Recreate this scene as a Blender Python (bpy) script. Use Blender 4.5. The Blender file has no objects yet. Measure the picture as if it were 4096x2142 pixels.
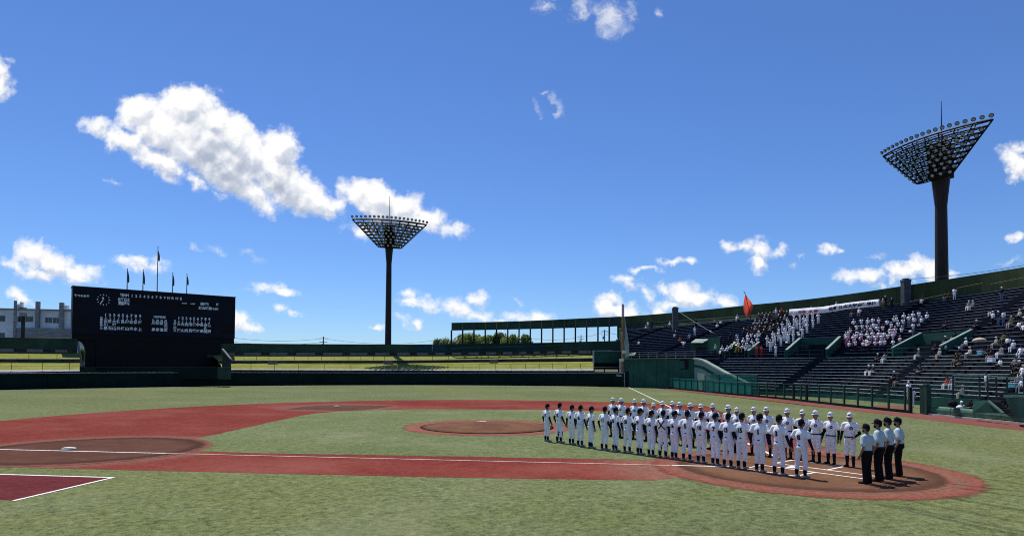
import bpy, bmesh, math, random
from mathutils import Vector, Matrix, noise as mnoise
from mathutils.bvhtree import BVHTree
R = math.radians
PI = math.pi
rnd = random.Random(7)
SC = bpy.context.scene
COL = SC.collection

# ---------------------------------------------------------------- camera
CAM_C = Vector((-20.961, -10.799, 3.366))
YAW, PITCH, ROLL, FPX, PPY = 0.90172, 0.024425, 0.006343, 2538.3, 1403.17
CF = Vector((math.cos(YAW)*math.cos(PITCH), math.sin(YAW)*math.cos(PITCH), math.sin(PITCH)))
CR = Vector((math.sin(YAW), -math.cos(YAW), 0.0))
CU = CR.cross(CF)
c_, s_ = math.cos(ROLL), math.sin(ROLL)
rx = CR*c_ - CU*s_
ux = CU*c_ + CR*s_
# image x axis = c*CR' ; solve so that a point's pixel is (2048+c*u-s*v, PPY+s*u+c*v)
CX = CR*c_ + CU*s_
CY = CU*c_ - CR*s_
cam_d = bpy.data.cameras.new('camera')
cam = bpy.data.objects.new('camera', cam_d)
COL.objects.link(cam)
cam.matrix_world = Matrix(((CX.x, CY.x, -CF.x, CAM_C.x), (CX.y, CY.y, -CF.y, CAM_C.y), (CX.z, CY.z, -CF.z, CAM_C.z), (0, 0, 0, 1)))
cam_d.sensor_width = 36
cam_d.sensor_fit = 'HORIZONTAL'
cam_d.lens = FPX/4096*36
cam_d.shift_y = (PPY-1070)/4096
cam_d.clip_start = 0.1
cam_d.clip_end = 9000
SC.camera = cam

def ray(px, py):
    a, b = px-2048, py-PPY
    return CF*FPX + CX*a - CY*b
def gnd(px, py, z=0.0):
    d = ray(px, py); t = (z-CAM_C.z)/d.z
    return CAM_C + d*t
def atD(px, py, D):
    return CAM_C + ray(px, py)*(D/FPX)
def prj(p):
    d = Vector(p)-CAM_C; D = d.dot(CF)
    return 2048+FPX*d.dot(CX)/D, PPY-FPX*d.dot(CY)/D, D
def zat(px, py, x, y):
    """height of the point over plan (x, y) seen on image row py"""
    d = ray(px, py); h = Vector((x, y)) - CAM_C.xy
    return CAM_C.z + d.z*h.length/d.xy.length
def plan_hit(px, p, q):
    """plan point where the sight line of column px crosses line p-q"""
    d = ray(px, PPY).xy; e = Vector(q)-Vector(p); w = Vector(p)-CAM_C.xy
    t = (w.x*e.y-w.y*e.x)/(d.x*e.y-d.y*e.x)
    return CAM_C.xy + d*t

# ---------------------------------------------------------------- sun, exposure
SUN_EL, SUN_AZ = R(64), R(76)
SUN_DIR = Vector((math.cos(SUN_EL)*math.cos(SUN_AZ), math.cos(SUN_EL)*math.sin(SUN_AZ), math.sin(SUN_EL)))
sd = bpy.data.lights.new('sun', 'SUN'); sd.energy = 4.8; sd.angle = R(0.53); sd.color = (1.0, 0.955, 0.88)
so = bpy.data.objects.new('sun', sd); COL.objects.link(so)
so.rotation_euler = SUN_DIR.to_track_quat('Z', 'Y').to_euler()
so.location = (0, 40, 120)
SC.cycles.filter_width = 1.05; SC.cycles.use_denoising = False
SC.view_settings.view_transform = 'Standard'; SC.view_settings.look = 'None'
SC.view_settings.gamma = 1; SC.view_settings.exposure = 0.0; SC.view_settings.use_curve_mapping = False

# ---------------------------------------------------------------- sky
W = bpy.data.worlds.new('World'); SC.world = W; W.use_nodes = True
wt = W.node_tree; wt.nodes.clear()
class NT:
    def __init__(s, t): s.t = t
    def n(s, typ, **kw):
        x = s.t.nodes.new(typ)
        for k, v in kw.items(): setattr(x, k, v)
        return x
    def put(s, sock, v):
        if isinstance(v, bpy.types.NodeSocket): s.t.links.new(v, sock)
        elif v is not None: sock.default_value = v
    def m(s, op, a, b=None, c=None, clamp=False):
        x = s.n('ShaderNodeMath', operation=op, use_clamp=clamp)
        for i, v in enumerate((a, b, c)): s.put(x.inputs[i], v)
        return x.outputs[0]
    def vm(s, op, a, b=None, out=0):
        x = s.n('ShaderNodeVectorMath', operation=op); s.put(x.inputs[0], a)
        if b is not None:
            if op == 'SCALE': s.put(x.inputs['Scale'], b)
            else: s.put(x.inputs[1], b)
        return x.outputs[out]
    def mix(s, f, a, b, bt='MIX'):
        x = s.n('ShaderNodeMix', data_type='RGBA', blend_type=bt)
        s.put(x.inputs[0], f); s.put(x.inputs[6], a); s.put(x.inputs[7], b)
        return x.outputs[2]
    def sstep(s, v, a, b, to0=0.0, to1=1.0):
        x = s.n('ShaderNodeMapRange', interpolation_type='SMOOTHSTEP')
        s.put(x.inputs[0], v); s.put(x.inputs[1], a); s.put(x.inputs[2], b); s.put(x.inputs[3], to0); s.put(x.inputs[4], to1)
        return x.outputs[0]
    def noise(s, vec, scale, detail=4, rough=.55, out=0, dist=0, lac=2.0):
        x = s.n('ShaderNodeTexNoise'); s.put(x.inputs['Vector'], vec)
        x.inputs['Scale'].default_value = scale; x.inputs['Detail'].default_value = detail
        x.inputs['Roughness'].default_value = rough; x.inputs['Distortion'].default_value = dist
        x.inputs['Lacunarity'].default_value = lac
        return x.outputs[out]
    def comb(s, x, y, z):
        q = s.n('ShaderNodeCombineXYZ'); s.put(q.inputs[0], x); s.put(q.inputs[1], y); s.put(q.inputs[2], z)
        return q.outputs[0]
    def link(s, a, b): s.t.links.new(a, b)

# clouds: (px, py, rx, ry, tilt deg) of the puffs that make each bank, as directions in the sky
DENSE = [
 # the long bank that slopes down to the right
 [(395,512,76,36,10),(500,560,125,66,22),(560,450,110,76,-10),(640,640,140,66,22),(760,430,150,105,0),(735,405,96,84,0),(640,520,150,90,20),(900,640,190,110,35),(820,560,200,120,25),(850,500,155,106,25),
  (930,560,155,105,35),(1010,620,155,100,38),(760,600,195,86,30),(900,700,190,74,32),(1100,690,155,104,38),(1180,760,155,84,35),(1260,800,124,70,25),
  (1120,600,94,94,40),(1000,780,125,56,30),(780,720,76,42,30),(1340,815,46,36,0)],
 [(1440,770,94,66,10),(1520,800,135,84,20),(1600,830,115,74,25),(1700,880,115,58,15),(1790,915,76,34,8),(1440,935,64,34,25)],
 [(5,330,54,79,-10),(-30,300,64,94,0)],
 # bank above the scoreboard
 [(130,1010,84,62,0),(220,1050,114,64,15),(310,1085,94,50,15),(40,1062,64,30,5),(350,1110,64,28,5),(180,1090,124,38,0),
  (80,1185,54,36,35),(110,1210,38,22,30)],
 [(510,1050,74,26,5),(600,1062,74,26,5),(565,1045,64,24,0)],
 # small ones over the outfield
 [(1070,1150,64,26,5),(1120,1165,64,24,5),(1135,1235,42,24,0),(1175,1247,38,20,5),(960,1285,64,38,15),(1010,1305,44,24,10)],
 [(1625,1168,38,24,0),(1640,1205,64,24,5),(1720,1215,64,30,5),(1800,1210,64,38,0),(1850,1235,74,38,15),(1910,1262,74,30,15),
  (1900,1197,64,28,-10),(1930,1190,38,28,0),(2080,1268,74,26,0),(2160,1262,74,30,5),(2000,1280,64,18,0),
  (1610,1270,44,30,30),(1660,1290,44,24,30),(1510,1300,38,16,10)],
 # right of the foul pole
 [(2440,1195,58,38,0),(2420,1240,54,54,0),(2490,1235,74,50,10),(2540,1270,64,30,10),(2640,1235,34,20,0),
  (2500,1115,54,20,5),(2530,1145,54,22,20),(2580,1170,50,24,25),
  (2650,1160,54,38,20),(2720,1175,94,50,10),(2810,1195,94,38,10),(2880,1205,74,32,5),(2920,1215,50,22,0),(2700,1210,94,24,0),
  (2690,1050,70,20,3),(2760,1050,38,16,0),(2580,1080,60,12,2)],
 [(2905,968,44,22,15),(2960,985,64,28,10),(3040,1000,74,50,15),(3100,1000,44,30,-10),(3040,1050,54,44,10)],
 [(3320,995,38,24,10),(3360,1003,44,13,5)],
 [(3400,1100,64,34,5),(3480,1105,84,34,0),(3600,1085,74,52,0),(3680,1060,74,48,0),(3740,1085,64,44,0),(3520,1145,44,22,0),(3800,1105,44,24,0)],
 [(4080,600,94,38,-15),(4060,640,74,44,40),(4090,670,64,64,0)],
 [(4070,950,48,24,-8)],
]
WISP = [
 [(50,245,30,18,25)],
 [(470,430,18,38,-15)],
 [(960,765,64,22,35),(880,785,38,16,20),(1000,790,34,16,50)],
 [(860,995,48,18,15),(795,1000,28,14,40),(985,1010,30,16,40),(1020,1032,38,16,20)],
 [(2180,20,44,38,-30),(2330,20,40,38,-30),(2320,55,54,28,-40),(2440,70,74,80,-20),(2460,110,60,50,0),(2510,30,30,54,25),(2520,60,26,36,20),(2640,60,28,24,0)],
 [(2150,440,18,48,-25),(2220,415,22,40,-35),(2225,450,16,24,20),(2180,382,16,12,0)],
 [(3170,1050,24,18,0),(3200,1015,24,14,0)],
 [(3520,1020,54,14,0),(3660,1020,34,14,0)],
 [(4040,1045,64,12,0)],
 [(1980,1300,34,14,40),(2000,1310,28,12,45),(2060,1200,34,12,30)],
 [(450,727,44,12,8)],
]
F0 = Vector((math.cos(YAW), math.sin(YAW), 0))
def uv_of(px, py):
    d = ray(px, py); a = d.dot(F0)
    return d.dot(CR)/a, d.z/a
def ellipse_group(name, lst):
    g = bpy.data.node_groups.new(name, 'ShaderNodeTree')
    g.interface.new_socket('p', in_out='INPUT', socket_type='NodeSocketVector')
    g.interface.new_socket('m', in_out='OUTPUT', socket_type='NodeSocketFloat')
    k = NT(g); gi = k.n('NodeGroupInput'); go = k.n('NodeGroupOutput')
    cur = None
    for (px, py, a, b, t) in lst:
        u, v = uv_of(px, py)
        mp = k.n('ShaderNodeMapping', vector_type='TEXTURE')
        # the running result rides along in z, so the puffs are evaluated one after the other
        if cur is None: k.link(gi.outputs[0], mp.inputs[0])
        else:
            ch = k.n('ShaderNodeVectorMath', operation='MULTIPLY_ADD')
            k.put(ch.inputs[0], cur); k.put(ch.inputs[1], (0, 0, 1)); k.put(ch.inputs[2], gi.outputs[0])
            k.link(ch.outputs[0], mp.inputs[0])
        mp.inputs['Location'].default_value = (u, v, 0)
        mp.inputs['Rotation'].default_value = (0, 0, R(-t))
        mp.inputs['Scale'].default_value = (a/FPX, b/FPX, 1e7)
        l = k.vm('LENGTH', mp.outputs[0], out=1)
        # distance in absolute units so that small puffs have soft rims of the same width
        l = k.m('MULTIPLY', k.m('SUBTRACT', 1.0, l), max(min(a, b), 34)/FPX*40)
        if cur is None: cur = l
        else:
            q = k.n('ShaderNodeMath', operation='SMOOTH_MAX'); k.put(q.inputs[0], cur); k.put(q.inputs[1], l); q.inputs[2].default_value = .22
            cur = q.outputs[0]
    k.link(cur, go.inputs[0])
    return g

def field_group(gd, fine):
    g = bpy.data.node_groups.new('cloud_field', 'ShaderNodeTree')
    g.interface.new_socket('p', in_out='INPUT', socket_type='NodeSocketVector')
    for o in ('dense', 'puff'): g.interface.new_socket(o, in_out='OUTPUT', socket_type='NodeSocketFloat')
    k = NT(g); gi = k.n('NodeGroupInput'); go = k.n('NodeGroupOutput'); p = gi.outputs[0]
    wn = k.noise(p, 24, 4 if fine else 2, .6, out=1)
    wv = k.vm('SCALE', k.vm('SUBTRACT', wn, (.5, .5, .5)), .040)
    pw = k.vm('ADD', p, wv)
    d = k.n('ShaderNodeGroup'); d.node_tree = gd; k.link(pw, d.inputs[0])
    vo = k.n('ShaderNodeTexVoronoi', feature='F1', voronoi_dimensions='2D', normalize=True)
    k.link(k.vm('ADD', p, k.vm('SCALE', wv, .6)), vo.inputs['Vector']); vo.inputs['Scale'].default_value = 40
    vo.inputs['Detail'].default_value = 3 if fine else 1; vo.inputs['Roughness'].default_value = .62
    puff = k.m('SUBTRACT', .55, vo.outputs['Distance'])
    nz = k.m('SUBTRACT', k.noise(p, 30, 5.5 if fine else 3, .53), .5)
    dd = k.m('ADD', d.outputs[0], k.m('ADD', k.m('MULTIPLY', puff, .80), k.m('MULTIPLY', nz, 1.15)))
    k.link(k.m('SUBTRACT', dd, .10), go.inputs[0])
    k.link(k.m('ADD', k.m('MULTIPLY', puff, 1.0), k.m('MULTIPLY', nz, .7)), go.inputs[1])
    return g
k = NT(wt)
tc = k.n('ShaderNodeTexCoord'); D3 = tc.outputs['Generated']
sky = k.n('ShaderNodeTexSky', sky_type='NISHITA'); sky.sun_disc = False
sky.sun_elevation = SUN_EL; sky.sun_rotation = R(90)-SUN_AZ
sky.altitude = 0; sky.air_density = 1.0; sky.dust_density = 0.0; sky.ozone_density = 3.0
SKY_STR = 0.1
fa = k.vm('DOT_PRODUCT', D3, tuple(F0), out=1)
fu = k.vm('DOT_PRODUCT', D3, tuple(CR), out=1)
sepz = k.n('ShaderNodeSeparateXYZ'); k.link(D3, sepz.inputs[0]); fz = sepz.outputs[2]
fas = k.m('MAXIMUM', fa, .02)
U = k.m('DIVIDE', fu, fas); V = k.m('DIVIDE', fz, fas)
P2 = k.comb(U, V, 0.0)
gam = k.n('ShaderNodeGamma'); k.link(sky.outputs[0], gam.inputs[0]); gam.inputs[1].default_value = SKY_GAM = 1.0
skyc = k.n('ShaderNodeHueSaturation'); k.link(gam.outputs[0], skyc.inputs['Color']); skyc.inputs['Saturation'].default_value = 1.0
skyt = k.mix(1.0, skyc.outputs[0], (0.60, 0.83, 1.22, 1), 'MULTIPLY')
bg_s = k.n('ShaderNodeBackground'); k.link(skyt, bg_s.inputs[0]); bg_s.inputs[1].default_value = SKY_STR
cur_sh = bg_s.outputs[0]
def cloud_shader(alpha, lum, under):
    ramp = k.n('ShaderNodeValToRGB'); k.link(lum, ramp.inputs[0])
    e = ramp.color_ramp.elements; e[0].position = .30; e[0].color = (.34, .39, .52, 1); e[1].position = .96; e[1].color = (1.0, 1.0, 1.0, 1)
    q = e.new(.64); q.color = (.64, .69, .79, 1)
    b = k.n('ShaderNodeBackground'); k.link(ramp.outputs[0], b.inputs[0]); b.inputs[1].default_value = 1.0
    m_ = k.n('ShaderNodeMixShader'); k.link(alpha, m_.inputs[0]); k.link(under, m_.inputs[1]); k.link(b.outputs[0], m_.inputs[2])
    return m_.outputs[0]
def region(lo, hi):
    """1 inside a box of directions, else 0: outside it none of that bank's nodes run"""
    a = k.m('MULTIPLY', k.m('GREATER_THAN', U, lo[0]), k.m('LESS_THAN', U, hi[0]))
    b = k.m('MULTIPLY', k.m('GREATER_THAN', V, lo[1]), k.m('LESS_THAN', V, hi[1]))
    return k.m('MULTIPLY', k.m('MULTIPLY', a, b), k.m('GREATER_THAN', fa, .15))
sun_uv = Vector((-.35, .94, 0)).normalized()*.013
def box_of(lst):
    us = [uv_of(p[0]+s*(max(p[2], p[3])+46), p[1]+t*(max(p[2], p[3])+46)) for p in lst for s in (-1, 1) for t in (-1, 1)]
    return (min(u for u, v in us), max(.002, min(v for u, v in us)), max(u for u, v in us), max(v for u, v in us))
def bank(lst, wisp, under):
    g = ellipse_group('puffs', lst)
    if wisp:
        wn = k.noise(P2, 24, 5, .62, out=1)
        wv = k.vm('SCALE', k.vm('SUBTRACT', wn, (.5, .5, .5)), .05)
        w = k.n('ShaderNodeGroup'); w.node_tree = g; k.link(k.vm('ADD', P2, wv), w.inputs[0])
        nw = k.m('SUBTRACT', k.noise(k.vm('ADD', P2, wv), 55, 8, .68, dist=.6), .5)
        alpha = k.m('MULTIPLY', k.sstep(k.m('ADD', w.outputs[0], k.m('MULTIPLY', nw, 1.7)), -.12, 1.1), .80)
        lum = k.m('ADD', .80, k.m('MULTIPLY', nw, .3))
    else:
        f1 = k.n('ShaderNodeGroup'); f1.node_tree = field_group(g, True); k.link(P2, f1.inputs[0])
        f2 = k.n('ShaderNodeGroup'); f2.node_tree = field_group(g, False); k.link(k.vm('ADD', P2, tuple(sun_uv)), f2.inputs[0])
        alpha = k.sstep(f1.outputs[0], -.02, .68)
        # more cloud towards the sun = shaded, less = bright rim; thick hearts and bases go grey
        dif = k.m('SUBTRACT', f2.outputs[0], f1.outputs[0])
        lum = k.m('ADD', .66, k.m('MULTIPLY', k.sstep(dif, .50, -.50), .40))
        wb = k.vm('SCALE', k.vm('SUBTRACT', k.noise(P2, 20, 3, .6, out=1), (.5, .5, .5)), .05)
        far = k.n('ShaderNodeGroup'); far.node_tree = g; k.link(k.vm('ADD', k.vm('ADD', P2, tuple(sun_uv*2.6)), wb), far.inputs[0])
        lum = k.m('SUBTRACT', lum, k.m('MULTIPLY', k.sstep(far.outputs[0], .2, 1.7), .30))
        lum = k.m('ADD', lum, k.m('MULTIPLY', f1.outputs[1], .20))
    lum = k.m('MINIMUM', k.m('MAXIMUM', lum, .30), 1.0)
    return cloud_shader(alpha, lum, under)
banks = [(l, False, box_of(l)) for l in DENSE] + [(l, True, box_of(l)) for l in WISP]
clusters = []
for bk in banks:
    touch = [c for c in clusters if any(not (bk[2][2] < o[2][0] or bk[2][0] > o[2][2] or bk[2][3] < o[2][1] or bk[2][1] > o[2][3]) for o in c)]
    new = [bk]
    for c in touch: new = c+new; clusters.remove(c)
    clusters.append(new)
for c in clusters:
    sh = bg_s.outputs[0]; reg = None
    for lst, wisp, bx in c:
        sh = bank(lst, wisp, sh)
        r_ = region(bx[:2], bx[2:]); reg = r_ if reg is None else k.m('MAXIMUM', reg, r_)
    m_ = k.n('ShaderNodeMixShader'); k.link(reg, m_.inputs[0]); k.link(cur_sh, m_.inputs[1]); k.link(sh, m_.inputs[2])
    cur_sh = m_.outputs[0]
# fair-weather cumulus for the part of the sky the frame does not show
oth = k.noise(k.vm('MULTIPLY', D3, (1, 1, 2.2)), 3.4, 6, .6)
a_o = k.m('MULTIPLY', k.sstep(oth, .60, .70), k.sstep(fz, .0, .12))
oc = cloud_shader(k.m('MULTIPLY', a_o, .9), k.sstep(oth, .95, .55), bg_s.outputs[0])
back = k.m('MULTIPLY', k.m('LESS_THAN', fa, .5), k.m('GREATER_THAN', fz, 0.0))
m_ = k.n('ShaderNodeMixShader'); k.link(back, m_.inputs[0]); k.link(cur_sh, m_.inputs[1]); k.link(oc, m_.inputs[2])
cur_sh = m_.outputs[0]
W.cycles.sampling_method = 'MANUAL'; W.cycles.sample_map_resolution = 512
wo = k.n('ShaderNodeOutputWorld'); k.link(cur_sh, wo.inputs[0])

# ================================================================ helpers
def V3(*a): return Vector(a)
class MB:
    """collects shapes; build() links them as ONE mesh object"""
    def __init__(s): s.v = []; s.f = []; s.mi = []; s.cur = 0
    def add(s, vs, fs):
        b = len(s.v); s.v += [tuple(v) for v in vs]
        for f in fs: s.f.append(tuple(b+i for i in f)); s.mi.append(s.cur)
    def box(s, c, size, rz=0.0, M=None):
        hx, hy, hz = size[0]/2, size[1]/2, size[2]/2
        co, si = math.cos(rz), math.sin(rz)
        vs = []
        for z in (-hz, hz):
            for x, y in ((-hx, -hy), (hx, -hy), (hx, hy), (-hx, hy)):
                vs.append((c[0]+x*co-y*si, c[1]+x*si+y*co, c[2]+z))
        s.add(vs, [(3, 2, 1, 0), (4, 5, 6, 7), (0, 1, 5, 4), (1, 2, 6, 5), (2, 3, 7, 6), (3, 0, 4, 7)])
    def bar(s, a, b, w, h, up=(0, 0, 1)):
        a, b = Vector(a), Vector(b); d = (b-a).normalized(); u = Vector(up)
        sd_ = d.cross(u)
        if sd_.length < 1e-4: sd_ = d.cross(Vector((1, 0, 0)))
        sd_.normalize(); u = sd_.cross(d)
        vs = [p+sd_*x*w/2+u*y*h/2 for p in (a, b) for x, y in ((-1, -1), (1, -1), (1, 1), (-1, 1))]
        s.add(vs, [(0, 1, 2, 3), (7, 6, 5, 4), (4, 5, 1, 0), (5, 6, 2, 1), (6, 7, 3, 2), (7, 4, 0, 3)])
    def tube(s, pts, r, n=6, caps=True):
        pts = [Vector(p) for p in pts]; rs = r if isinstance(r, (list, tuple)) else [r]*len(pts)
        b = len(s.v); prev = None
        for i, p in enumerate(pts):
            t = (pts[min(i+1, len(pts)-1)]-pts[max(i-1, 0)]).normalized()
            if prev is None: x = t.cross(Vector((0, 0, 1)) if abs(t.z) < .9 else Vector((1, 0, 0))).normalized()
            else: x = (prev-t*prev.dot(t)).normalized()
            prev = x; y = t.cross(x)
            for q in range(n):
                a = 2*PI*q/n; s.v.append(tuple(p+(x*math.cos(a)+y*math.sin(a))*rs[i]))
        for i in range(len(pts)-1):
            for q in range(n):
                s.f.append((b+i*n+q, b+i*n+(q+1) % n, b+(i+1)*n+(q+1) % n, b+(i+1)*n+q)); s.mi.append(s.cur)
        if caps:
            s.f.append(tuple(b+q for q in reversed(range(n)))); s.mi.append(s.cur)
            s.f.append(tuple(b+(len(pts)-1)*n+q for q in range(n))); s.mi.append(s.cur)
    def prism(s, poly, z0, z1):
        """plan polygon (counter-clockwise) extruded upwards"""
        n = len(poly)
        s.add([(x, y, z0) for x, y in poly]+[(x, y, z1) for x, y in poly],
              [tuple(reversed(range(n))), tuple(range(n, 2*n))]+[(i, (i+1) % n, n+(i+1) % n, n+i) for i in range(n)])
    def sheet(s, poly, z):
        s.add([(x, y, z) for x, y in poly], [tuple(range(len(poly)))])
    def solid(s, ring_a, ring_b):
        """two matching rings of 3D points joined into a closed solid"""
        n = len(ring_a)
        s.add(list(ring_a)+list(ring_b), [tuple(reversed(range(n))), tuple(range(n, 2*n))]+[(i, (i+1) % n, n+(i+1) % n, n+i) for i in range(n)])
    def lathe(s, c, prof, n=16, axis=None, caps=True):
        ax = Vector(axis or (0, 0, 1)).normalized()
        x = ax.cross(Vector((0, 0, 1)) if abs(ax.z) < .9 else Vector((1, 0, 0))).normalized(); y = ax.cross(x)
        b = len(s.v); c = Vector(c)
        for r, h in prof:
            for q in range(n):
                a = 2*PI*q/n; s.v.append(tuple(c+ax*h+(x*math.cos(a)+y*math.sin(a))*r))
        for i in range(len(prof)-1):
            for q in range(n):
                s.f.append((b+i*n+q, b+i*n+(q+1) % n, b+(i+1)*n+(q+1) % n, b+(i+1)*n+q)); s.mi.append(s.cur)
        if caps:
            s.f.append(tuple(b+q for q in reversed(range(n)))); s.mi.append(s.cur)
            s.f.append(tuple(b+(len(prof)-1)*n+q for q in range(n))); s.mi.append(s.cur)
    def build(s, name, mats, parent=None, smooth=False, fix=True):
        me = bpy.data.meshes.new(name); me.from_pydata(s.v, [], s.f)
        for m in (mats if isinstance(mats, (list, tuple)) else [mats]): me.materials.append(m)
        if len(me.materials) > 1: me.polygons.foreach_set('material_index', s.mi)
        if fix:
            bm = bmesh.new(); bm.from_mesh(me); bmesh.ops.recalc_face_normals(bm, faces=bm.faces); bm.to_mesh(me); bm.free()
        if smooth: me.polygons.foreach_set('use_smooth', [True]*len(me.polygons))
        o = bpy.data.objects.new(name, me); COL.objects.link(o)
        if parent: o.parent = parent
        return o
def tag(o, label=None, cat=None, group=None, kind=None):
    if label: o['label'] = label
    if cat: o['category'] = cat
    if group: o['group'] = group
    if kind: o['kind'] = kind
    return o
def thing(name, label, cat, loc=(0, 0, 0), rz=0.0, group=None):
    o = bpy.data.objects.new(name, None); o.empty_display_size = .3; COL.objects.link(o)
    o.location = loc; o.rotation_euler.z = rz
    return tag(o, label, cat, group)
def struct(o): o['kind'] = 'structure'; return o
def mesh_obj(name, me, parent=None):
    o = bpy.data.objects.new(name, me); COL.objects.link(o); o.parent = parent; return o
def interp(tab, x):
    for (x0, y0), (x1, y1) in zip(tab, tab[1:]):
        if x <= x1: return y0+(y1-y0)*(x-x0)/(x1-x0)
    return tab[-1][1]

# ---------------------------------------------------------------- materials
def mat(name, col, rough=.8, var=0.0, scale=3.0, bump=0.0, bscale=40.0, spec=.2, metal=0.0, col2=None, stretch=None, detail=5):
    m = bpy.data.materials.new(name); m.use_nodes = True; t = m.node_tree; k = NT(t)
    p = t.nodes['Principled BSDF']
    p.inputs['Roughness'].default_value = rough; p.inputs['Specular IOR Level'].default_value = spec; p.inputs['Metallic'].default_value = metal
    c = (*col, 1)
    if var or col2 or bump:
        co = k.n('ShaderNodeTexCoord').outputs['Object']
        if stretch: co = k.vm('MULTIPLY', co, stretch)
    if var or col2:
        f = k.sstep(k.noise(co, scale, detail, .6), .3, .7)
        a = col2 or tuple(max(0, x*(1-var)) for x in col); b = col if col2 else tuple(min(1, x*(1+var)) for x in col)
        k.link(k.mix(f, (*a, 1), (*b, 1)), p.inputs['Base Color'])
    else: p.inputs['Base Color'].default_value = c
    if bump:
        b = k.n('ShaderNodeBump'); k.put(b.inputs['Height'], k.noise(co, bscale, 4, .6)); b.inputs['Strength'].default_value = bump; b.inputs['Distance'].default_value = .02
        k.link(b.outputs[0], p.inputs['Normal'])
    return m
def ground_mat(name, c_mid, c_dark, c_light, big=.06, fine=7.0, contrast=.5, wear=None, grain=None, streak=None, rim=None, tint=None):
    """ground with broad patches, metre-size mottling and pile-size grain"""
    m = bpy.data.materials.new(name); m.use_nodes = True; t = m.node_tree; k = NT(t); p = t.nodes['Principled BSDF']
    p.inputs['Roughness'].default_value = .95; p.inputs['Specular IOR Level'].default_value = .04
    g = k.n('ShaderNodeNewGeometry').outputs['Position']
    broad = k.noise(k.vm('MULTIPLY', g, streak) if streak else g, big, 5, .6)
    mid = k.noise(g, .9, 5, .65)
    fin = k.noise(g, fine, 6, .75)
    tiny = k.noise(g, fine*5.3, 3, .7)
    base = k.mix(k.sstep(k.m('ADD', k.m('MULTIPLY', broad, .65), k.m('MULTIPLY', mid, .35)), .38, .62), (*c_dark, 1), (*c_light, 1))
    base = k.mix(.5, base, (*c_mid, 1))
    if tint:      # broad drift of hue and faint mowing lanes
        q = k.noise(k.vm('MULTIPLY', g, (.055, .055, 1)), 1.0, 3, .6); lane = k.noise(k.vm('MULTIPLY', g, (.03, .42, 1)), 1.0, 4, .6)
        base = k.mix(k.m('MULTIPLY', k.sstep(k.m('ADD', k.m('MULTIPLY', q, .6), k.m('MULTIPLY', lane, .4)), .42, .60), tint[1]), base, (*tint[0], 1))
    clump = k.noise(g, 2.3, 4, .7)
    v = k.m('ADD', k.m('MULTIPLY', k.m('SUBTRACT', fin, .5), 1.5), k.m('MULTIPLY', k.m('SUBTRACT', tiny, .5), 1.3))
    v = k.m('ADD', v, k.m('MULTIPLY', k.m('SUBTRACT', clump, .5), .7))
    v = k.m('ADD', 1.0, k.m('MULTIPLY', v, contrast*2.0))
    v = k.m('MAXIMUM', v, .25)
    colr = k.vm('SCALE', base, v)
    if wear:
        w = k.sstep(k.noise(k.vm('MULTIPLY', g, wear[1]), wear[2], 6, .65), wear[3], wear[4])
        colr = k.mix(k.m('MULTIPLY', w, wear[5]), colr, (*wear[0], 1))
    if rim:      # worn, kicked-about rims: rings (centre, inner, outer, colour) with a ragged edge
        for (cx, cy, r0, r1, cc, ragged) in rim:
            d = k.vm('LENGTH', k.vm('MULTIPLY', k.vm('SUBTRACT', g, (cx, cy, 0)), (1, 1, 0)), out=1)
            d = k.m('ADD', d, k.m('MULTIPLY', k.m('SUBTRACT', k.noise(g, 2.2, 6, .72), .5), ragged))
            f_ = k.sstep(d, r0, r1)
            if cc is None: k.link(k.m('SUBTRACT', 1.0, f_), p.inputs['Alpha'])        # frayed out: the turf below shows
            else: colr = k.mix(f_, colr, k.vm('SCALE', cc, v))
    k.link(colr, p.inputs['Base Color'])
    b = k.n('ShaderNodeBump'); k.put(b.inputs['Height'], k.m('ADD', fin, tiny)); b.inputs['Strength'].default_value = .5; b.inputs['Distance'].default_value = .015
    k.link(b.outputs[0], p.inputs['Normal'])
    return m
M = {}
GR = (.150, .172, .088)
M['turf'] = ground_mat('turf', (.124, .147, .066), (.094, .116, .045), (.162, .180, .092), .075, 6.0, 1.0, wear=((.20, .21, .11), (1, 1, 1), .16, .50, .74, .55), tint=((.136, .152, .045), .55))
M['turf_in'] = ground_mat('infield_turf', (.128, .155, .066), (.098, .126, .045), (.175, .195, .098), .12, 6.0, .85, wear=((.23, .24, .14), (1, 1, 1), .2, .48, .72, .55), tint=((.142, .162, .055), .45))
M['lawn'] = ground_mat('lawn', (.21, .225, .050), (.165, .175, .035), (.27, .27, .08), .25, 4, .35)
REDW = (.225, .098, .068)
M['red'] = ground_mat('red_turf', (.180, .036, .025), (.138, .024, .017), (.222, .054, .039), .16, 6.5, .62, wear=((.24, .085, .065), (.5, .5, 1), .33, .48, .72, .60),
    rim=[(-18.4, 19.3, 5.6, 4.4, (.20, .085, .058), 1.6), (0, 38.4, 5.4, 4.2, (.19, .08, .055), 1.4), (0, 0, 7.5, 5.2, REDW, 2.2)])
M['home_ring'] = ground_mat('worn_red_turf', (.235, .090, .062), (.19, .062, .044), (.27, .115, .08), .3, 6.5, .55, wear=((.27, .16, .11), (1, 1, 1), .4, .5, .75, .6), rim=[(0, -.15, 4.55, 4.25, (.20, .10, .066), 1.0), (0, -.15, 4.3, 4.55, (.225, .078, .054), .7), (0, -.15, 4.72, 5.10, None, .9)])
M['mound_ring'] = ground_mat('worn_mound_turf', (.24, .085, .058), (.20, .06, .044), (.27, .11, .08), .3, 6.5, .50, wear=((.27, .16, .11), (1, 1, 1), .4, .5, .75, .5), rim=[(0, 17.9, 4.4, 4.8, None, .6)])
M['maroon'] = ground_mat('maroon_turf', (.135, .030, .030), (.085, .014, .018), (.13, .026, .028), .3, 7, .6)
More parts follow.
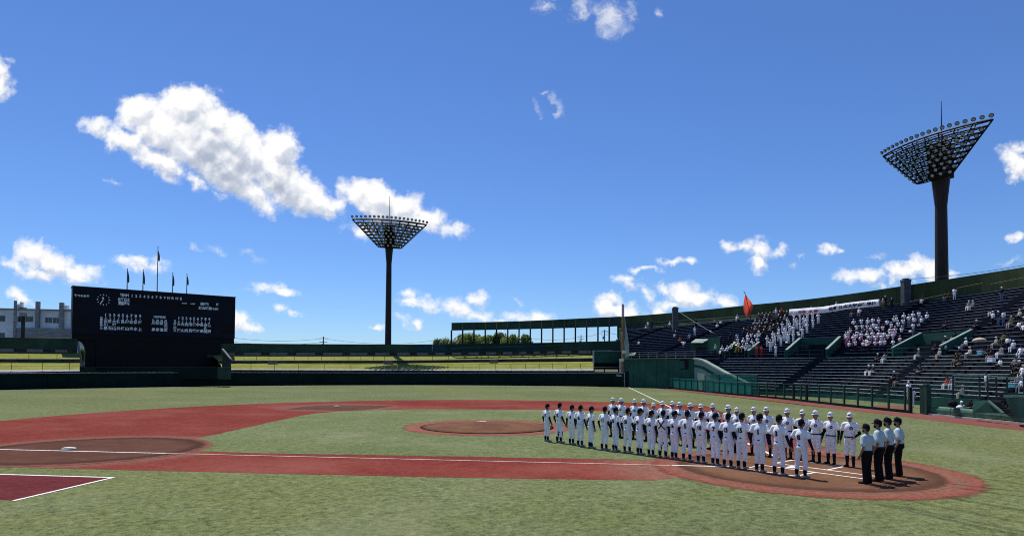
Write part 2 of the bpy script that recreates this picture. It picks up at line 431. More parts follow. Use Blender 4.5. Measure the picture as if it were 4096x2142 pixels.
M['track'] = ground_mat('track_red', (.20, .070, .055), (.165, .05, .04), (.23, .095, .078), .1, 6, .35)
M['dirt'] = ground_mat('infield_dirt', (.152, .076, .042), (.113, .054, .030), (.205, .110, .063), .35, 5, .26, wear=((.25, .15, .092), (1, 1, 1), .6, .52, .72, .55), rim=[(0, -.05, 3.2, 3.9, (.085, .042, .026), .9), (0, -.05, 3.95, 4.2, (.23, .095, .066), .5)])
M['base_dirt'] = ground_mat('base_dirt', (.105, .046, .029), (.078, .034, .022), (.135, .064, .040), .4, 5, .24, wear=((.19, .11, .075), (1, 1, 1), .7, .58, .78, .4))
M['mound_dirt'] = ground_mat('mound_dirt', (.150, .070, .040), (.115, .052, .030), (.19, .098, .058), .5, 5, .25, wear=((.24, .15, .095), (1, 1, 1), .8, .54, .74, .5), rim=[(0, 17.9, 3.1, 3.6, (.10, .048, .030), .5)])
M['dirt_dark'] = ground_mat('damp_dirt', (.098, .044, .028), (.072, .031, .020), (.128, .060, .038), .4, 5, .24, wear=((.19, .11, .075), (1, 1, 1), .7, .56, .75, .5), rim=[(-18.4, 19.3, 3.3, 3.9, (.062, .028, .019), .8), (-18.4, 19.3, 3.95, 4.3, (.19, .075, .052), .9)])
M['chalk'] = mat('chalk', (.80, .78, .74), .9, .12, 9, spec=.05)
M['line_paint'] = mat('woven_line', (.62, .50, .43), .9, .12, 6, spec=.05)
M['concrete'] = mat('concrete', (.33, .33, .31), .85, .18, 1.2, .15, 12)
M['terrain'] = ground_mat('terrain', (.10, .11, .06), (.08, .09, .05), (.14, .14, .09), .01, .5, .2)

# ================================================================ ground
S2 = 1/math.sqrt(2)
def up(u3, perp):      # along the third-base line, and from it into fair ground
    return ((-u3+perp)*S2, (u3+perp)*S2)
def u1(u, perp):       # the same on the first-base side
    return ((u-perp)*S2, (u+perp)*S2)
def circ(c, r, n=64, a0=0.0, a1=2*PI):
    return [(c[0]+r*math.cos(a0+(a1-a0)*i/n), c[1]+r*math.sin(a0+(a1-a0)*i/n)) for i in range(n+(0 if abs(a1-a0-2*PI) < 1e-6 else 1))]
def wob(poly, amp, seed, sub=.5):
    """a worn, uneven rim: resample the outline and push it about a little"""
    out = []; n = len(poly)
    for i in range(n):
        a, b = Vector(poly[i]), Vector(poly[(i+1) % n]); m_ = max(1, int((b-a).length/sub))
        for j in range(m_):
            p = a.lerp(b, j/m_); q = mnoise.noise_vector((p.x*1.1+seed, p.y*1.1, seed))+.5*mnoise.noise_vector((p.x*3.1, p.y*3.1+seed, seed))
            out.append((p.x+q.x*amp, p.y+q.y*amp))
    return out
def flat(name, poly, z, m):
    b = MB(); b.sheet(poly, z); o = b.build(name, m, fix=False)
    # n-gon outlines: triangulate once so that concave ones fill properly
    bm = bmesh.new(); bm.from_mesh(o.data); bmesh.ops.triangulate(bm, faces=bm.faces)
    for f in bm.faces:
        if f.normal.z < 0: f.normal_flip()
    bm.to_mesh(o.data); bm.free()
    return struct(o)
flat('terrain', [(-2500, -2500), (2500, -2500), (2500, 2500), (-2500, 2500)], -.35, M['terrain'])
FENCE = [(29.0, .55), (32.29, 6.99), (33.53, 8.6), (37.79, 14.92), (42.31, 21.03), (45.06, 24.44), (47.6, 29.0), (51.3, 35.5), (58.67, 47.04), (65.64, 58.59)]
WALLC = [(-52, 80), (-36, 89.5), (-20, 94.6), (-8, 96.8), (4, 98.2), (18, 96.6), (33.9, 91), (43.6, 85.4), (52.1, 78.1), (58.4, 71.2), (62.38, 63.2), (65.64, 58.59)]
flat('outfield_turf', [(-62, -40), (30, -40), (34, -12), (70, 4), (72, 62), (62, 92), (30, 112), (-30, 112), (-60, 96)], 0.0, M['turf'])
# red-turf infield skin: big arc round the mound, cut off just outside the two foul lines
arc = []
for i in range(0, 181):
    a = PI*(-.10)+PI*1.2*i/180; p = (28.4*math.cos(a), 18.44+28.4*math.sin(a))
    if (p[0]+p[1])*S2 > -3.72 and (-p[0]+p[1])*S2 > -3.72: arc.append(p)
skin = [u1(3.2, -3.05)]+arc+[up(26.2, -3.75), up(21.8, -3.66), up(17.6, -3.62), up(9.7, -3.36), up(5.2, -3.0)]
flat('infield_skin', wob(skin, .05, 3, .6), .004, M['red'])
grass_in = [up(5, 1.2), up(8.5, 1.1), up(14.1, .9), up(19.9, .62), up(21.2, .75), (-15.3, 16.6), (-15.35, 18.6), (-14.55, 20.4), (-10.6, 25.4), (-5.6, 31.4), (-3.9, 33.0), (-1.9, 33.8), (1.2, 34.0), (4.6, 32.7),
            (7.9, 30.3), (11.9, 27.2), (15.4, 22.6), (16.2, 20), (15.6, 16.6), u1(21, .7), u1(14, .9), u1(8.5, 1.1), u1(5, 1.2)]
flat('infield_grass', wob(list(reversed(grass_in)), .10, 8, .4), .008, M['turf_in'])
flat('home_circle_turf', wob(circ((0, -.15), 5.3), .10, 1, .25), .012, M['home_ring'])
flat('home_plate_dirt', wob(circ((0, -.05), 4.25), .07, 2, .25), .016, M['dirt'])
flat('third_base_dirt', wob(circ((-18.4, 19.3), 4.4, 48), .10, 5, .3), .012, M['dirt_dark'])
flat('second_base_dirt', wob([(-4.3, 38.2), (-1.0, 34.6), (.6, 34.5), (4.4, 37.4), (3.0, 39.6), (.6, 41.2), (-1.4, 41.2)], .08, 6, .3), .012, M['base_dirt'])
flat('first_base_dirt', wob(circ((18.4, 19.3), 4.2, 48), .12, 9, .3), .012, M['base_dirt'])
flat('mound_ring_turf', wob(circ((0, 17.9), 4.95), .10, 11, .25), .012, M['mound_ring'])
b = MB(); b.lathe((0, 17.9, .014), [(3.72, 0), (3.4, .03), (2.4, .115), (1.5, .19), (.9, .24), (.4, .245), (.02, .245)], 48)
struct(b.build('pitchers_mound', M['mound_dirt'], smooth=True))
# warning track along the first-base fence and the strip of concrete under the outfield wall
inner = [(21, -4.6), (23.41, -.71), (26.02, 3.64), (29.4, 7.78), (32.49, 12.6), (37.67, 19.42), (43.31, 27.99), (51.97, 40.57), (60.5, 54.0)]
flat('warning_track', wob(inner, .05, 4, 2)[:-1]+[(61.5, 55.3), (65.0, 57.6)]+list(reversed([(p[0]+.5, p[1]-.4) for p in FENCE]))[1:]+[(25, -7)], .005, M['track'])
b = MB()
for (x0, y0), (x1, y1) in zip(WALLC, WALLC[1:]):
    d = Vector((x1-x0, y1-y0)).normalized(); n = Vector((d.y, -d.x))
    if n.dot(Vector((x0, y0-20))) > 0: n = -n
    b.add([(x0, y0, .006), (x1, y1, .006), (x1+n.x*.7, y1+n.y*.7, .006), (x0+n.x*.7, y0+n.y*.7, .006)], [(0, 1, 2, 3)])
struct(b.build('wall_foot_strip', M['concrete'], fix=True))
# lines
def line(b, p, q, w, z):
    p, q = Vector(p), Vector(q); d = (q-p).normalized(); n = Vector((-d.y, d.x))*w/2
    b.add([(*(p-n), z), (*(q-n), z), (*(q+n), z), (*(p+n), z)], [(0, 1, 2, 3)])
b = MB(); line(b, up(4.3, 0), up(24.6, 0), .085, .0165); o = b.build('third_base_line', M['line_paint'], fix=False); struct(o)
b = MB(); line(b, up(2.3, 0), up(4.25, 0), .12, .021); line(b, up(23.0, 0), up(40, 0), .11, .0185); struct(b.build('third_base_line_chalk', M['chalk'], fix=False))
b = MB(); line(b, u1(2.3, 0), u1(88.2, 0), .13, .0215); struct(b.build('first_base_line', M['chalk'], fix=False))
b = MB()
for sx in (-1, 1):
    x0, x1 = sx*.40, sx*1.62; ya, yb = 1.13, -.70
    line(b, (x0, ya), (x0, -2.3), .09, .0205)
    line(b, (x1, ya-.045), (x1, yb), .08, .0207); line(b, (x0+sx*.046, ya), (x1+sx*.04, ya), .08, .0209); line(b, (x0+sx*.046, yb), (x1+sx*.04, yb), .08, .0211)
struct(b.build('batters_box_lines', M['chalk'], fix=False))
# third-base coach's box: a maroon patch with a white border
flat('coach_box', [up(21.15, -5.05), up(21.15, -8.25), up(30, -8.25), up(30, -5.05)], .006, M['maroon'])
b = MB(); line(b, up(21.1, -5.0), up(30, -5.0), .10, .0105); line(b, up(21.15, -5.055), up(21.15, -8.3), .10, .0107); struct(b.build('coach_box_border', M['chalk'], fix=False))
# the ground behind the first-base fence
flat('bullpen_dirt', wob([(36.5, 9.5), (43.5, 12.2), (42.6, 14.6), (37.6, 13.2)], .12, 12, .5), .008, M['dirt'])
flat('bullpen_mound_dirt', wob([(48.5, 28.5), (53, 29.5), (53, 33.0), (49.8, 31.4)], .12, 13, .5), .008, M['dirt'])
# bases and rubber
def bag(name, c, rz, label):
    bm = bmesh.new(); bmesh.ops.create_cube(bm, size=1)
    for v in bm.verts: v.co = Vector((v.co.x*.38, v.co.y*.38, v.co.z*.09))
    bmesh.ops.bevel(bm, geom=bm.edges[:], offset=.03, segments=2, affect='EDGES')
    bmesh.ops.subdivide_edges(bm, edges=bm.edges[:], cuts=1, use_grid_fill=True)
    for v in bm.verts:
        if v.co.z > .03: v.co.z += .022*(1-min(1, (v.co.x**2+v.co.y**2)/.05))
    me = bpy.data.meshes.new(name); bm.to_mesh(me); bm.free(); me.materials.append(M['bag'])
    me.polygons.foreach_set('use_smooth', [True]*len(me.polygons))
    o = mesh_obj(name, me); o.location = (c[0], c[1], .06); o.rotation_euler.z = rz
    tag(o, label, 'base', 'bases of the diamond')
M['bag'] = mat('bag_canvas', (.78, .76, .60), .8, .08, 8)
bag('third_base_bag', up(27.3, .30), R(45), 'white base bag on dark dirt against the near foul line, at the left')
bag('second_base_bag', (0, 38.75), R(45), 'small far white base bag on the dark dirt patch behind the mound')
bag('first_base_bag', u1(27.3, .2), R(45), 'white base bag on the far foul line behind the row of white-capped players')
b = MB(); b.box((0, 18.44, .272), (.61, .15, .03)); tag(b.build('pitchers_plate', M['chalk']), 'white rubber slab across the top of the brown mound', 'pitcher plate')
b = MB(); b.add([(-.216, .432, .024), (.216, .432, .024), (.216, .216, .024), (0, 0, .024), (-.216, .216, .024), (-.216, .432, .017), (.216, .432, .017), (.216, .216, .017), (0, 0, .017), (-.216, .216, .017)],
    [(0, 4, 3, 2, 1), (0, 1, 6, 5), (1, 2, 7, 6), (2, 3, 8, 7), (3, 4, 9, 8), (4, 0, 5, 9), (5, 6, 7, 8, 9)])
tag(b.build('home_plate', M['chalk']), 'white five-sided home plate between the chalked batter boxes', 'home plate')

# ================================================================ outfield: wall, banks, rim, gallery
M['wall_pad'] = mat('wall_padding', (.006, .017, .015), .75, .25, .6, .1, 6, spec=.06)
M['green_conc'] = mat('painted_green_concrete', (.032, .060, .042), .8, .25, .35, .08, 5, spec=.08)
M['blue_conc'] = mat('blue_green_panel', (.018, .050, .060), .8, .22, .4, .08, 5, spec=.08)
M['teal_wall'] = mat('teal_green_wall', (.028, .090, .064), .8, .2, .5, .08, 5, spec=.1)
M['pale_green'] = mat('pale_green_paint', (.24, .33, .27), .8, .12, .8, .08, 8)
M['grey_dark'] = mat('dark_weathered_concrete', (.05, .045, .04), .9, .4, .7, .2, 8, spec=.1)
M['coping'] = mat('pale_coping', (.42, .43, .41), .85, .15, 1.2)
M['step_conc'] = mat('step_concrete', (.16, .155, .12), .9, .3, 2)
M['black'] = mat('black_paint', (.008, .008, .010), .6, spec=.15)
M['steel_dark'] = mat('dark_steel', (.012, .010, .011), .6, .2, 2, spec=.2)
M['brown_steel'] = mat('brown_rust_steel', (.030, .019, .016), .6, .35, .5, spec=.25, stretch=(1, 1, .12))
M['rail_brown'] = mat('rail_olive', (.10, .10, .045), .6, .15, 3)
M['grey_paint'] = mat('grey_paint', (.28, .29, .29), .7, .12, 2)
M['white_paint'] = mat('white_paint', (.75, .75, .73), .6, .08, 2)

def offset_curve(line_, o):
    """the plan curve moved o metres away from the infield"""
    out = []; n = len(line_)
    for i in range(n):
        a = Vector(line_[max(i-1, 0)]); b_ = Vector(line_[min(i+1, n-1)]); t = (b_-a).normalized(); nn = Vector((t.y, -t.x))
        p = Vector(line_[i])
        if nn.dot(p-Vector((0, 20))) < 0: nn = -nn
        oo = o[i] if isinstance(o, (list, tuple)) else o
        out.append(tuple(p+nn*oo))
    return out
def densify(line_, k_=4):
    """smooth (Catmull-Rom) resample"""
    P = [Vector(p) for p in line_]; out = []
    for i in range(len(P)-1):
        p0, p1, p2, p3 = P[max(i-1, 0)], P[i], P[i+1], P[min(i+2, len(P)-1)]
        for j in range(k_):
            t = j/k_
            out.append(tuple(.5*((2*p1)+(p2-p0)*t+(2*p0-5*p1+4*p2-p3)*t*t+(3*p1-p0-3*p2+p3)*t**3)))
    out.append(tuple(P[-1])); return out
def cut_curve(line_, px0, px1):
    """the stretch of a plan curve seen between two columns"""
    out = []
    pr = [prj((x, y, 3))[0] for x, y in line_]
    for i in range(len(line_)-1):
        (x0, y0), (x1, y1) = line_[i], line_[i+1]; a, b_ = pr[i], pr[i+1]
        def at(c): t = (c-a)/(b_-a); return (x0+(x1-x0)*t, y0+(y1-y0)*t)
        if a <= px0 < b_: out.append(at(px0))
        if px0 < a < px1: out.append((x0, y0))
        if a < px1 <= b_: out.append(at(px1)); break
    else: out.append(line_[-1])
    return out
WD = densify(WALLC, 4)
def zrow(tab, p):
    px = prj((p[0], p[1], 3))[0]
    return zat(px, interp(tab, px), p[0], p[1])
# image rows of each course (column, row)
T_WALL = [(-400, 1497), (0, 1491), (385, 1488), (850, 1487), (1700, 1488.5), (2500, 1489.5), (2660, 1483)]
T_LIP = [(-400, 1493), (0, 1487), (420, 1481), (900, 1477), (1800, 1480), (2380, 1481)]
T_PATH = [(-400, 1486), (0, 1477), (420, 1474.5), (900, 1473.5), (1800, 1475.5), (2380, 1472)]
T_LAWN1T = [(-400, 1449), (0, 1446), (420, 1448), (900, 1450), (1600, 1450), (1850, 1446.5), (2380, 1443)]
T_LAWN2B = [(-400, 1432), (0, 1432), (420, 1433), (900, 1439), (1600, 1439), (1850, 1435.5), (2380, 1429)]
T_LAWN2T = [(-400, 1406), (0, 1409), (420, 1413), (900, 1421), (1600, 1421), (1850, 1421), (2380, 1415)]
T_BANDB = [(-400, 1386), (0, 1392), (313, 1397), (900, 1409), (1630, 1409), (1800, 1408), (2100, 1404), (2500, 1396)]
T_BANDT = [(-400, 1341), (0, 1347), (313, 1352.5), (900, 1370), (1100, 1373), (1626, 1375.5), (1800, 1374), (2200, 1368), (2500, 1360)]
def wall_run(name, label, px0, px1, mats, base=None):
    c = cut_curve(WD, px0, px1); root = thing(name, label, 'wall', (c[0][0], c[0][1], 0))
    return c, root
def to_local(o, root):
    """parent keeping world coordinates: the mesh is shifted into the root's frame"""
    inv = (Matrix.Translation(root.location) @ root.rotation_euler.to_matrix().to_4x4()).inverted()
    o.data.transform(inv); o.parent = root; return o
def ribbon_wall(b, c, zs, thick, z0):
    """upright wall along a plan curve, its top at heights zs"""
    outr = offset_curve(c, thick)
    vs = []; n = len(c)
    for i in range(n):
        zb = z0[i] if isinstance(z0, list) else z0
        vs += [(*c[i], zb), (*c[i], zs[i]), (*outr[i], zs[i]), (*outr[i], zb)]
    fs = []
    for i in range(n-1):
        for q in range(4): fs.append((4*i+q, 4*i+(q+1) % 4, 4*i+4+(q+1) % 4, 4*i+4+q))
    fs += [(0, 3, 2, 1), (4*n-4, 4*n-3, 4*n-2, 4*n-1)]
    b.add(vs, fs)
def slope_between(b, c0, z0, c1, z1):
    n = len(c0)
    b.add([(*p, z) for p, z in zip(c0, z0)]+[(*p, z) for p, z in zip(c1, z1)], [(i, i+1, n+i+1, n+i) for i in range(n-1)])

# padded outfield wall (one padding panel is a part)
c = cut_curve(WD, -420, 2497); wall = thing('outfield_wall', 'long dark padded outfield wall behind the grass, left of the foul pole', 'wall', (c[0][0], c[0][1], 0))
L = 0; seg = []; acc = [c[0]]
for p in c[1:]:
    while True:
        a = Vector(acc[-1]); q = Vector(p); d = (q-a).length
        if L+d >= 5.0:
            m_ = a.lerp(q, (5.0-L)/d); acc.append(tuple(m_)); seg.append(acc); acc = [tuple(m_)]; L = 0
        else: acc.append(tuple(p)); L += d; break
if len(acc) > 1: seg.append(acc)
for sg in seg:
    b = MB(); n = len(sg); aa = Vector(sg[0]); bb = Vector(sg[-1]); d = (bb-aa).normalized()*.012
    sg2 = [tuple(Vector(sg[0])+d)]+sg[1:-1]+[tuple(Vector(sg[-1])-d)]
    ribbon_wall(b, sg2, [zrow(T_WALL, p)-.06 for p in sg2], .35, .0)
    to_local(b.build('padding_panel', M['wall_pad']), wall)
b = MB(); oc_ = offset_curve(c, .1); ribbon_wall(b, oc_, [zrow(T_WALL, p)+.0 for p in c], .5, .02); to_local(b.build('backing_wall', M['coping']), wall)

def clip_px(root, px, keep_left):
    """cut a run off square at an end wall that stands on the sight line of column px"""
    d = ray(px, PPY); nrm = Vector((d.y, -d.x, 0)).normalized()        # points to the right of the line
    for o in list(root.children):
        me = o.data; bm = bmesh.new(); bm.from_mesh(me)
        r_ = bmesh.ops.bisect_plane(bm, geom=bm.verts[:]+bm.edges[:]+bm.faces[:], plane_co=CAM_C-root.location, plane_no=nrm, clear_outer=keep_left, clear_inner=not keep_left)
        ed = [e for e in r_['geom_cut'] if isinstance(e, bmesh.types.BMEdge)]
        if ed and 'wall' in o.name or 'panel' in o.name:
            try: bmesh.ops.holes_fill(bm, edges=[e for e in bm.edges if e.is_boundary])
            except Exception: pass
        bm.to_mesh(me); bm.free()
        if not len(me.polygons): bpy.data.objects.remove(o)
    return root
def bank(px0, px1, label, end_l=None):
    c = cut_curve(WD, px0, px1); n = len(c)
    root = thing('lawn_terrace', label, 'terrace', (c[0][0], c[0][1], 0))
    scale = [1.0+.35*max(0, min(1, (prj((*p, 3))[0]-1500)/900)) for p in c]
    O = lambda o: offset_curve(c, [o*s_ for s_ in scale])
    c0, c1, c2, c3, c4, c5, c6 = O(.45), O(2.6), O(3.6), O(9.5), O(9.9), O(14.5), O(15.0)
    zw = [zrow(T_WALL, p)-.35 for p in c]
    zl = [zrow(T_LIP, p) for p in c1]; zp = [zrow(T_PATH, p) for p in c2]
    z1 = [zrow(T_LAWN1T, p) for p in c3]; z2 = [zrow(T_LAWN2B, p) for p in c4]; z3 = [zrow(T_LAWN2T, p) for p in c5]
    b = MB(); slope_between(b, c0, zw, c1, zw); to_local(b.build('walkway', M['grey_dark']), root)
    b = MB(); ribbon_wall(b, c1, zl, .3, [z-.2 for z in zw]); to_local(b.build('lower_kerb', M['grey_dark']), root)
    b = MB(); slope_between(b, O(2.9), [z-.01 for z in zl], c2, zp); to_local(b.build('path', M['concrete']), root)
    b = MB(); slope_between(b, c2, zp, c3, z1); to_local(b.build('lower_lawn', M['lawn']), root)
    b = MB(); ribbon_wall(b, O(9.5), [z-.09 for z in z2], .3, [z-.3 for z in z1]); to_local(b.build('retaining_wall', M['grey_dark']), root)
    b = MB(); ribbon_wall(b, O(9.46), [z for z in z2], .42, [z-.088 for z in z2]); to_local(b.build('wall_coping', M['coping']), root)
    b = MB(); slope_between(b, O(9.9), [z-.01 for z in z2], c5, z3); to_local(b.build('upper_lawn', M['lawn']), root)
    # small concrete steps through the retaining wall and railings
    acc_ = 0; last = Vector(c4[0]); nst = 0
    for i in range(n-1):
        a, q = Vector(c4[i]), Vector(c4[i+1]); Ls = (q-a).length; t = 0
        while acc_+Ls-t >= (9 if nst == 0 else 21):
            t += (9 if nst == 0 else 21)-acc_; acc_ = 0; nst += 1
            p = a.lerp(q, t/Ls); d = (q-a).normalized(); nn = Vector((d.y, -d.x))
            if nn.dot(p) < 0: nn = -nn
            zt = z2[i]+(z2[i+1]-z2[i])*t/Ls; zb_ = z1[i]
            b = MB()
            for s_ in range(4):
                cc = p-nn*(.55+.32*(3-s_)*.9); hgt = (zt-zb_)*(s_+1)/4.4
                b.box((cc.x, cc.y, zb_-.15+hgt/2), (1.7, .34, hgt+.3), math.atan2(d.y, d.x))
            to_local(b.build('concrete_steps', M['step_conc']), root)
        acc_ += Ls-t
    # railing along the path and a fence on the upper lawn
    def railing(cl, zl_, h, name, step, mid=True):
        b = MB(); Lr = 0; up_ = []
        b2 = MB()
        for i in range(len(cl)-1):
            a = V3(*cl[i], zl_[i]); q = V3(*cl[i+1], zl_[i+1])
            b.bar(a+V3(0, 0, h), q+V3(0, 0, h), .05, .05)
            if mid: b.bar(a+V3(0, 0, h*.5), q+V3(0, 0, h*.5), .03, .03)
            k_ = max(1, round((q-a).length/step))
            for j in range(k_):
                p = a.lerp(q, j/k_); b2.bar(p, p+V3(0, 0, h), .06, .06, (1, 0, 0))
        r_ = b.build(name, M['rail_brown']); to_local(r_, root)
        ps = b2.build('railing_posts', M['rail_brown']); to_local(ps, root); ps['kind'] = 'stuff'
    railing(O(3.3), [z-.02 for z in zp], .95, 'path_railing', 3.2)
    railing(O(10.1), [z-.02 for z in z2], .95, 'lawn_railing', 2.6, False)
    return root
clip_px(bank(-420, 440, 'grass bank with railings at the far left, left of the scoreboard'), 320, True)
clip_px(bank(926, 2480, 'long sunlit grass bank between the scoreboard and the foul pole'), 2374, True)

# rim: the dark walkway parapet above the banks, carried on short posts with light gaps below
def rim(px0, px1, label, split=None):
    c = cut_curve(WD, px0, px1); n = len(c)
    scale = [1.0+.35*max(0, min(1, (prj((*p, 3))[0]-1500)/900)) for p in c]
    O = lambda o: offset_curve(c, [o*s_ for s_ in scale])
    cf = O(15.0); root = thing('stadium_rim', label, 'parapet', (cf[0][0], cf[0][1], 0))
    zt = [zrow(T_BANDT, p) for p in cf]; zb_ = [zrow(T_BANDB, p) for p in cf]; zl = [zrow(T_LAWN2T, p) for p in O(14.5)]
    # panels of the parapet
    for i in range(n-1):
        a, q = Vector(cf[i]), Vector(cf[i+1]); ao, qo = Vector(O(15.5)[i]), Vector(O(15.5)[i+1])
        k_ = max(1, round((q-a).length/4.5))
        for j in range(k_):
            t0, t1 = j/k_+.002, (j+1)/k_-.002
            p0, p1 = a.lerp(q, t0), a.lerp(q, t1); r0, r1 = ao.lerp(qo, t0), ao.lerp(qo, t1)
            f = lambda arr, t: arr[i]+(arr[i+1]-arr[i])*t
            b = MB(); b.solid([(*p0, f(zb_, t0)), (*p1, f(zb_, t1)), (*r1, f(zb_, t1)), (*r0, f(zb_, t0))], [(*p0, f(zt, t0)), (*p1, f(zt, t1)), (*r1, f(zt, t1)), (*r0, f(zt, t0))])
            px = prj((*p0, 5))[0]
            to_local(b.build('parapet_panel', M['blue_conc'] if split and split[0] < px < split[1] else M['green_conc']), root)
    # rear wall that the gaps show, its pale colour standing in for sunlit concrete; dark sill and posts
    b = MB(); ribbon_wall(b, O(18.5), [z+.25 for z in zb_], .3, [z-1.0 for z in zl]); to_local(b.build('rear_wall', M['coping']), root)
    b = MB(); slope_between(b, O(14.5), [z-.03 for z in zl], O(18.5), [z-.05 for z in zl]); to_local(b.build('gallery_floor', M['grey_dark']), root)
    hs = [.42 for z in zl]
    b = MB(); ribbon_wall(b, O(14.6), [a+(q-a)*.28 for a, q in zip(zl, zb_)], .3, [z-.4 for z in zl]); to_local(b.build('sill', M['grey_dark']), root)
    b = MB(); Lr = 0
    for i in range(n-1):
        a, q = Vector(cf[i]), Vector(cf[i+1]); k_ = max(1, round((q-a).length/4.5))
        for j in range(k_):
            t = j/k_; p = a.lerp(q, t); d = (q-a).normalized()
            b.box((p.x+.05, p.y+.25, (zl[i]+zb_[i])/2), (1.5, .4, zb_[i]-zl[i]+.5), math.atan2(d.y, d.x))
    o = b.build('rim_posts', M['grey_dark']); to_local(o, root); o['kind'] = 'stuff'
    return root, cf, zt
clip_px(rim(-420, 440, 'dark green parapet over the grass bank at the far left')[0], 309, True)
rim(905, 2520, 'long dark green parapet over the grass bank between the scoreboard and the foul pole', (1640, 2138))

# end walls beside the scoreboard
def slab(name, pts, thick_dir, m, root=None):
    """polygon in space given thickness along a vector"""
    b = MB(); t = Vector(thick_dir)
    if abs(t.normalized().dot(CF)) > .999: t = (Vector(pts[0])+Vector(pts[1])-2*CAM_C).normalized()*t.length     # thickness runs away from the viewer's side
    b.solid([Vector(p) for p in pts], [Vector(p)+t for p in pts]); o = b.build(name, m)
    if root: to_local(o, root)
    return o
D_ = 104
e1 = [atD(x, y, D_) for x, y in ((304, 1353), (314, 1353), (332, 1462), (316, 1464), (311, 1400))]
tag(slab('end_wall', e1, CF*1.2, M['coping']), 'grey leaning concrete end of the left grass bank, beside the shrubs', 'wall')
e2 = [atD(x, y, 100) for x, y in ((890, 1393), (924, 1434), (924, 1478), (888, 1466))]
ewr = thing('end_wall', 'triangular dark grey end wall with a pale slanting edge at the right foot of the scoreboard', 'wall', tuple(e2[3]))
slab('wall_body', e2, CF*1.2, M['grey_dark'], ewr)
b = MB(); b.bar(e2[0]-CF*.05, e2[1]-CF*.05, .5, .16); to_local(b.build('slanting_edge', M['concrete']), ewr)

# ---------------------------------------------------------------- gallery frame over the rim on the right
gal = thing('gallery_frame', 'open dark green colonnade above the rim, a top beam on fifteen thin posts', 'colonnade', (50, 100, 0))
gp = [(1806, 131), (1980, 132), (2150, 133), (2320, 133.5), (2482, 133)]
TT = [(1800, 1289), (1925, 1286.5), (2060, 1283), (2200, 1277.5), (2330, 1271), (2440, 1266), (2500, 1263)]
TB = [(1800, 1319), (1925, 1317), (2060, 1314.5), (2200, 1311), (2330, 1307), (2440, 1303.5), (2500, 1300)]
TF = [(1800, 1377), (1925, 1372.5), (2100, 1369), (2300, 1364), (2500, 1359)]
cols = [1806+(2482-1806)*i/15 for i in range(16)]
pts = [(x, atD(x, 1300, interp(gp, x)).xy) for x in cols]
for (xa, a), (xb, q) in zip(pts, pts[1:]):
    dd = (a-CAM_C.xy).normalized()*.8
    f = lambda T, x, p: zat(x, interp(T, x), p.x, p.y)
    e_ = (q-a)*.0008
    b = MB(); b.solid([(*(a+e_), f(TB, xa, a)), (*(q-e_), f(TB, xb, q)), (*(q-e_+dd), f(TB, xb, q)), (*(a+e_+dd), f(TB, xa, a))], [(*(a+e_), f(TT, xa, a)), (*(q-e_), f(TT, xb, q)), (*(q-e_+dd), f(TT, xb, q)), (*(a+e_+dd), f(TT, xa, a))])
    to_local(b.build('beam_panel', M['green_conc']), gal)
for i, (x, p) in enumerate(pts[:-1]):
    dd = (p-CAM_C.xy).normalized()*.3; q = p+dd
    b = MB(); b.box((q.x, q.y, (zat(x, interp(TF, x)+6, *p)+zat(x, interp(TB, x), *p))/2+.01), (.32, .3, zat(x, interp(TB, x), *p)-zat(x, interp(TF, x)+6, *p)+.05), YAW)
    to_local(b.build('post', M['steel_dark']), gal)
a, q = pts[-2][1], pts[-1][1]
b = MB()
for i in range(len(pts)-1):
    x0, p0 = pts[i]; x1, p1 = pts[i+1]; dd = (p0-CAM_C.xy).normalized()*.25
    z0, z1 = zat(x0, interp(TF, x0)-1, *p0), zat(x1, interp(TF, x1)-1, *p1)
    b.bar((*(p0+dd), z0-.8), (*(p1+dd), z1-.8), .3, .35)
to_local(b.build('base_rail', M['green_conc']), gal)

# ---------------------------------------------------------------- scoreboard
Y0 = 112.5
def sb(px, py, dy=0.0):
    """point of the board's upright plane (facing home plate)"""
    d = ray(px, py); t = (Y0+dy-CAM_C.y)/d.y; return CAM_C+d*t
TL, TR_, BL, BR = sb(292, 1144.5), sb(942, 1186.5), sb(291, 1334), sb(940, 1350)
zt = (TL.z+TR_.z)/2; zb = (BL.z+BR.z)/2; x0, x1 = TL.x, TR_.x
board = thing('scoreboard', 'big dark scoreboard with white lettering and a clock, left of the field', 'scoreboard', ((x0+x1)/2, Y0, 0))
M['board'] = mat('board_face', (.006, .008, .017), .55, .2, .3, spec=.12)
M['board_blk'] = mat('board_screen', (.0022, .0024, .0035), .45, spec=.15)
M['lamp_white'] = mat('lettering_white', (.90, .90, .93), .7)
lp = sb(942, 1363); zsoff = lp.z
b = MB(); b.box(((x0+x1)/2, Y0+1.6, (zt+zb)/2), (x1-x0, 3.2, zt-zb)); to_local(b.build('board_cabinet', M['board']), board)
b = MB(); b.box(((x0+x1)/2, Y0+1.62, zt+.05), (x1-x0+.2, 3.4, .1)); to_local(b.build('roof_edge', M['grey_dark']), board)
zc = sb(600, 1364).z
b = MB(); b.box(((x0+x1)/2, Y0+1.75, (zb+zc)/2-.005), (x1-x0-.06, 2.9, zb-zc-.012)); to_local(b.build('lower_cabinet', M['board_blk']), board)
lx0, lx1 = sb(386, 1400).x, sb(886, 1400).x; z_bot = 1.5
b = MB(); b.box(((lx0+lx1)/2, Y0+1.7, (z_bot+zc)/2-.01), (lx1-lx0, 2.6, zc-z_bot-.02)); to_local(b.build('batters_eye_panel', M['board_blk']), board)
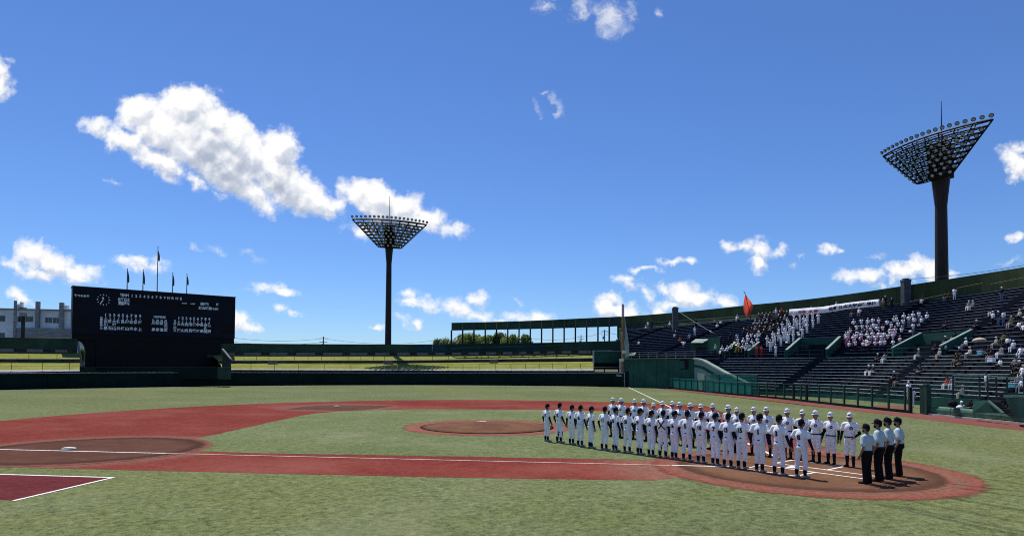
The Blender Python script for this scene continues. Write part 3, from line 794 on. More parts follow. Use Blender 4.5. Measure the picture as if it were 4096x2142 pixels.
# side brackets: quarter-round in outline
for sx, xo, xi in ((-1, sb(343, 1420).x, lx0), (1, sb(890, 1440).x, lx1)):
    xs = sb(313, 1352).x if sx < 0 else sb(918, 1362).x
    r_ = abs(xs-xo); prof = [(xi-sx*-.0, zc), (xs, zc)]
    for i in range(9):
        a = i/8*PI/2; prof.append((xo+(xs-xo)*(1-math.sin(a)), zc-.1-(r_*1.7)*(1-math.cos(a))))
    prof += [(xo, z_bot), (xi, z_bot)]
    b = MB(); b.solid([(x, Y0+.9, z-.015) for x, z in prof], [(x, Y0+2.4, z-.015) for x, z in prof]); to_local(b.build('side_bracket', M['board_blk']), board)
def panel(name, xa, ya, xb, yb, m, dp=.03, off=.0):
    p, q = sb(xa, ya), sb(xb, yb)
    b = MB(); b.box(((p.x+q.x)/2, Y0-dp/2-.004-off, (p.z+q.z)/2), (abs(q.x-p.x), dp, abs(p.z-q.z))); return to_local(b.build(name, m), board)
panel('score_screen', 466, 1186, 877, 1236, M['board_blk']); 
panel('lineup_screen', 394, 1271, 600, 1319, M['board_blk']); panel('umpire_screen', 605, 1278, 672, 1326, M['board_blk']); panel('lineup_screen', 690, 1284, 856, 1330, M['board_blk'])
panel('vent_louver', 291, 1265, 360, 1308, M['board_blk']); panel('vent_louver', 888, 1290, 936, 1330, M['board_blk'])
def text_on(body, px, py, h_px, parent_name='lettering', wscale=1.0, w_px=None, up=None, bold=.03):
    """raised lettering on the board, centred on an image point, cap height in px"""
    cu = bpy.data.curves.new('txt', 'FONT'); cu.body = body; cu.align_x = 'CENTER'; cu.align_y = 'CENTER'; cu.extrude = .012; cu.offset = bold; cu.resolution_u = 2
    o = bpy.data.objects.new('txt', cu); COL.objects.link(o)
    dg = bpy.context.evaluated_depsgraph_get(); me = bpy.data.meshes.new_from_object(o.evaluated_get(dg)); bpy.data.objects.remove(o); bpy.data.curves.remove(cu)
    me.materials.clear(); me.materials.append(M['lamp_white'])
    xs = [v.co.x for v in me.vertices]; ys = [v.co.y for v in me.vertices]
    p = sb(px, py); hm = (sb(px, py-h_px/2).z-sb(px, py+h_px/2).z)
    sy = hm/(max(ys)-min(ys)); sx = sy*wscale
    if w_px: sx = abs(sb(px+w_px/2, py).x-sb(px-w_px/2, py).x)/(max(xs)-min(xs))
    cx_, cy_ = (max(xs)+min(xs))/2, (max(ys)+min(ys))/2
    me.transform(Matrix(((sx, 0, 0, p.x), (0, 0, -1.0, Y0-.045), (0, sy, 0, p.z), (0, 0, 0, 1))) @ Matrix.Translation((-cx_, -cy_, 0)))
    o = mesh_obj(parent_name, me); return to_local(o, board)
def bs(x, y): return (x/2544*680+280, y/1347*360+1120)      # a position measured on an enlargement
def tx(body, x, y, h, w=None, **kw):
    px, py = bs(x, y); return text_on(body, px, py, h*360/1347, w_px=w*680/2544 if w else None, **kw)
tx('うつのみや', 178, 228, 42, 225)
tx('TEAM', 812, 219, 44, 130)
for i, s in enumerate(['1', '2', '3', '4', '5', '6', '7', '8', '9', '10', 'R', 'H', 'E']):
    x = 928+61*i; tx(s, x, 229+(x-928)*.059, 40, 44 if len(s) > 1 else None)
tx('佐野日大', 806, 287, 56, 178); tx('青藍泰斗', 806, 343, 54, 170)
tx('投球数', 2013, 353, 48, 126); tx('球', 2202, 361, 44, 38)
tx('試合時間 0:00', 2072, 417, 46, 292)
tx('BSO', 1712, 340, 20, 74).name = 'ball_strike_out'; tx('HEF', 1837, 350, 20, 66)
for i in range(9):
    x = 533+64.4*i; y = 514+(x-533)*.039; tx(str(i+1), x, y, 46)
    tx(str([8, 4, 6, 7, 3, 5, 4, 2, 1][i]), x, y+48, 28)
    x = 1628+57*i; y = 562+(x-1628)*.040; tx(str(i+1), x, y, 44); tx(str([8, 5, 4, 3, 7, 6, 9, 1, 2][i]), x, y+48, 26)
def column(chars, x, ys, s=52):
    for ch, y in zip(chars, ys):
        if ch != ' ': tx(ch, x, y, s, s*1.08)
names_l = ['石川豊', '稲石', '大塚山', '新井', '長崎', '押山', '渡邊', '橋本', '村上']
names_r = ['大瀧', '丸山', '吉河', '細貝', '鎌塚', '中村', '長島', '佐久間', '笠原']
tx('先', 470, 557, 34); column('青藍泰斗', 467, (590, 632, 674, 712), 40)
for i, nm in enumerate(names_l):
    x = 531+64.2*i; y = 606+(x-531)*.037
    column(nm, x, (y, y+103) if len(nm) == 2 else ((y, y+53, y+104)))
tx('先', 1570, 602, 32); column('佐野日大', 1568, (638, 672, 708, 750), 38)
for i, nm in enumerate(names_r):
    x = 1628+57*i; y = 650+(x-1628)*.037
    column(nm, x, (y, y+94) if len(nm) == 2 else ((y, y+47, y+96)), 49)
tx('UMPIRES', 1342, 546, 34, 178)
for i, (h_, nm) in enumerate((('PL', '川島'), ('1B', '印南'), ('2B', '渡邉'), ('3B', '秋元英'))):
    x = 1248+61*i; y = 634+(x-1248)*.037; tx(h_, x, y-40, 28, 36); column(nm, x, (y, y+98) if len(nm) == 2 else (y, y+50, y+100), 50)
# clock: bars for hours, two hands
clk = MB(); cc = sb(*bs(500, 289)); Rr = sb(*bs(500, 205)).z-cc.z
hands = MB()
for i in range(12):
    a = i*PI/6; ln = .22 if i % 3 == 0 else .17
    d = V3(math.sin(a), 0, math.cos(a)); clk.bar(cc+d*Rr*(1-ln)+V3(0, -.05, 0), cc+d*Rr+V3(0, -.05, 0), .16 if i % 3 == 0 else .11, .05, (0, 1, 0))
to_local(clk.build('clock_hour_mark', M['lamp_white']), board)
for a, ln, w in ((R(344), .5, .20), (R(214), .8, .15)):
    d = V3(math.sin(a), 0, math.cos(a)); b = MB(); b.bar(cc-d*Rr*.08+V3(0, -.08, 0), cc+d*Rr*ln+V3(0, -.08, 0), w, .04, (0, 1, 0)); to_local(b.build('clock_hand', M['lamp_white']), board)
# flagpoles on top of the board
M['flag_dark'] = mat('dark_flag_cloth', (.07, .07, .12), .9, .3, 3); M['flag_red'] = mat('dull_red_flag_cloth', (.22, .11, .12), .9, .3, 3); M['pole_grey'] = mat('grey_pole', (.13, .13, .15), .5)
def limp_flag(base, h, w, m, parent, seed):
    """flag hanging in folds beside its pole"""
    b = MB(); n = 9; rows = []
    for j in range(n):
        t = j/(n-1); z = base.z-h*t
        wd = w*(.35+.65*math.sin(min(1, t*1.15)*PI*.62)); row = []
        for i in range(7):
            s_ = i/6; row.append((base.x+.04+s_*wd*(1-.2*t), base.y+.14*math.sin(s_*9+seed+t*2)*wd, z-.5*s_*h*.35*(1-t*.5)))
        rows.append(row)
    vs = [p for r_ in rows for p in r_]
    b.add(vs, [(j*7+i, j*7+i+1, j*7+8+i, j*7+7+i) for j in range(n-1) for i in range(6)])
    o = to_local(b.build('flag', m, smooth=True, fix=False), parent); mo = o.modifiers.new('thick', 'SOLIDIFY'); mo.thickness = .02
for i, (px, ytop, yb_, yf0, yf1, m, desc) in enumerate((
        (510, 1075, 1160, 1080, 1126, 'flag_dark', 'leftmost flagpole on the scoreboard, a dark flag hanging limp'),
        (573, 1079, 1165, 1082, 1132, 'flag_red', 'short flagpole with a dull red flag, just left of the tall pole'),
        (632, 987, 1168, 1000, 1040, 'flag_red', 'tallest flagpole at the middle of the scoreboard top'),
        (691, 1092, 1171, 1095, 1140, 'flag_dark', 'short flagpole with a dark flag, just right of the tall pole'),
        (748, 1096, 1174, 1100, 1137, 'flag_dark', 'rightmost flagpole on the scoreboard, a small dark flag'))):
    d = ray(px, ytop); t = (Y0+1.2-CAM_C.y)/d.y; tp = CAM_C+d*t
    r_ = thing('flagpole', desc, 'flagpole', (tp.x, tp.y, zt+.1), 0, 'flagpoles on the scoreboard')
    b = MB(); b.tube([(0, 0, 0), (0, 0, tp.z-zt-.1)], [.085, .05], 8); b.lathe((0, 0, tp.z-zt-.1), [(.02, 0), (.09, .05), (.09, .12), (.02, .17)], 8)
    b.build('pole', M['pole_grey'], r_)
    k_ = (zt and 1); fz0 = CAM_C.z+ray(px, yf0).z*t; fz1 = CAM_C.z+ray(px, yf1).z*t
    limp_flag(V3(tp.x, tp.y, fz0), fz0-fz1, .30 if px != 632 else .34, M[m], r_, i*1.7)
# low green walls at the foot of the board
for xa, xb, lab in ((320, 384, 'low green wall block left of the black scoreboard base'), (880, 925, 'low green wall block right of the black scoreboard base')):
    p, q = atD(xa, 1466, 98 if xa < 500 else 97), atD(xb, 1466, 98 if xa < 500 else 97)
    b = MB(); b.solid([(p.x, p.y, 1.2), (q.x, q.y, 1.2), (q.x, q.y+1.5, 1.2), (p.x, p.y+1.5, 1.2)], [(p.x, p.y, p.z), (q.x, q.y, q.z), (q.x, q.y+1.5, q.z), (p.x, p.y+1.5, p.z)])
    tag(b.build('block_wall', M['green_conc']), lab, 'wall')
p, q = atD(386, 1466, 97.2), atD(884, 1466, 98.5)
b = MB(); b.solid([(p.x, p.y, 1.2), (q.x, q.y, 1.2), (q.x, q.y+1.5, 1.2), (p.x, p.y+1.5, 1.2)], [(p.x, p.y, p.z), (q.x, q.y, q.z), (q.x, q.y+1.5, q.z), (p.x, p.y+1.5, p.z)])
tag(b.build('scoreboard_foot_wall', M['wall_pad']), 'dark wall along the foot of the scoreboard, above the padded wall', 'wall')

# ================================================================ first-base grandstand
M['bench_top'] = mat('bench_slat_blue_grey', (.42, .45, .48), .6, .3, 1.5, spec=.3)
M['bench_up'] = mat('bench_upper_navy', (.22, .235, .28), .6, .3, 1.5, spec=.25)
M['step_dark'] = mat('navy_terrace_step', (.012, .014, .024), .8, .3, .8, spec=.08)
M['step_grey'] = mat('grey_terrace_step', (.024, .032, .036), .85, .3, .8, spec=.08)
M['parapet_green'] = mat('stand_parapet_green', (.060, .078, .036), .85, .3, .25, spec=.05, stretch=(1, 1, .4))
M['pier'] = mat('grey_pier', (.075, .08, .09), .85, .25, .8)
d58 = Vector((math.cos(R(58)), math.sin(R(58)))); n58 = Vector((d58.y, -d58.x))
PB = Vector((54.5, 25.3))                        # bend of the front line
mit = Vector((1.0, -.287))                       # offset direction at the bend
START = PB - d58*62
END_Y = {0: 34.5, 8.3: 64.5, 26.2: 83.0}
def front_curve(o, y_end):
    """plan line o metres behind the front: straight, a bend, then the wing towards right field"""
    return [START+n58*o, PB+mit*o, Vector((PB.x+o, y_end))]
def smooth_bend(line_, r_=5.0, n=5):
    a, p, c = line_; u_ = (a-p).normalized(); v_ = (c-p).normalized(); out = [a]
    A, C = p+u_*r_, p+v_*r_
    for i in range(n+1):
        t = i/n; out.append(A*(1-t)**2+p*2*t*(1-t)+C*t*t)
    out.append(c); return out
ZF, ZA = .38, 4.75
N_LOW, N_UP = 12, 19
def z_upper_top(y):            # the top row dips towards right field
    return interp([(-60, 13.9), (4, 13.9), (20, 13.2), (45, 12.1), (70, 11.4), (90, 11.1)], y)
def row_line(kind, i):
    """(plan points, heights) of terrace row i"""
    if kind == 'low':
        o = .3+(8.3-.9)*i/N_LOW; z = ZF+(ZA-ZF)*(i)/N_LOW
        yend = interp([(0, 34.8), (8.3, 49.0)], o)
        c = smooth_bend(front_curve(o, yend)); return c, [z]*len(c)
    t = i/N_UP; o = 8.9+(26.2-8.9)*t
    c = smooth_bend(front_curve(o, 63.5+(81-63.5)*t), 6)
    # densify the wing so that the dip is gradual
    a, q = c[-2], c[-1]; c = c[:-1]+[a.lerp(q, s_/5) for s_ in range(1, 6)]
    return c, [ZA+.25+(z_upper_top(p.y)-ZA-.25)*t for p in c]
stand = thing('grandstand', 'long stepped grandstand of dark benches rising along the right side', 'grandstand', (70, 20, 0))
def strip3(b, c0, z0, c1, z1):
    n = len(c0); b.add([(*p, z) for p, z in zip(c0, z0)]+[(*p, z) for p, z in zip(c1, z1)], [(i, i+1, n+i+1, n+i) for i in range(n-1)])
ROWS = {'low': [row_line('low', i) for i in range(N_LOW+1)], 'up': [row_line('up', i) for i in range(N_UP+1)]}
for kind, N, m in (('low', N_LOW, 'step_grey'), ('up', N_UP, 'step_dark')):
    b = MB()
    for i in range(N):
        c0, z0 = ROWS[kind][i]; c1, z1 = ROWS[kind][i+1]
        strip3(b, c0, z0, c1, z0); strip3(b, c1, z0, c1, z1)        # tread, riser
    to_local(b.build('terrace_steps', M[m], fix=False), stand)
# front wall of the lower tier, cross aisle, wing wall, back parapet with panels
c0, z0 = ROWS['low'][0]
b = MB(); ribbon_wall(b, [p for p in c0], [z+.02 for z in z0], -.25, -.3); to_local(b.build('front_wall', M['teal_wall']), stand)
cA, zA_ = ROWS['up'][0]; cL, zL = ROWS['low'][N_LOW]
cu_ = smooth_bend(front_curve(8.9, 63.5), 6)
cl_ = smooth_bend(front_curve(7.7, 49.0), 6)
b = MB(); strip3(b, cl_[:-1]+[Vector((PB.x+7.7, 49.0))], [ZA-.01]*len(cl_), cu_[:-1]+[Vector((PB.x+8.9, 49.0))], [ZA-.01]*len(cu_))
strip3(b, cu_[:-1]+[Vector((PB.x+8.9, 63.5))], [ZA-.01]*len(cu_), cu_[:-1]+[Vector((PB.x+8.9, 63.5))], [ZA+.25]*len(cu_))
to_local(b.build('cross_aisle', M['step_grey']), stand)
top_c, top_z = ROWS['up'][N_UP]
T_PAR = [(2480, 1265), (2600, 1256.5), (2700, 1248), (2785, 1241), (3000, 1217.5), (3150, 1204), (3300, 1187), (3450, 1167), (3634, 1138.5), (3850, 1106), (4096, 1067), (4700, 960)]
pc = smooth_bend(front_curve(27.2, 82.5), 6); a, q = pc[-2], pc[-1]; pc = pc[:-1]+[a.lerp(q, s_/5) for s_ in range(1, 6)]
a, q = pc[0], pc[1]; pc = [a.lerp(q, s_/7) for s_ in range(7)]+pc[1:]
def par_top(p):
    px = prj((p.x, p.y, 12))[0]
    return zat(px, interp(T_PAR, px), p.x, p.y) if (p-CAM_C.xy).dot(CF.xy) > 20 and px < 5200 else 16.2
for i in range(len(pc)-1):
    a, q = pc[i], pc[i+1]; k_ = max(1, round((q-a).length/4.0))
    for j in range(k_):
        p0, p1 = a.lerp(q, j/k_+.0015), a.lerp(q, (j+1)/k_-.0015); nn = Vector(((p1-p0).y, -(p1-p0).x)).normalized()*.35
        zb0 = z_upper_top(p0.y)-1.5
        b = MB(); b.solid([(*p0, zb0), (*p1, zb0), (*(p1+nn), zb0), (*(p0+nn), zb0)], [(*p0, par_top(p0)), (*p1, par_top(p1)), (*(p1+nn), par_top(p1)), (*(p0+nn), par_top(p0))])
        to_local(b.build('parapet_panel', M['parapet_green']), stand)
# outer shell so that the stand is solid from other sides
shell = MB(); oc2 = [p+Vector((.5, -.3)) for p in pc]
pcs = [p+Vector((.17, -.10)) for p in pc]; strip3(shell, pcs, [-.3]*len(pc), pcs, [par_top(p)-.6 for p in pc]); strip3(shell, [ROWS['up'][N_UP][0][0], pc[0]], [z_upper_top(0)]*2, [pc[0], pc[0]], [z_upper_top(0)]*2)
lastrow = ROWS['up'][N_UP][0]; zz = ROWS['up'][N_UP][1]
strip3(shell, lastrow, zz, smooth_bend(front_curve(27.2, 82.5), 6)[:-1]+[pc[-1]]*(len(lastrow)-len(smooth_bend(front_curve(27.2, 82.5), 6)[:-1])), zz)
to_local(shell.build('rear_shell', M['green_conc'], fix=False), stand)
# low side wall of the wing at the outfield end
w0 = [Vector((r_[0][-1].x, r_[0][-1].y)) for r_ in ROWS['up']]; wz = [r_[1][-1] for r_ in ROWS['up']]
b = MB(); ribbon_wall(b, [tuple(p) for p in w0], [z+.5 for z in wz], .3, -.3); to_local(b.build('wing_end_wall', M['green_conc']), stand)

# ---- benches: one part per bench, aisles between the blocks
AISLES = [-40, -25.5, -11.0, 3.5, 18.0, 33.5, 48.5, 64]          # metres along the row from the bend (negative = towards home)
def walk(c, s_from_bend, mid):
    """point and direction at distance s from the bend point along the row"""
    # cumulative lengths
    Ls = [0]
    for a, q in zip(c, c[1:]): Ls.append(Ls[-1]+(q-a).length)
    s = Ls[mid]+s_from_bend
    s = max(0, min(Ls[-1], s))
    for i in range(len(c)-1):
        if s <= Ls[i+1]+1e-6:
            t = (s-Ls[i])/max(1e-6, Ls[i+1]-Ls[i]); return c[i].lerp(c[i+1], t), (c[i+1]-c[i]).normalized(), t, i
    return c[-1], (c[-1]-c[-2]).normalized(), 1, len(c)-2
def row_len(c, mid):
    L = [0]
    for a, q in zip(c, c[1:]): L.append(L[-1]+(q-a).length)
    return -L[mid], L[-1]-L[mid]
benches = 0
def bench_run(kind, i, s0, s1):
    global benches
    c, z = ROWS[kind][i]; mid = 4; lo, hi = row_len(c, mid)
    s0, s1 = max(lo+.3, s0), min(hi-.4, s1)
    if s1-s0 < 1.5: return
    stops = [s0]+[s for s in [row_len(c[:j+1]+[c[-1]], min(mid, j))[0]*0+sum((c[q+1]-c[q]).length for q in range(j))-(-lo) for j in range(1, len(c)-1)] if s0+.2 < s < s1-.2]+[s1]
    stops.sort()
    b = MB()
    for sa, sb_ in zip(stops, stops[1:]):
        (p0, d0, t0, i0), (p1, d1, t1, i1) = walk(c, sa, mid), walk(c, sb_, mid)
        za = z[i0]+(z[i0+1]-z[i0])*t0; zb_ = z[i1]+(z[i1+1]-z[i1])*t1
        d = (p1-p0).normalized(); nn = Vector((d.y, -d.x))
        if nn.x < 0: nn = -nn
        oa = nn*.40
        H = .42
        b.bar((*(p0+oa), za+H), (*(p1+oa), zb_+H), .34, .05)
        b.cur = 1
        nl = max(1, round((p1-p0).length/2.4))
        for q in range(nl):
            t = (q+.5)/nl; p = p0.lerp(p1, t)+oa*1.15; zq = za+(zb_-za)*t
            b.box((p.x, p.y, zq+.19), (.12, .2, .38), math.atan2(d.y, d.x))
        b.cur = 0
    o = to_local(b.build('bench', [M['bench_top' if kind == 'low' else 'bench_up'], M['step_dark']], fix=False), stand); benches += 1
VOM = []   # vomitories: (s0, s1, row from, row to)
def blocks(kind, i):
    off = 0 if kind == 'up' else 1.2
    out = [(a+.75+off, b_-.75+off) for a, b_ in zip(AISLES, AISLES[1:])]
    return out
def px_s(kind, i, px):
    """distance along row i that is seen at column px"""
    c, z = ROWS[kind][i]; mid = 4; lo, hi = row_len(c, mid); best = None
    for j in range(401):
        s = lo+(hi-lo)*j/400; p, d, t, q = walk(c, s, mid)
        if (p-CAM_C.xy).dot(CF.xy) < 5: continue
        e = abs(prj((p.x, p.y, z[q]))[0]-px)
        if best is None or e < best[0]: best = (e, s)
    return best[1]
VOMS = [(2905, 2995, 5), (3150, 3308, 5), (3580, 3765, 5)]      # columns of the entrances, rows they cut
vom_s = [(px_s('up', 0, a), px_s('up', 0, q)) for a, q, r_ in VOMS]
for kind, N in (('low', N_LOW), ('up', N_UP)):
    for i in range(N):
        bl = blocks(kind, i)
        if kind == 'up' and i < 4:
            for (a, q) in vom_s:
                a, q = min(a, q), max(a, q); nb = []
                for s0, s1 in bl:
                    if q < s0 or a > s1: nb.append((s0, s1))
                    else:
                        if a-.3-s0 > 1.2: nb.append((s0, a-.3))
                        if s1-q-.3 > 1.2: nb.append((q+.3, s1))
                bl = nb
        for s0, s1 in bl: bench_run(kind, i, s0, s1)
# aisle steps: dark strips with half-height steps
for s in AISLES[1:-1]:
    b = MB()
    for kind, N, off in (('low', N_LOW, 1.2), ('up', N_UP, 0)):
        for i in range(N):
            c, z = ROWS[kind][i]; lo, hi = row_len(c, 4)
            if not (lo+1 < s+off < hi-1): continue
            p, d, t, q = walk(c, s+off, 4); c1, z1 = ROWS[kind][i+1]
            zq = z[q]; zn = z1[min(q, len(z1)-1)]; nn = Vector((d.y, -d.x))
            b.box((p.x+nn.x*.6, p.y+nn.y*.6, (zq+(zn-zq)/2)-.1), (1.1, .36, (zn-zq)/2+.2), math.atan2(d.y, d.x))
    if b.v: tag(to_local(b.build('aisle_steps', M['step_dark'], fix=False), stand), kind='stuff')
# ---- entrances (vomitories): two sloping side walls with pale copings, back wall, dark doorway
def entrance(px0, px1, label, nrow=4, sign=False):
    c, z = ROWS['up'][0]; cn, zn = ROWS['up'][nrow]
    sa, sb_ = sorted((px_s('up', 0, px0), px_s('up', 0, px1)))
    pa, da, *_ = walk(c, sa, 4); pb, db, *_ = walk(c, sb_, 4)
    d = (pb-pa).normalized(); nn = Vector((d.y, -d.x))
    if nn.x < 0: nn = -nn
    dep = (26.2-8.9)*nrow/N_UP; zt = zn[2]+.95; zb_ = ZA+.02; zf = ZA+1.15
    root = thing('stand_entrance', label, 'entrance', (pa.x, pa.y, zb_))
    for p, sg in ((pa, -1), (pb, 1)):
        w = d*.25*sg
        q0, q1 = p-nn*.15, p+nn*dep
        b = MB(); b.solid([(*q0, zb_), (*q1, zb_), (*q1, zt), (*q0, zf)], [(*(q0+w), zb_), (*(q1+w), zb_), (*(q1+w), zt), (*(q0+w), zf)]); to_local(b.build('side_wall', M['teal_wall']), root)
        e_ = w*.25
        b = MB(); b.solid([(*(q0-e_), zf+.004), (*(q1-e_), zt+.004), (*(q1-e_), zt+.11), (*(q0-e_), zf+.11)], [(*(q0+w+e_), zf+.004), (*(q1+w+e_), zt+.004), (*(q1+w+e_), zt+.11), (*(q0+w+e_), zf+.11)]); to_local(b.build('side_coping', M['pale_green']), root)
    q0, q1 = pa+nn*(dep-.02), pb+nn*(dep-.02); t_ = nn*.3
    b = MB(); b.solid([(*q0, zb_), (*q1, zb_), (*q1, zt-.02), (*q0, zt-.02)], [(*(q0+t_), zb_), (*(q1+t_), zb_), (*(q1+t_), zt-.02), (*(q0+t_), zt-.02)]); to_local(b.build('back_wall', M['teal_wall']), root)
    w_ = (q1-q0).length; m0, m1 = q0.lerp(q1, .30), q0.lerp(q1, .78); f_ = nn*-.06
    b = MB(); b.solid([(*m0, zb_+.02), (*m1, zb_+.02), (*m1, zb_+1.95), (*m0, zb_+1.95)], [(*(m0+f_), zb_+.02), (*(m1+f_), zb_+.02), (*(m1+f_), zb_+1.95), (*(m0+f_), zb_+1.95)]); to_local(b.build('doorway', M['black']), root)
    # front guard rail
    b = MB()
    for h_ in (.55, 1.05): b.bar((*(pa-nn*.9), zb_+h_), (*(pb-nn*.9), zb_+h_), .05, .05)
    for t in (0, .33, .66, 1):
        p = pa.lerp(pb, t)-nn*.9; b.bar((*p, zb_-.1), (*p, zb_+1.05), .05, .05, (1, 0, 0))
    to_local(b.build('guard_rail', M['teal_wall']), root)
    return root, pa, pb, nn, zt, dep
entrance(*VOMS[0][:2], 'leftmost stand entrance with pale sloping copings, beside the green booth', 3)
entrance(*VOMS[1][:2], 'middle stand entrance with pale sloping copings, between the two cheering blocks', 4)
rt = entrance(*VOMS[2][:2], 'rightmost stand entrance with pale sloping copings under the white notice board', 4)
# notice board above the right entrance
M['board_white'] = mat('notice_white', (.72, .72, .74), .7); M['ink'] = mat('ink_navy', (.03, .03, .07), .8)
nb0, nb1 = atD(3742, 1334, 79), atD(3797, 1331, 77); h_ = 27*78/FPX
sgn = thing('notice_board', 'white notice board with four dark characters above the right stand entrance', 'sign', tuple(nb0))
b = MB(); dn = (nb1-nb0); nrm = Vector((dn.y, -dn.x, 0)).normalized()*.06
b.solid([nb0+V3(0, 0, -h_/2), nb1+V3(0, 0, -h_/2), nb1+V3(0, 0, h_/2), nb0+V3(0, 0, h_/2)], [p+nrm for p in (nb0+V3(0, 0, -h_/2), nb1+V3(0, 0, -h_/2), nb1+V3(0, 0, h_/2), nb0+V3(0, 0, h_/2))]); to_local(b.build('panel', M['board_white']), sgn)
b = MB()
for t in (.08, .92):
    p = nb0+dn*t; b.bar(p+V3(0, 0, -h_/2-1.0)+nrm*.5, p+V3(0, 0, -h_/2+.02)+nrm*.5, .07, .07, (1, 0, 0))
to_local(b.build('legs', M['grey_paint']), sgn)
def text_plane(body, o, xdir, ydir, width, height, m, name, root, bold=.02, ext=.01):
    cu = bpy.data.curves.new('txt', 'FONT'); cu.body = body; cu.align_x = 'CENTER'; cu.align_y = 'CENTER'; cu.extrude = .004; cu.offset = bold; cu.resolution_u = 2
    ob = bpy.data.objects.new('txt', cu); COL.objects.link(ob)
    dg = bpy.context.evaluated_depsgraph_get(); me = bpy.data.meshes.new_from_object(ob.evaluated_get(dg)); bpy.data.objects.remove(ob); bpy.data.curves.remove(cu)
    me.materials.clear(); me.materials.append(m)
    xs = [v.co.x for v in me.vertices]; ys = [v.co.y for v in me.vertices]
    X = Vector(xdir).normalized(); Y = Vector(ydir).normalized(); Z = X.cross(Y)
    sx, sy = width/(max(xs)-min(xs)), height/(max(ys)-min(ys)); cx_, cy_ = (max(xs)+min(xs))/2, (max(ys)+min(ys))/2
    me.transform(Matrix(((X.x*sx, Y.x*sy, Z.x, o[0]), (X.y*sx, Y.y*sy, Z.y, o[1]), (X.z*sx, Y.z*sy, Z.z, o[2]), (0, 0, 0, 1))) @ Matrix.Translation((-cx_, -cy_, 0)))
    ob = mesh_obj(name, me); return to_local(ob, root) if root else ob
fr = -nrm.normalized() if nrm.dot(CAM_C-nb0) < 0 else nrm.normalized()
text_plane('応援団席', (nb0+nb1)/2+fr*(.075 if nrm.dot(CAM_C-nb0) > 0 else .02)+V3(0, 0, -h_*.12), dn, (0, 0, 1), dn.length*.82, h_*.42, M['ink'], 'lettering', sgn, .03)

# ---- green wall under the wing, slanting end wall of the lower tier, booth
wg = thing('wing_wall', 'tall dark green wall under the upper seats, right of the foul pole', 'wall', (63, 55, 0))
wa, wb = Vector((PB.x+8.3, 49.2)), Vector((PB.x+8.3, 64))
for j in range(6):
    p0, p1 = wa.lerp(wb, j/6+.002), wa.lerp(wb, (j+1)/6-.002)
    b = MB(); b.solid([(*p0, -.3), (*p1, -.3), (p1.x+.5, p1.y, -.3), (p0.x+.5, p0.y, -.3)], [(*p0, ZA+.12), (*p1, ZA+.12), (p1.x+.5, p1.y, ZA+.12), (p0.x+.5, p0.y, ZA+.12)]); to_local(b.build('wall_panel', M['teal_wall']), wg)
b = MB(); b.bar((wa.x-.02, wa.y, ZA+.16), (wb.x-.02, wb.y, ZA+.16), .6, .07); to_local(b.build('wall_cap', M['coping']), wg)
# dark window with a grey box in front
cx2, cy2 = plan_hit(2737, wa, wb); dz = zat(2737, 1455, cx2, cy2)
b = MB(); b.box((cx2-.06, cy2, dz), (.1, 1.55, 1.5)); to_local(b.build('dark_window', M['black']), wg)
b = MB(); b.box((cx2-.14, cy2+.25, dz-.05), (.12, .9, 1.2)); to_local(b.build('window_shutter', M['teal_wall']), wg)
# railing on top of the wing wall
b = MB()
for h_ in (.35, .7, 1.05): b.bar((wa.x+.1, wa.y, ZA+.2+h_), (wb.x+.1, wb.y, ZA+.2+h_), .045, .045)
for j in range(9):
    p = wa.lerp(wb, j/8); b.bar((p.x+.1, p.y, ZA+.18), (p.x+.1, p.y, ZA+1.27), .05, .05, (1, 0, 0))
to_local(b.build('top_railing', M['grey_paint']), wg)
ew = thing('stair_side_wall', 'pale green side wall that curves down beside the lower seats', 'wall', (55, 40, 0))
Ea, Eb = Vector((PB.x+8.2, 49.15)), Vector((PB.x-.1, 34.9)); prof = []
TE = [(2785, 1430), (2808, 1433), (2850, 1456), (2900, 1484), (2950, 1508), (3000, 1532), (3040, 1556)]
n_ = 10
for j in range(n_+1):
    t = j/n_; p = Ea.lerp(Eb, t); px = prj((*p, 2))[0]
    prof.append((p, max(.9, zat(px, interp(TE, px), p.x, p.y))))
dd = (Eb-Ea).normalized(); nw = Vector((dd.y, -dd.x))
if nw.dot(CAM_C.xy-Ea) > 0: nw = -nw
b = MB()
for (p, z), (q, zq) in zip(prof, prof[1:]):
    b.solid([(*p, -.3), (*q, -.3), (*(q+nw*.35), -.3), (*(p+nw*.35), -.3)], [(*p, z), (*q, zq), (*(q+nw*.35), zq), (*(p+nw*.35), z)])
to_local(b.build('wall_body', M['pale_green']), ew)
b = MB()
for (p, z), (q, zq) in zip(prof, prof[1:]):
    b.bar((*(p-nw*.05), z-.12), (*(q-nw*.05), zq-.12), .45, .22)
to_local(b.build('overhanging_coping', M['pale_green']), ew)
# the overhanging coping's shadow, put on the wall as a darker strip
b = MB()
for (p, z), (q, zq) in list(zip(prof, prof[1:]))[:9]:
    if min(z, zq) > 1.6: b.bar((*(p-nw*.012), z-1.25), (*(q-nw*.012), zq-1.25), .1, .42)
to_local(b.build('coping_shade_band', M['teal_wall']), ew)
booth = thing('entrance_booth', 'small dark green booth with a pale slanting roof at the left end of the seats', 'booth', (62.8, 49, ZA))
q0, q1, q2 = atD(2765, 1420, 103), atD(2832, 1420, 101), atD(2880, 1420, 98)
bz0, bz1 = ZA-.05, zat(2800, 1362, *q1.xy)
def boxq(name, a, q, thick, z0, z1, m, root):
    a, q = Vector(a[:2]), Vector(q[:2]); t_ = (a-CAM_C.xy).normalized()*thick
    b = MB(); b.solid([(*a, z0), (*q, z0), (*(q+t_), z0), (*(a+t_), z0)], [(*a, z1), (*q, z1), (*(q+t_), z1), (*(a+t_), z1)]); return to_local(b.build(name, m), root)
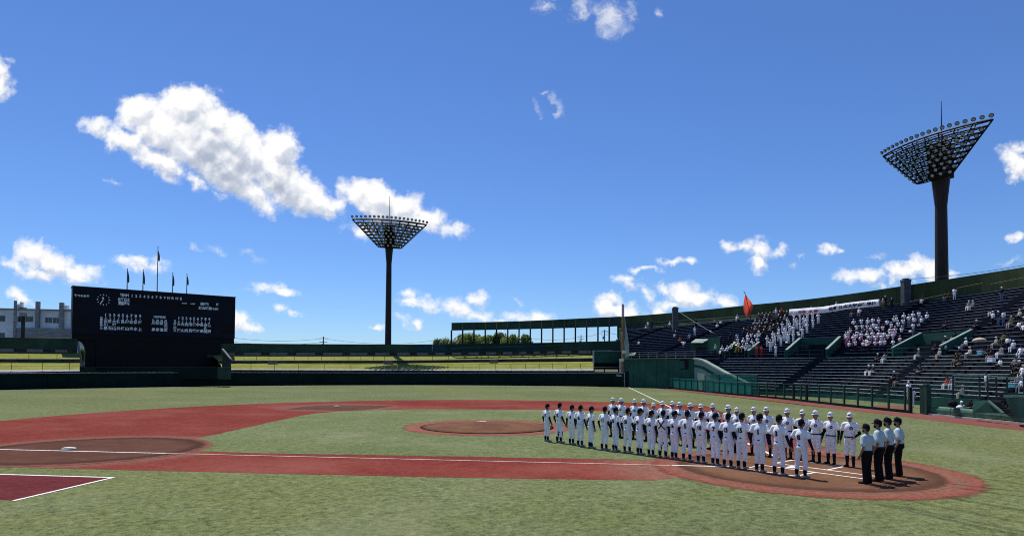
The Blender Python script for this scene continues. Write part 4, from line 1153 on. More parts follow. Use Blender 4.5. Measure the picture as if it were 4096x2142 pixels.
boxq('booth_wall', q0+V3(.3, .3, 0), q1, 2.2, bz0, bz1, M['green_conc'], booth)
boxq('side_wall', q1, q2, .3, bz0, bz1+.55, M['teal_wall'], booth)
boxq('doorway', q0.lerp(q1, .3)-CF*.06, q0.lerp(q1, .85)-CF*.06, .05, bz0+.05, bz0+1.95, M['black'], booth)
ra, rb, rc, rd = atD(2764, 1371, 102.5), atD(2812, 1371, 101), atD(2836, 1357, 103), atD(2782, 1357, 105)
b = MB(); b.solid([ra, rb, rc, rd], [p+V3(0, 0, .14) for p in (ra, rb, rc, rd)]); to_local(b.build('slanting_roof', M['pale_green']), booth)

# ---- two grey piers standing at the back rows
for (x0, x1, yt, yb_, D, lab) in ((2690, 2711, 1229, 1306, 121, 'left grey concrete pier rising above the back rows of the stand'), (3610, 3637, 1117, 1216, 92, 'right grey concrete pier rising above the back rows, left of the big light tower')):
    p0, p1 = atD(x0, yb_, D), atD(x1, yb_, D); pt = atD(x0, yt, D); w = (p1-p0).length; cc = (p0+p1)/2
    r_ = thing('stand_pier', lab, 'pier', (cc.x, cc.y, p0.z-1), YAW)
    hh = pt.z-p0.z+1
    b = MB(); b.box((0, 0, hh/2-.1), (.9, w, hh-.2)); b.build('shaft', M['pier'], r_)
    b = MB(); b.box((0, 0, hh-.14), (1.0, w*1.08, .28)); b.box((0, 0, hh+.09), (.7, w*.7, .18)); b.build('cap', M['pier'], r_)
# slanting stay cable with small white insulators, from the left pier down to the fence
a, q = atD(2722, 1249, 119), atD(3010, 1400, 100)
cb = thing('stay_cable', 'pale cable with white insulators slanting down across the left seats', 'cable', tuple(a))
pts = [a.lerp(q, t/10)-V3(0, 0, .5*math.sin(t/10*PI)) for t in range(11)]
b = MB(); b.tube(pts, .045, 5); to_local(b.build('wire', M['grey_paint']), cb)
for t in (.46, .6, .78):
    p = a.lerp(q, t)-V3(0, 0, .5*math.sin(t*PI)); b = MB(); b.lathe(p-(q-a).normalized()*.2, [(.05, 0), (.13, .1), (.13, .25), (.05, .36)], 8, (q-a)); to_local(b.build('insulator', M['white_paint']), cb)
# thin wire above the parapet on the right
a, q = atD(3640, 1114, 95), atD(4200, 1040, 72)
b = MB(); b.tube([a.lerp(q, t/8)-V3(0, 0, .35*math.sin(t/8*PI)) for t in range(9)], .03, 5); tag(b.build('overhead_wire', M['steel_dark']), 'thin dark wire running above the parapet at the right edge', 'wire')
# handrails in front of the parapet
hr = thing('back_row_handrail', 'thin green handrails on the top row in front of the parapet', 'handrail', tuple(atD(3640, 1203, 91)))
for (xa, ya, xb, yb_, Da, Db) in ((2780, 1278, 2895, 1272, 118, 116), (3640, 1203, 3800, 1172, 91, 87), (3830, 1150, 3930, 1130, 85, 82), (3960, 1135, 4096, 1108, 82, 78)):
    b = MB(); p, q = atD(xa, ya, Da-.9), atD(xb, yb_, Db-.9); b.tube([p, q], .03, 5); to_local(b.build('rail', M['rail_brown']), hr)
    for t in (0, .33, .66, 1):
        w_ = p.lerp(q, t); b = MB(); b.tube([w_, w_-V3(0, 0, .9)], .025, 5); to_local(b.build('rail_post', M['rail_brown']), hr)
print('benches', benches)

# ================================================================ light towers
M['lens'] = mat('lamp_lens', (.34, .37, .36), .35, spec=.4)
M['shell'] = mat('lamp_shell', (.02, .02, .022), .5, spec=.3)
def lamp_meshes():
    b = MB(); b.lathe((0, 0, 0), [(.12, -.34), (.30, -.22), (.40, 0), (.42, .10), (.39, .10)], 12, (0, 1, 0)); b.cur = 1
    b.lathe((0, 0, 0), [(.385, .085), (.2, .12), (.01, .13)], 12, (0, 1, 0), caps=False)
    o = b.build('floodlight', [M['shell'], M['lens']]); me = o.data; bpy.data.objects.remove(o); return me
LAMP = lamp_meshes()
def tower(label, base, z_base, scale, face_az, heights, rows=10, top_w=14.7, bot_w=5.0, sag=2.6, neck=(1.60, 1.02, 1.36), tilt=24):
    """base plan point; heights = (neck bottom, neck top = frame bottom, frame top, mast top)"""
    zk, zf, zt, zm = heights
    root = thing('light_tower', label, 'light tower', (base[0], base[1], z_base), face_az, 'stadium light towers')
    # local +Y looks to the field
    wt_, wk, wb_ = (n/2 for n in neck); h = lambda z: z-z_base
    b = MB(); b.lathe((0, 0, 0), [(wb_*1.06, 0), (wb_, 1.0), (wk, h(zk)), (wt_, h(zf)), (wt_, h(zt)-1.0)], 12); b.build('pole', M['brown_steel'], root, smooth=False)
    b = MB(); b.tube([(0, -.3, h(zt)-1), (0, -.3, h(zm))], [.09*scale, .03*scale], 6); b.build('lightning_rod', M['steel_dark'], root)
    H = zt-zf; curve = lambda w, t: (w*t/2, wt_+.25+sag*(w/top_w)*(1-t*t)*1.0)
    lev = []
    for r_ in range(rows):
        q = r_/(rows-1); w = bot_w+(top_w-bot_w)*q; lev.append((w, h(zf)+H*q))
    # horizontal beams of the fan
    for r_, (w, z) in enumerate(lev):
        b = MB(); P = [(*curve(w, -1+2*i/10), z) for i in range(11)]; b.tube(P, .13*scale if r_ in (0, rows-1) else .10*scale, 4)
        P2 = [(x*.97, y-.75*scale*(1-abs(-1+2*i/10)**3*.9), z-.05) for i, (x, y, z) in enumerate(P)]; b.tube(P2, .09*scale, 4)
        for i in range(11): b.tube([P[i], P2[i]], .045*scale, 4)
        o = b.build('lamp_beam', M['steel_dark'], root); o['kind'] = 'stuff'
    # ribs fanning upwards
    for i in range(9):
        t = -1+i/4; b = MB(); P = [(*curve(w, t), z) for w, z in lev]; b.tube([P[0], P[rows//2], P[-1]], .12*scale if abs(t) == 1 else .085*scale, 4)
        b.build('fan_rib', M['steel_dark'], root)
        if abs(t) < 1:
            b = MB(); P = [(x*.97, y-.75*scale, z) for x, y, z in P]; b.tube([P[0], P[-1]], .07*scale, 4); b.build('rear_rib', M['steel_dark'], root)
    b = MB()
    for i in range(8):
        a0, a1 = -1+i/4, -1+(i+1)/4
        for r_ in range(0, rows-2, 2):
            (w0, z0), (w1, z1) = lev[r_], lev[r_+2]
            b.tube([(*curve(w0, a0), z0), (*curve(w1, a1), z1)], .035*scale, 3)
    o = b.build('cross_bracing', M['steel_dark'], root); o['kind'] = 'stuff'
    # service core behind the lamps
    b = MB(); b.box((0, 0, h(zf)+H*.46), (1.9*scale, wt_*2.2, H*.86)); b.build('core_box', M['black'], root)
    # lamps
    for r_, (w, z) in enumerate(lev):
        if r_ == 0: continue
        n = round(w/(.76*scale)) if r_ == rows-1 else max(5, round(w/(.90*scale)))
        for i in range(n):
            t = -1+(2*i+1)/n if r_ < rows-1 else -1+2*i/(n-1)
            x, y = curve(w, t); o = mesh_obj('floodlight', LAMP, root)
            o.location = (x, y+.32*scale, z+(.42*scale if r_ == rows-1 else -.38*scale)); o.scale = (.64*scale,)*3
            o.rotation_euler = (R(-tilt+rnd.uniform(-7, 7)), 0, -t*R(34)+rnd.uniform(-.14, .14))
    return root
def face(az): return az-PI/2           # rotation that turns local +Y to azimuth az
D1 = 134.0
pL = atD(1552, 1400, D1); zz_ = lambda x, y, D: atD(x, y, D).z
tower('slim dark light tower standing behind the outfield parapet, left of the field centre', pL.xy, 0, 1.08, face(math.atan2(15-pL.y, 6-pL.x)),
      (zz_(1555, 1052, D1), zz_(1555, 990, D1), zz_(1555, 888, D1), zz_(1556, 778, D1)), top_w=15.5, bot_w=4.8, sag=2.0, neck=(1.68, 1.11, 1.43))
D2 = 96.0
pR = atD(3767, 1120, D2)
tower('tall dark light tower behind the grandstand at the right, its lamp fan seen from below', pR.xy, 8, 1.18, face(R(163)),
      (zz_(3766, 822, D2), zz_(3766, 716, D2), zz_(3766, 556, D2), zz_(3761, 396, D2)), top_w=16.8, bot_w=5.4, sag=2.0, neck=(2.42, 1.6, 1.9), tilt=30)

# ================================================================ foul pole with its screen
M['pole_brown'] = mat('foul_pole_brown', (.30, .175, .08), .6, .25, 1.5); M['pole_pink'] = mat('foul_pole_pale', (.55, .43, .40), .6, .1, 2)
fp = thing('foul_pole', 'tall yellow-brown foul pole with a pale screen, where the far foul line meets the wall', 'foul pole', (62.6, 63.6, 0))
Dp = prj((62.6, 63.6, 2))[2]
z1, z2, zt_ = zz_(2491, 1489, Dp), zz_(2491, 1264, Dp), zz_(2491, 1213, Dp)
p = atD(2491.5, 1400, Dp+.5); px_, py_ = p.x-62.6, p.y-63.6; wpx = (Dp+.5)/FPX
b = MB(); b.tube([(px_, py_, 0), (px_, py_, z2)], 5.6*wpx, 12); b.build('pole', M['pole_brown'], fp)
b = MB(); b.tube([(px_, py_, z2-.01), (px_, py_, zt_)], 5.2*wpx, 12); b.build('pole_tip', M['pole_pink'], fp)
b = MB(); a = atD(2498, 1545, Dp-.6); b.tube([(a.x-62.6, a.y-63.6, 0), (a.x-62.6, a.y-63.6, z1+.02)], .09, 8); b.build('painted_line_post', M['grey_paint'], fp)
def screen_mat():
    m = bpy.data.materials.new('foul_screen'); m.use_nodes = True; t = m.node_tree; k = NT(t); p = t.nodes['Principled BSDF']
    p.inputs['Base Color'].default_value = (.36, .42, .38, 1); p.inputs['Roughness'].default_value = .7; p.inputs['Alpha'].default_value = .72; return m
M['screen'] = screen_mat()
s0, s1, s2, s3 = atD(2498, 1266, Dp+.4), atD(2516, 1426, Dp-1.2), atD(2514, 1426, Dp-1.2), atD(2497, 1489, Dp+.4)
org = V3(62.6, 63.6, 0)
b = MB(); b.add([v-org for v in (atD(2498, 1266, Dp+.4), atD(2515, 1380, Dp-1.5), atD(2516, 1426, Dp-1.5), atD(2498, 1426, Dp+.4))], [(0, 1, 2, 3)]); o = b.build('screen', M['screen'], fp, fix=False)
b = MB()
for (xa, ya, xb, yb_) in ((2498, 1266, 2515, 1380), (2515, 1380, 2516, 1426)): b.tube([atD(xa, ya, Dp+.4 if ya < 1300 else Dp-1.5)-org, atD(xb, yb_, Dp-1.5)-org], .05, 5)
b.build('screen_frame', M['coping'], fp)
for xa in (2482, 2511):
    p = atD(xa, 1440, Dp+.2)-org; b = MB(); b.box((p.x, p.y, (z1+zz_(xa, 1443, Dp))/2), (.28, .28, zz_(xa, 1443, Dp)-z1)); b.build('screen_post', M['coping'], fp)
for xa, ya in ((2482, 1438), (2492, 1438), (2494, 1405), (2499, 1405)):
    p = atD(xa, ya, Dp-.1)-org; b = MB(); b.box(p, (.3, .3, .5)); b.build('clamp', M['white_paint'], fp)
# distance mark on the padding
q = plan_hit(2477, WALLC[-3], WALLC[-2]); dq = (Vector(WALLC[-2])-Vector(WALLC[-3])).normalized(); zq = zat(2477, 1499, *q)
dm = thing('distance_sign', 'small pale distance figures on the dark wall beside the foul pole', 'sign', (q.x, q.y, zq))
text_plane('92m', (q.x-.12, q.y-.06, zq), (dq.x, dq.y, 0), (0, 0, 1), .95, .42, M['coping'], 'lettering', dm, .03)
# green box with a dark opening left of the pole, at the end of the bank
gb = thing('pole_side_shed', 'dark green shed with a black opening, left of the foul pole', 'shed', tuple(atD(2376, 1487, 113).xy)+(0,))
a, q = atD(2377, 1400, 113), atD(2484, 1400, 116.5); z_a, z_b, z_c, z_d = zz_(2377, 1402, 113), zz_(2377, 1449, 113), zz_(2377, 1468, 113), zz_(2377, 1489, 113)
boxq('shed_wall', a, q, 5.5, z_b, z_a, M['teal_wall'], gb)
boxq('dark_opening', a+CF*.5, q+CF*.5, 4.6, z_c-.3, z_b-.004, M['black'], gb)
boxq('base_wall', a+CF*.2, q+CF*.2, 5.0, z_d-1.4, z_c-.8, M['grey_dark'], gb)
boxq('roof_edge', a-CF*.08, q-CF*.08, 5.6, z_a+.004, z_a+.14, M['pale_green'], gb)
a2 = atD(2370.5, 1400, 112.6); a3 = atD(2377, 1400, 112.6); boxq('end_column', a2, a3, 1.2, z_b-.1, z_a+.1, M['coping'], gb)
boxq('lower_column', atD(2374, 1400, 112.8), atD(2379, 1400, 112.8), .8, z_d-.5, z_b-.12, M['grey_dark'], gb)
b = MB(); b.bar(atD(2377, 1466, 112.6), atD(2484, 1466, 116.0), .07, .07); to_local(b.build('rail', M['coping']), gb)
pgx = [atD(2505, 1406, 112), atD(2546, 1406, 108.5), atD(2538, 1418, 108.2), atD(2505, 1419, 112)]
tag(slab('sloping_canopy', pgx, CF*.6, M['pale_green']), 'little pale green slanting canopy just right of the foul pole', 'canopy')
# black padded wall right of the pole
bw = thing('padded_side_wall', 'short black padded wall right of the foul pole, in front of the green wall', 'wall', (64, 61, 0))
pa_, pb_ = Vector((62.5, 63.0)), Vector((65.7, 58.4)); pz = zat(2600, 1483, *plan_hit(2600, pa_, pb_))
for j in range(3):
    p0, p1 = pa_.lerp(pb_, j/3+.003), pa_.lerp(pb_, (j+1)/3-.003); b = MB(); t_ = Vector((.25, .18))
    b.solid([(*p0, 0), (*p1, 0), (*(p1+t_), 0), (*(p0+t_), 0)], [(*p0, pz), (*p1, pz), (*(p1+t_), pz), (*(p0+t_), pz)]); to_local(b.build('padding_panel', M['wall_pad']), bw)

# ================================================================ net fence along first base
def net_mat(name, col, alpha, scale):
    m = bpy.data.materials.new(name); m.use_nodes = True; t = m.node_tree; k = NT(t); p = t.nodes['Principled BSDF']
    p.inputs['Base Color'].default_value = (*col, 1); p.inputs['Roughness'].default_value = .8; p.inputs['Specular IOR Level'].default_value = .05
    g = k.n('ShaderNodeNewGeometry').outputs['Position']; nz = k.noise(g, scale, 3, .6)
    k.link(k.sstep(nz, .25, .75, alpha-.14, alpha+.14), p.inputs['Alpha']); return m
M['net_green'] = net_mat('green_net', (.018, .21, .15), .74, .8); M['net_thin'] = net_mat('thin_green_net', (.02, .10, .075), .22, .9)
M['post_green'] = mat('green_fence_post', (.022, .062, .042), .6, .2, 2, spec=.25); M['post_dark'] = mat('dark_fence_post', (.012, .022, .018), .6, spec=.2); M['rail_pale'] = mat('pale_green_rail', (.10, .20, .15), .6, .2, 2)
fence = thing('net_fence', 'long green net fence with posts along the first-base side', 'fence', (47, 29, 0))
T_FT = [(2632, 1507), (2785, 1516), (2900, 1524), (3040, 1530), (3160, 1533), (3300, 1537), (3500, 1543), (3640, 1547)]
def fpt(px):
    for (a, q) in zip(FENCE, FENCE[1:]):
        xa, xq = prj((*a, 0))[0], prj((*q, 0))[0]
        if xq <= px <= xa:
            h = plan_hit(px, a, q); return h
    return Vector(FENCE[-1]) if px < 2640 else Vector(FENCE[0])
post_px = [2634, 2662, 2690, 2718, 2742, 2765, 2790, 2812, 2832, 2855, 2876, 2899, 2924, 2949, 2978, 3006, 3036, 3068, 3102, 3136, 3174, 3203, 3226, 3275, 3322, 3376, 3430, 3487, 3553, 3618, 3640]
fp_ = [(x, fpt(x)) for x in post_px]
for x, p in fp_:
    zt_ = zat(x, interp(T_FT, x), p.x, p.y); dark = x in (3174, 3226, 3640)
    b = MB(); w = .12 if not dark else .2; b.box((p.x, p.y, zt_/2), (w, w, zt_+.04), R(58)); to_local(b.build('fence_post', M['post_dark' if dark else 'post_green']), fence)
for (xa, a), (xb, q) in zip(fp_, fp_[1:]):
    za, zb_ = zat(xa, interp(T_FT, xa), *a), zat(xb, interp(T_FT, xb), *q)
    b = MB(); b.bar((*a, za), (*q, zb_), .06, .06); to_local(b.build('top_rail', M['rail_pale'] if xa < 3040 else M['post_green']), fence)
    b = MB(); b.bar((*a, .10), (*q, .10), .3, .22); to_local(b.build('base_kerb', M['wall_pad']), fence)
    d = (q-a).normalized()*.06; nb_ = Vector((.02, -.013))
    b = MB(); b.add([(*(a+d+nb_), .22), (*(q-d+nb_), .22), (*(q-d+nb_), zb_-.03), (*(a+d+nb_), za-.03)], [(0, 1, 2, 3)])
    to_local(b.build('net', M['net_green' if xa < 2990 else 'net_thin'], fix=False), fence)
# taller net bays behind the fence by the pale wall
tn = thing('tall_net_frame', 'taller bright green net frame in front of the pale curved wall', 'net', (57, 40, 0))
fr_ = [(2820, 1500, 88), (2878, 1495, 85), (2950, 1497, 81), (3030, 1500, 78)]
for (xa, ya, Da), (xb, yb_, Db) in zip(fr_, fr_[1:]):
    a, q = atD(xa, ya, Da), atD(xb, yb_, Db)
    b = MB(); b.add([(a.x, a.y, .02), (q.x, q.y, .02), q, a], [(0, 1, 2, 3)]); to_local(b.build('net', M['net_green'], fix=False), tn)
    b = MB(); b.bar(a+V3(0, 0, .05), q+V3(0, 0, .05), .09, .09); to_local(b.build('top_rail', M['rail_pale']), tn)
for xa, ya, Da in fr_:
    a = atD(xa, ya, Da); b = MB(); b.bar((a.x, a.y, 0), (a.x, a.y, a.z+.08), .1, .1, (1, 0, 0)); to_local(b.build('post', M['post_green']), tn)
# gate posts between fence and dugout
for i, (x, D, yt, w, lab) in enumerate(((3694, 48.6, 1540, .34, 'left thick green gate post at the dugout end of the fence'), (3708, 47.6, 1536, .30, 'right thick green gate post beside the padded dugout wall'))):
    p = gnd(x, 1656 if i else 1652); zt_ = zat(x, yt, p.x, p.y); r_ = thing('gate_post', lab, 'post', (p.x, p.y, 0), R(58))
    b = MB(); b.box((0, 0, zt_/2), (w, w, zt_)); b.build('shaft', M['post_green'], r_)
    b = MB(); b.box((0, 0, zt_+.03), (w+.06, w+.06, .06)); b.build('cap', M['rail_pale'], r_)
# cage of thin rails behind the gate
cg = thing('net_cage', 'tall see-through net cage on thin posts behind the dugout wall', 'cage', (38, 8, 0))
cp = [(3722, 1543, 50), (3812, 1498, 47.5), (3918, 1500, 44.5), (3950, 1500, 43.6), (3985, 1504, 42.6), (4028, 1506, 41.5), (4096, 1510, 40)]
for x, yt, D in cp:
    p = atD(x, yt, D+1.2); b = MB(); b.bar((p.x, p.y, 0), p, .09, .09, (1, 0, 0)); to_local(b.build('post', M['post_green']), cg)
for (xa, ya, Da), (xb, yb_, Db) in zip(cp[1:], cp[2:]):
    b = MB(); b.bar(atD(xa, ya, Da+1.2), atD(xb, yb_, Db+1.2), .07, .07); to_local(b.build('top_rail', M['rail_pale']), cg)
for (xa, ya, Da), (xb, yb_, Db) in zip(cp[:2], cp[1:3]):
    a, q = atD(xa, ya, Da+1.2), atD(xb, yb_, Db+1.2)
    b = MB(); b.add([(a.x, a.y, .6), (q.x, q.y, .6), q, a], [(0, 1, 2, 3)]); to_local(b.build('net', M['net_thin'], fix=False), cg)

# ================================================================ dugout front
def pad_mat():
    m = mat('dugout_padding', (.065, .15, .095), .6, .3, .9, .15, 7, spec=.25, stretch=(1, 1, .35)); return m
M['dug_pad'] = pad_mat()
dug = thing('dugout_wall', 'low rounded green padded wall in front of the first-base dugout, at the right edge', 'wall', (30, 3, 0))
da, db = gnd(3713, 1656).xy, gnd(4096, 1695).xy; db = db+(db-da).normalized()*9
dd = (db-da).normalized(); nn = Vector((-dd.y, dd.x)); nn = nn if nn.dot(CAM_C.xy-da) < 0 else -nn
n_ = 8; Ld = (db-da).length
for j in range(n_):
    p0, p1 = da.lerp(db, j/n_+.0015), da.lerp(db, (j+1)/n_-.0015)
    prof = [(.10, .12), (0, .2), (-.02, .42), (.03, .58), (.12, .66), (.28, .66), (.36, .58), (.36, .12)]
    b = MB(); b.solid([(*(p0+nn*o), z) for o, z in prof], [(*(p1+nn*o), z) for o, z in prof]); to_local(b.build('padding_panel', M['dug_pad'], smooth=False), dug)
b = MB(); b.bar((*(da+nn*.05), .06), (*(db+nn*.05), .06), .34, .10); to_local(b.build('white_kerb', M['coping']), dug)
# dugout interior behind it: slanting side wall, steps, bench wall
dg = thing('dugout_stair', 'dark steps with a slanting green side wall behind the padded wall', 'stair', (36, 2, 0))
q_ = [atD(x, y, D) for x, y, D in ((3894, 1598, 42), (3952, 1601, 40.6), (4012, 1650, 39.5), (3890, 1650, 42))]
to_local(slab('side_wall', q_, CF*.2, M['teal_wall']), dg)
b = MB(); b.bar(q_[1]-CF*.02, q_[2]-CF*.02, .14, .10); to_local(b.build('wall_coping', M['rail_pale']), dg)
for j in range(6):
    a, q = atD(3958+j*12, 1602+j*9, 42.5-.25*j), atD(4020+j*12, 1604+j*9, 41-.25*j)
    b = MB(); b.bar(a, q, .5, .16); to_local(b.build('step', M['grey_dark'] if j % 2 else M['step_grey']), dg)
bx = thing('green_barrier', 'bulky green rounded barrier at the right edge behind the padded wall', 'barrier', tuple(atD(4060, 1640, 38)))
pr = [atD(x, y, 38.5) for x, y in ((4022, 1584), (4030, 1575), (4140, 1575), (4140, 1668), (4060, 1668), (4028, 1610))]
to_local(slab('barrier_body', pr, CF*1.0, M['dug_pad']), bx)
b = MB(); b.bar(atD(4022, 1582, 38.3), atD(4140, 1580, 36.5), .3, .14); to_local(b.build('top_edge', M['rail_pale']), bx)
dw = thing('dugout_back_wall', 'long dark green low wall behind the dugout, under the lowest benches', 'wall', (40, 6, 0))
a, q = atD(3722, 1585, 53), atD(4150, 1588, 44.5)
boxq('wall_body', a, q, .3, -.2, zz_(3722, 1585, 53), M['teal_wall'], dw)

# ================================================================ building on the far left
M['conc_wall'] = mat('grey_rendered_wall', (.74, .74, .74), .85, .15, .25, .05, 6); M['conc_dk'] = mat('grey_louvre', (.26, .25, .25), .8, .3, .6, stretch=(.6, 1, 5)); M['pane'] = mat('dark_window_glass', (.02, .024, .03), .15, spec=.6)
M['win_frame'] = mat('window_frame', (.38, .39, .41), .5)
DB = 172.0
bd = thing('grey_building', 'pale grey flat-roofed building with dark windows behind the bank at the far left', 'building', tuple(atD(130, 1400, DB).xy)+(-.3,))
# façade: a plane turned a little so that its roof line drops to the right
fa0, fa1 = atD(-330, 1222, DB-4), atD(420, 1245, DB+5)
fd = (fa1-fa0); fd.z = 0; fl = fd.length; fd.normalize(); fn = Vector((fd.y, -fd.x, 0)); fn = fn if fn.dot(CAM_C-fa0) > 0 else -fn
zr = (fa0.z+fa1.z)/2
def fpx(px, py, off=0.0):
    d = ray(px, py); t = (fa0+fn*off-CAM_C).dot(fn)/d.dot(fn); return CAM_C+d*t
def fbox(name, x0, y0, x1, y1, off, th, m, parent):
    p, q = fpx(x0, y0, off), fpx(x1, y1, off); c0 = Vector((p.x, p.y, 0)); c1 = Vector((q.x, q.y, 0)); za, zb_ = max(p.z, q.z), min(p.z, q.z)
    t_ = -fn*th
    b = MB(); b.solid([(c0.x, c0.y, zb_), (c1.x, c1.y, zb_), (c1.x+t_.x, c1.y+t_.y, zb_), (c0.x+t_.x, c0.y+t_.y, zb_)], [(c0.x, c0.y, za), (c1.x, c1.y, za), (c1.x+t_.x, c1.y+t_.y, za), (c0.x+t_.x, c0.y+t_.y, za)])
    o = b.build(name, m)
    if parent is bd: to_local(o, bd)
    else:
        o.data.transform(Matrix.Translation(-bd.location)); o.parent = parent
    return o
b = MB(); c0, c1 = Vector((fa0.x, fa0.y, 0)), Vector((fa1.x, fa1.y, 0)); t_ = -fn*14
b.solid([(*c0.xy, -.3), (*c1.xy, -.3), (*(c1+t_).xy, -.3), (*(c0+t_).xy, -.3)], [(*c0.xy, zr-.25), (*c1.xy, zr-.25), (*(c1+t_).xy, zr-.25), (*(c0+t_).xy, zr-.25)]); to_local(b.build('wall', M['conc_wall']), bd)
c0, c1 = c0-fd*.4+fn*.5, c1+fd*.4+fn*.5; t_ = -fn*15
b = MB(); b.solid([(*c0.xy, zr-.245), (*c1.xy, zr-.245), (*(c1+t_).xy, zr-.245), (*(c0+t_).xy, zr-.245)], [(*c0.xy, zr+.12), (*c1.xy, zr+.12), (*(c1+t_).xy, zr+.12), (*(c0+t_).xy, zr+.12)]); to_local(b.build('roof', M['conc_dk']), bd)
for (x0, x1, y0, y1, n_) in ((-40, 20, 1259, 1284, 2), (69, 98, 1263, 1286, 2), (101, 132, 1263, 1286, 2), (180, 208, 1267, 1290, 2), (211, 240, 1268, 1291, 2), (-40, 19, 1328, 1348, 2), (286, 330, 1268, 1292, 2)):
    f_ = fbox('window', x0, y0, x1, y1, .06, .3, M['win_frame'], bd)
    for j in range(n_):
        a, q = x0+(x1-x0)*(j/n_)+1.2, x0+(x1-x0)*((j+1)/n_)-1.2; fbox('pane', a, y0+1.5, q, y1-1.5, .10, .08, M['pane'], f_)
for (x0, x1, yt, m) in ((142, 154, 1204, 'conc_dk'), (237, 250, 1208, 'conc_dk')): fbox('duct', x0, yt, x1, 1308, .9, .8, M[m], bd)
for (x0, x1, yt, y1) in ((257, 267, 1219, 1242), (276, 290, 1234, 1244)): fbox('chimney', x0, yt, x1, y1, -1, 1.5, M['conc_wall'], bd)
fbox('louvre_screen', 57, 1311, 286, 1348, 1.2, .9, M['conc_dk'], bd)
fbox('louvre_cap', 64, 1307, 271, 1311, 1.5, 1.2, M['conc_wall'], bd)
fbox('tall_pipe', 55.5, 1200, 61.5, 1350, 1.6, .4, M['conc_dk'], bd)
fbox('roof_platform', 62, 1226, 92, 1230, 1.0, 2, M['conc_dk'], bd); fbox('roof_tank', 64, 1214, 78, 1226, .6, 1, M['white_paint'], bd); fbox('roof_tank', 80, 1206, 86, 1226, .6, 1, M['white_paint'], bd)
# grey mast in front of it
D_ = 150
for x, y0, w, lab in ((92, 1263, 1.0, 'grey square mast in front of the far left building'),):
    p = atD(x, 1300, D_); r_ = thing('grey_mast', lab, 'mast', (p.x, p.y, 0)); zt_ = zz_(x, y0, D_)
    b = MB(); b.box((0, 0, zt_/2), (w*.75, w*.75, zt_)); b.build('shaft', M['grey_dark'], r_); b = MB(); b.box((0, 0, zt_+.4), (1.5, 1.5, .8)); b.build('head', M['conc_dk'], r_)

# ================================================================ utility poles and wires far behind
M['wood'] = mat('pole_concrete', (.10, .10, .10), .8, .2, 1)
UP = [(1293, 1344, 260, 'far utility pole midway between the scoreboard and the left light tower'), (1739, 1353, 300, 'far utility pole behind the parapet, left of the colonnade'), (2324, 1338, 330, 'small far utility pole seen through the colonnade'), (2418, 1316, 280, 'tallest far utility pole seen through the right bays of the colonnade')]
tops = []
for x, y, D, lab in UP:
    p = atD(x, 1400, D); zt_ = zz_(x, y, D); r_ = thing('utility_pole', lab, 'utility pole', (p.x, p.y, 0), YAW, 'utility poles beyond the stadium')
    b = MB(); b.tube([(0, 0, 0), (0, 0, zt_)], [.32, .22], 6); b.build('pole', M['wood'], r_)
    for h_ in (.8, 2.2):
        b = MB(); b.box((0, 0, zt_-h_), (.18, 3.2, .2)); b.build('crossarm', M['wood'], r_)
    b = MB(); b.lathe((.3, .5, zt_-4.2), [(.35, 0), (.4, .1), (.4, 1.1), (.3, 1.25)], 8); b.build('transformer', M['grey_paint'], r_)
    tops.append(V3(p.x, p.y, zt_-.7))
def wire(a, q, sag, r_, lab):
    b = MB(); b.tube([a.lerp(q, t/12)-V3(0, 0, sag*4*(t/12)*(1-t/12)) for t in range(13)], r_, 3); tag(b.build('overhead_wire', M['steel_dark']), lab, 'wire')
wire(atD(890, 1343, 230), tops[0], 1.4, .06, 'upper thin wire from the scoreboard side to the far utility pole')
wire(atD(890, 1360, 230), tops[0]-V3(0, 0, 1.6), 1.2, .05, 'lower thin wire from the scoreboard side to the far utility pole')
wire(tops[0], tops[1], 2.0, .06, 'thin wire between the two utility poles behind the left light tower')
wire(atD(2130, 1352, 300), tops[2], 1.2, .07, 'thin wire in the middle bays of the colonnade'); wire(tops[2], tops[3], .8, .07, 'thin wire rising to the tallest utility pole in the colonnade'); wire(tops[3], atD(2520, 1335, 280), .8, .07, 'thin wire from the tallest utility pole towards the stand')

# ================================================================ trees
def leaf_mat(name, a, b_):
    m = bpy.data.materials.new(name); m.use_nodes = True; t = m.node_tree; k = NT(t); p = t.nodes['Principled BSDF']
    p.inputs['Roughness'].default_value = .7; p.inputs['Specular IOR Level'].default_value = .15
    g = k.n('ShaderNodeNewGeometry'); k.link(k.mix(k.noise(g.outputs['Position'], 1.3, 4, .7), (*a, 1), (*b_, 1)), p.inputs['Base Color'])
    tr = k.n('ShaderNodeBsdfTranslucent'); k.put(tr.inputs[0], (*[min(1, c*1.9) for c in b_], 1)); mx_ = k.n('ShaderNodeMixShader'); mx_.inputs[0].default_value = .35
    o = t.nodes['Material Output']; k.link(p.outputs[0], mx_.inputs[1]); k.link(tr.outputs[0], mx_.inputs[2]); k.link(mx_.outputs[0], o.inputs[0]); return m
M['leaf_a'] = leaf_mat('leaf_fresh', (.09, .135, .03), (.18, .23, .06)); M['leaf_b'] = leaf_mat('leaf_dark', (.030, .055, .014), (.065, .09, .022)); M['leaf_c'] = leaf_mat('leaf_pale', (.14, .18, .08), (.22, .25, .13)); M['bark'] = mat('bark', (.07, .055, .042), .9, .3, 2, .3, 10)
